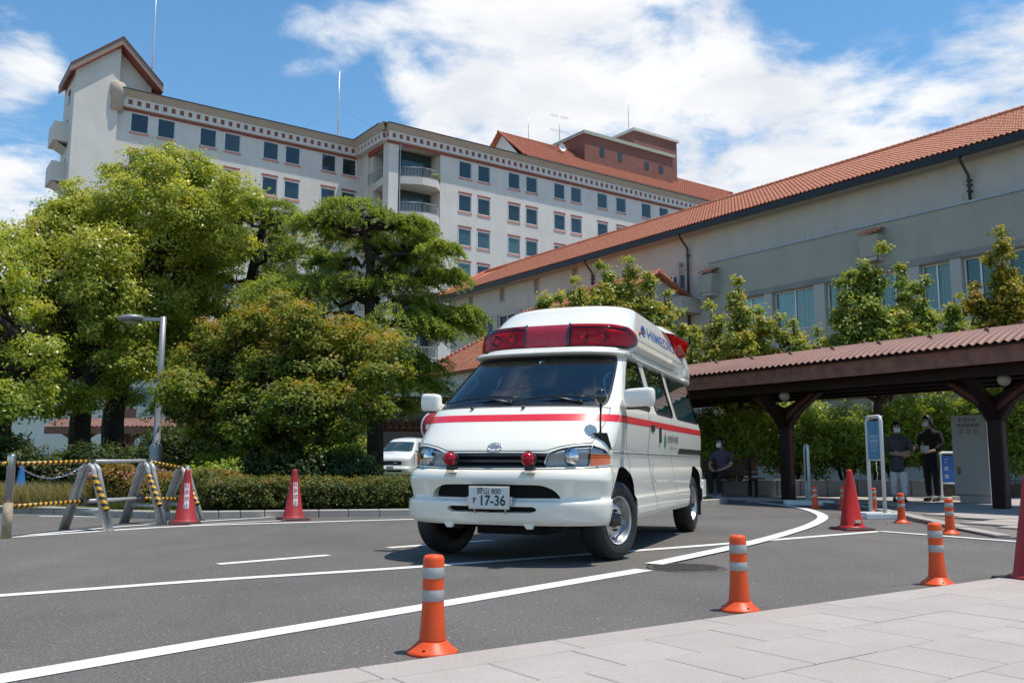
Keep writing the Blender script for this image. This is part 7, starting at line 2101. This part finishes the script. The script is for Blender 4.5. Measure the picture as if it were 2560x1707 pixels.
for (x, y, r, h, l, lf, ti) in ((3.9,22.3,1.15,1.75,'leafy bush behind the bench, nearest the ambulance',.10,(.25,.85)),
      (5.6,22.3,1.15,1.85,'rounded bush left of the first canopy post',.10,(.30,.9)), (4.9,21.9,.75,1.0,'low bamboo-like bush spilling over the planter beside the bench',.15,(.35,.9)),
      (7.1,22.6,1.15,2.0,'tall bright bush right of the first canopy post',.10,(.30,.9)), (8.3,22.2,1.05,1.7,'dark-sided bush behind the tall blue sign',.10,(.22,.82)),
      (9.6,22.4,1.2,2.1,'yellow-green bush behind the two standing people',.10,(.35,.95)), (11.2,22.2,1.2,2.2,'bush rising behind the payment machine',.10,(.30,.9)),
      (12.6,21.6,1.3,2.7,'tall feathery bush at the right edge beyond the second post',.11,(.25,.85))):
    bush(l, (x, y+.35, .33), (r, r*.8, h), 'leaf_bush', lf, 420, .22, rg, GB, tint_=ti, aspect=2.6 if lf < .12 else 4.5, var=.14)
# ---- clipped azalea hedge and mounds on the left
def hedge_box(label, pts, w, h, m, rg, leaf=.045, dens_=2300, clump=.11, z=.09, name='hedge', tint_=(.06,.58), group=None):
    a, b = np.array(pts[0]), np.array(pts[1]); L = np.linalg.norm(b-a); d = (b-a)/L; nrm = np.array([-d[1], d[0]])
    t = thing(name, label, 'hedge', (a[0], a[1], z), math.atan2(d[1], d[0]), group)
    puffs = []
    n = int(L/.34)
    for i in range(n+1):
        x = L*i/n
        for yy, zz in ((0,.30),(0,.62),(.5,.30),(.5,.66),(1,.35),(1,.62)):
            puffs.append(((x+rg.normal(0,.04), w*yy, h*zz+rg.normal(0,.015)), (.26, .24, h*.36)))
    V_, F_, T_ = puff_cloud(puffs, rg, dens_=dens_, clump=clump, leaf=leaf, shell=.75, tint_=tint_, var=.22, aspect=1.9, lift=.6)
    V_[:,2] = np.maximum(V_[:,2], .02)
    link('foliage', np_mesh('foliage', V_, F_, M[m], tint=T_), t)
    mb = MB()
    for i in range(n): mb.tube([(L*(i+.5)/n,w*.5,0),(L*(i+.5)/n+.05,w*.5,h*.5)], [.02,.01], 5)
    mb.build('stem', M['bark_brown'], t)
    return t
hedge_box('low clipped azalea hedge with rusty leaf tips behind the kerb', ((-4.35, 13.55), (-1.0, 14.35)), 1.0, .46, 'leaf_hedge', rg)
hedge_box('low clipped azalea hedge continuing behind the ambulance', ((-.9, 14.4), (1.6, 15.6)), 1.0, .46, 'leaf_hedge', rg)
GA = 'azalea mounds beside the dry grass'
bush('azalea mound with pink blossoms behind the barriers', (-6.35, 14.9, .09), (.75,.6,.62), 'leaf_hedge', .05, 1700, .12, rg, GA, tint_=(.3,1.0), n=7)
bush('rusty azalea mound right of the pink one', (-5.5, 14.6, .09), (.65,.55,.52), 'leaf_hedge', .05, 1700, .12, rg, GA, tint_=(.3,.95), n=7)
bush('green azalea mound next to the end of the clipped hedge', (-4.9, 14.9, .09), (.65,.55,.58), 'leaf_hedge', .05, 1700, .12, rg, GA, tint_=(.1,.7), n=7)
fl = np.array([(-6.35+rg.normal(0,.35), 14.7+rg.normal(0,.2), .60+rg.normal(0,.04)) for _ in range(240)]); V_, F_ = leaves(fl, np.tile([0,-.3,1.], (240,1)), .05, rg, 1.1)
pk_ = thing('azalea_blossom', 'pale pink blossoms on top of the azalea mound', 'blossom', (0,0,0)); link('petals', np_mesh('petals', V_, F_, M['petal'], tint=rg.random(240)), pk_)
pk_['kind'] = 'stuff'; pk_.children[0]['kind'] = 'stuff'
GD = 'dark shrubs under the trees'
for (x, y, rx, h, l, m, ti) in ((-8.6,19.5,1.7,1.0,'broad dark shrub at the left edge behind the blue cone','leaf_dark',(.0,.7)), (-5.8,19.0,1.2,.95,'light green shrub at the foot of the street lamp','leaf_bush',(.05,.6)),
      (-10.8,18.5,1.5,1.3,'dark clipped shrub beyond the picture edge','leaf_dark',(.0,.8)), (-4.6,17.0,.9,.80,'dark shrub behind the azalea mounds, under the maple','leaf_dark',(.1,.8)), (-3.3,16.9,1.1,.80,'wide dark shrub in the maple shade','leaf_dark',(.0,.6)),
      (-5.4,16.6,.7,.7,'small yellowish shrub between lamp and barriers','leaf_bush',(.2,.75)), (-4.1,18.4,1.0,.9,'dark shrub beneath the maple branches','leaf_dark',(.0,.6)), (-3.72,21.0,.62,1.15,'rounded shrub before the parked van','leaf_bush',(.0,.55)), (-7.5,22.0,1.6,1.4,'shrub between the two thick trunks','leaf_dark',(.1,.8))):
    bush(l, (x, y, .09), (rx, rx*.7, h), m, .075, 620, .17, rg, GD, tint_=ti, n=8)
# bright ground cover far behind the trunks, dry grass and lawn edge
bush('sunlit bright bush glowing between the dark trunks', (-7.0, 33.0, .0), (1.5,1.2,2.0), 'leaf_bush', .14, 200, .34, rg, None, tint_=(.45,1.0), n=10)
bush('sunlit bush left of the parked van', (-10.2, 36.0, .0), (2.4,1.4,2.4), 'leaf_bush', .14, 200, .34, rg, None, tint_=(.4,1.0), n=10)
def grass(name, label, m, n, fx, h, rg, w=.006):
    P = np.array([fx() for _ in range(n)]); hh = h*(.5+.8*rg.random((n,1))); d = rg.normal(0, .32, (n,3)); d[:,2] = 1; d /= np.linalg.norm(d, axis=1, keepdims=True)
    s = np.cross(d, rg.normal(0, 1, (n,3))); s /= np.linalg.norm(s, axis=1, keepdims=True)+1e-9; b_ = rg.normal(0, .25, (n,3)); b_[:,2] = -.1
    ww = w*(.7+.6*rg.random((n,1)))
    V_ = np.stack([P-s*ww, P+s*ww, P+d*hh*.6+s*ww*.8, P+d*hh*.6-s*ww*.8, P+d*hh+b_*hh*.45], 1)
    i = np.arange(n)[:,None]*5
    F_ = np.concatenate([i+np.array([[0,1,2]]), i+np.array([[0,2,3]]), i+np.array([[3,2,4]])])
    t_ = np.tile(rg.random(n), 3)
    o = link(name, np_mesh(name, V_.reshape(-1,3), F_, M[m], tint=t_)); tag(o, label, 'grass', kind='stuff'); return o
grass('dry_grass', 'dry straw-coloured grass behind the pipe barriers', 'grass_dry', 9000, lambda: (lambda t: (-9.2+4.4*t+rg.normal(0,.1), 15.15-1.0*t+abs(rg.normal(0,.55))+.05, .09))(rg.random()), .34, rg)
grass('grass_verge', 'short green grass along the kerb in front of the hedge', 'grass_green', 12000, lambda: (lambda t: (-6.0+6.2*t, 13.35+.0*t + (1.1*t if t > .2 else .22-.2*t) + abs(rg.normal(0,.16))+.05, .09))(rg.random()), .10, rg, .005)
grass('lawn_grass', 'green grass of the bed under the trees', 'grass_green', 9000, lambda: (rg.uniform(-12, 2), rg.uniform(15, 22), .09), .14, rg, .01)
bp = thing('potted_plant', 'small green plant on the top corner balcony', 'plant', HP + SIT @ Vector((5.6, -.2, 31.1)), AX)
V_, F_, T_ = puff_cloud([((0,0,.55), (.55,.4,.5))], rg, 300, .22, .16, tint_=(.3,.9)); link('foliage', np_mesh('foliage', V_, F_, M['leaf_bush'], tint=T_), bp)
MB().lathe([(.2,0),(.28,.35),(.25,.35)], 12).build('pot', M['brick'], bp)
# ================================================================== things behind the left-hand trees
# white van parked facing the camera
vx_ = at(1010, 1190, 40.0)
van = thing('parked_van', 'white van parked facing the road between the dark trunks, left of the ambulance', 'van', (vx_.x-.62, 40.0, 0), R(-14))
M['van_white'] = paint('van_white', (.74, .75, .76))
vb = Loft([(.28,.80,.06,.35),(.34,.83,.0,.35),(.55,.84,-.02,.35),(.62,.83,.03,.35),(.68,.82,.06,.35),(.95,.82,.10,.35),(1.0,.82,.14,.35),(1.22,.81,.55,.36),(1.30,.79,.66,.36),(1.72,.66,1.22,.36),(1.80,.62,1.34,.36),(1.92,.5,1.75,.3),(1.97,.2,2.3,.2)], lambda z: 4.6+0*z)
def vpatch(name, m, poly, off=0, par=van, **k):
    o = patch(vb, name, M[m], par, poly, off, step=.09, dstep=.06, **k); return o
vpatch('body', 'van_white', [(0,.28),(LF+4.0,.28),(LF+4.0,1.97),(0,1.97)])
VX_ = lambda x, z: (vb.sx(x, z), z); VY_ = lambda y, z: (vb.sy(y, z), z)
vpatch('windscreen', 'pane', [(0,1.31),VX_(.62,1.29),VX_(.70,1.33),VX_(.60,1.73),(0,1.75)], .004)
for sd_ in ('L', 'R'):
    vpatch('side_window', 'pane', [VY_(1.35,1.28),VY_(2.2,1.28),VY_(2.2,1.72),VY_(1.75,1.72)], .004, both=False, mirror=sd_); vpatch('side_window', 'pane', [VY_(2.3,1.28),VY_(4.3,1.28),VY_(4.3,1.72),VY_(2.3,1.72)], .004, both=False, mirror=sd_)
vpatch('grille', 'black_plastic', [(0,.70),VX_(.50,.70),VX_(.48,.86),(0,.88)], .004); vpatch('grille_bar', 'chrome', [(0,.775),VX_(.42,.775),VX_(.42,.80),(0,.80)], .012)
for sd_ in ('L', 'R'): vpatch('headlight', 'reflector', [VX_(.52,.70),VX_(.79,.72),VX_(.80,.93),VX_(.52,.88)], .006, both=False, mirror=sd_)
vpatch('bumper_intake', 'dark_inside', [(0,.40),VX_(.55,.40),VX_(.5,.48),(0,.48)], .004)
MB().box(-.165,.165,-.03,-.02,.50,.64).build('number_plate', M['plate_white'], van)
for s_ in (1,-1):
    MB().ball((s_*.93,.85,1.32), (.10,.05,.08), 12, 8).build('wing_mirror', M['van_white'], van)
    for y in (.75, 3.8): MB().lathe([(.0,-.09),(.2,-.09),(.31,-.08),(.32,0),(.31,.08),(.2,.09),(0,.09)], 24, Matrix.Translation((s_*.72,y,.32)) @ Matrix.Rotation(R(90),4,'Y')).build('wheel', M['rubber'], van)
MB().tube([(-.5,.62,1.315),(.1,.52,1.35)], .012, 5).build('wiper', M['black_plastic'], van)
# round red no-entry sign, half hidden by the ambulance
ne = thing('road_sign', 'round red no-entry sign behind the far side of the ambulance', 'road sign', (at(1094,1080,16.0).x, 16.0, 0), R(6))
MB().lathe([(0,-.004),(.30,-.004),(.30,.004),(0,.004)], 40, Matrix.Translation((0,-.04,1.42)) @ Matrix.Rotation(R(90),4,'X')).build('disc', mk('sign_red', (.42,.03,.035), .5, 0, .1), ne)
MB().lathe([(.275,-.006),(.302,-.006),(.302,.006),(.275,.006)], 40, Matrix.Translation((0,-.04,1.42)) @ Matrix.Rotation(R(90),4,'X'), caps=False).build('rim', M['white_label'], ne)
MB().box(-.21,.21,-.052,-.046,1.375,1.465).build('bar', M['white_label'], ne)
MB().lathe([(.03,0),(.03,1.75)], 12).build('post', M['galv'], ne)
# low white building with a brick panel, and a red-posted covered way before it
wb = at(330, 1150, 62.0)
lb = thing('white_annex', 'low white building with a brick panel and curtained window behind the left trees', 'building', (wb.x-14, 62.0, 0), R(2))
MB().box(-12,16.5,0,8,0,7.2).build('wall', M['plaster'], lb)
MB().box(-12.2,16.8,-.5,8,7.2,7.55).build('roof_edge', M['plaster_soffit'], lb)
MB().box(13.0,13.9,-.06,0,1.9,4.5).build('brick_panel', M['brick'], lb); MB().box(-3.2,-1.5,-.06,0,.5,4.5).build('brick_panel', M['brick'], lb)
w_ = MB().box(13.4,16.2,-.05,-.01,4.55,5.9).build('window', M['pane_light'], lb); MB().box(13.3,16.3,-.1,-.052,4.45,4.54).build('sill', M['white_metal'], lb)
for x in (14.1, 15.0, 15.7): MB().box(x-.04,x+.04,-.09,-.055,4.56,5.9).build('mullion', M['white_metal'], w_)
c2 = at(420, 1150, 46.0)
lc = thing('left_walkway', 'distant covered walkway with dusky red roof and red posts behind the left trees', 'canopy', (c2.x, 46.0, 0), R(-9))
M['post_red'] = mk('dark_red_post', (.14, .018, .016), .5, 0, .15)
mb = MB(); n = 60; vs = []
for i in range(n*6+1):
    x = -6+ 13*i/(n*6); rr = .025*math.sin(2*PI*x/.24)
    for t in np.linspace(0, 1, 7): vs.append((x, -1.5+3*t, 2.55+.45*math.sin(PI*t)+rr))
mb.add(vs, [(i*7+j, (i+1)*7+j, (i+1)*7+j+1, i*7+j+1) for i in range(n*6) for j in range(6)], True); mb.build('roof_sheet', M['canopy_red'], lc)
MB().box(-6,7,-1.42,-1.34,2.18,2.54).build('fascia', M['canopy_fascia'], lc); MB().box(-6,7,-1.3,1.4,2.3,2.36).build('soffit', M['canopy_soffit'], lc)
for x in (-5,-2.4,.3,3.0,5.7):
    MB().box(x-.16,x+.16,-.16,.16,0,2.3).build('post', M['post_red'], lc)
    for s_ in (1,-1): MB().prism_y([(x+s_*.16,1.55),(x+s_*.14,1.95),(x+s_*.8,2.3),(x+s_*1.1,2.3),(x+s_*.5,1.95)][::s_], -.1, .1).build('bracket', M['post_red'], lc)
# grey pillar and a small pole sign near it
gp = thing('grey_pillar', 'tall square grey pillar under the maple canopy edge', 'pillar', (at(520,1150,30.0).x, 30.0, 0), R(12))
MB().cbox(-.32,.32,-.3,.3,0,3.6,.03).build('shaft', M['lamp_grey'], gp)
ps = thing('pole_sign', 'small white plate on a leaning thin pole right of the grey pillar', 'sign', (at(543,1150,24.0).x, 24.0, 0), 0)
MB().tube([(-.02,0,0),(.02,0,1.5),(.06,0,2.05)], .03, 8).build('pole', M['galv'], ps); MB().cbox(.02,.28,-.03,-.01,1.45,1.98,.01).build('plate', M['machine_grey'], ps)
# entrance porch beside the tiled annex: grey fascia, dark soffit, red posts
pr = thing('entrance_porch', 'entrance porch with grey metal fascia and dark brown ceiling, left of the ambulance mirror', 'porch', (at(985,1150,34.0).x, 34.0, 0), R(14))
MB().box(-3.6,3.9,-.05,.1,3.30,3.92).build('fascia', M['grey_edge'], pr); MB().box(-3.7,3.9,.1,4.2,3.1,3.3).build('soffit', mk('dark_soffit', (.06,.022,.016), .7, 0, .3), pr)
MB().box(-3.7,-3.55,.1,4.2,3.3,3.9).build('fascia', M['grey_edge'], pr); MB().box(-3.5,3.9,.15,4.2,3.75,3.85).build('deck', M['plaster_trim'], pr)
for x in (-2.9, 3.2): MB().cbox(x-.16,x+.16,.6,.92,0,3.1,.02).build('post', M['post_red'], pr)
frp = slope_frame((2.3, 3.0, 2.25), (-1, 0, .0), (0, 1, .5))
tile_field(pr, M['roof_tile'], range(0, 16), range(0, 3), .28, .3, .06, frp, None, lambda c, r: False, seed=30)
MB().box(-2.3,2.4,3.0,3.8,2.05,2.2).build('eave', M['canopy_soffit'], pr)
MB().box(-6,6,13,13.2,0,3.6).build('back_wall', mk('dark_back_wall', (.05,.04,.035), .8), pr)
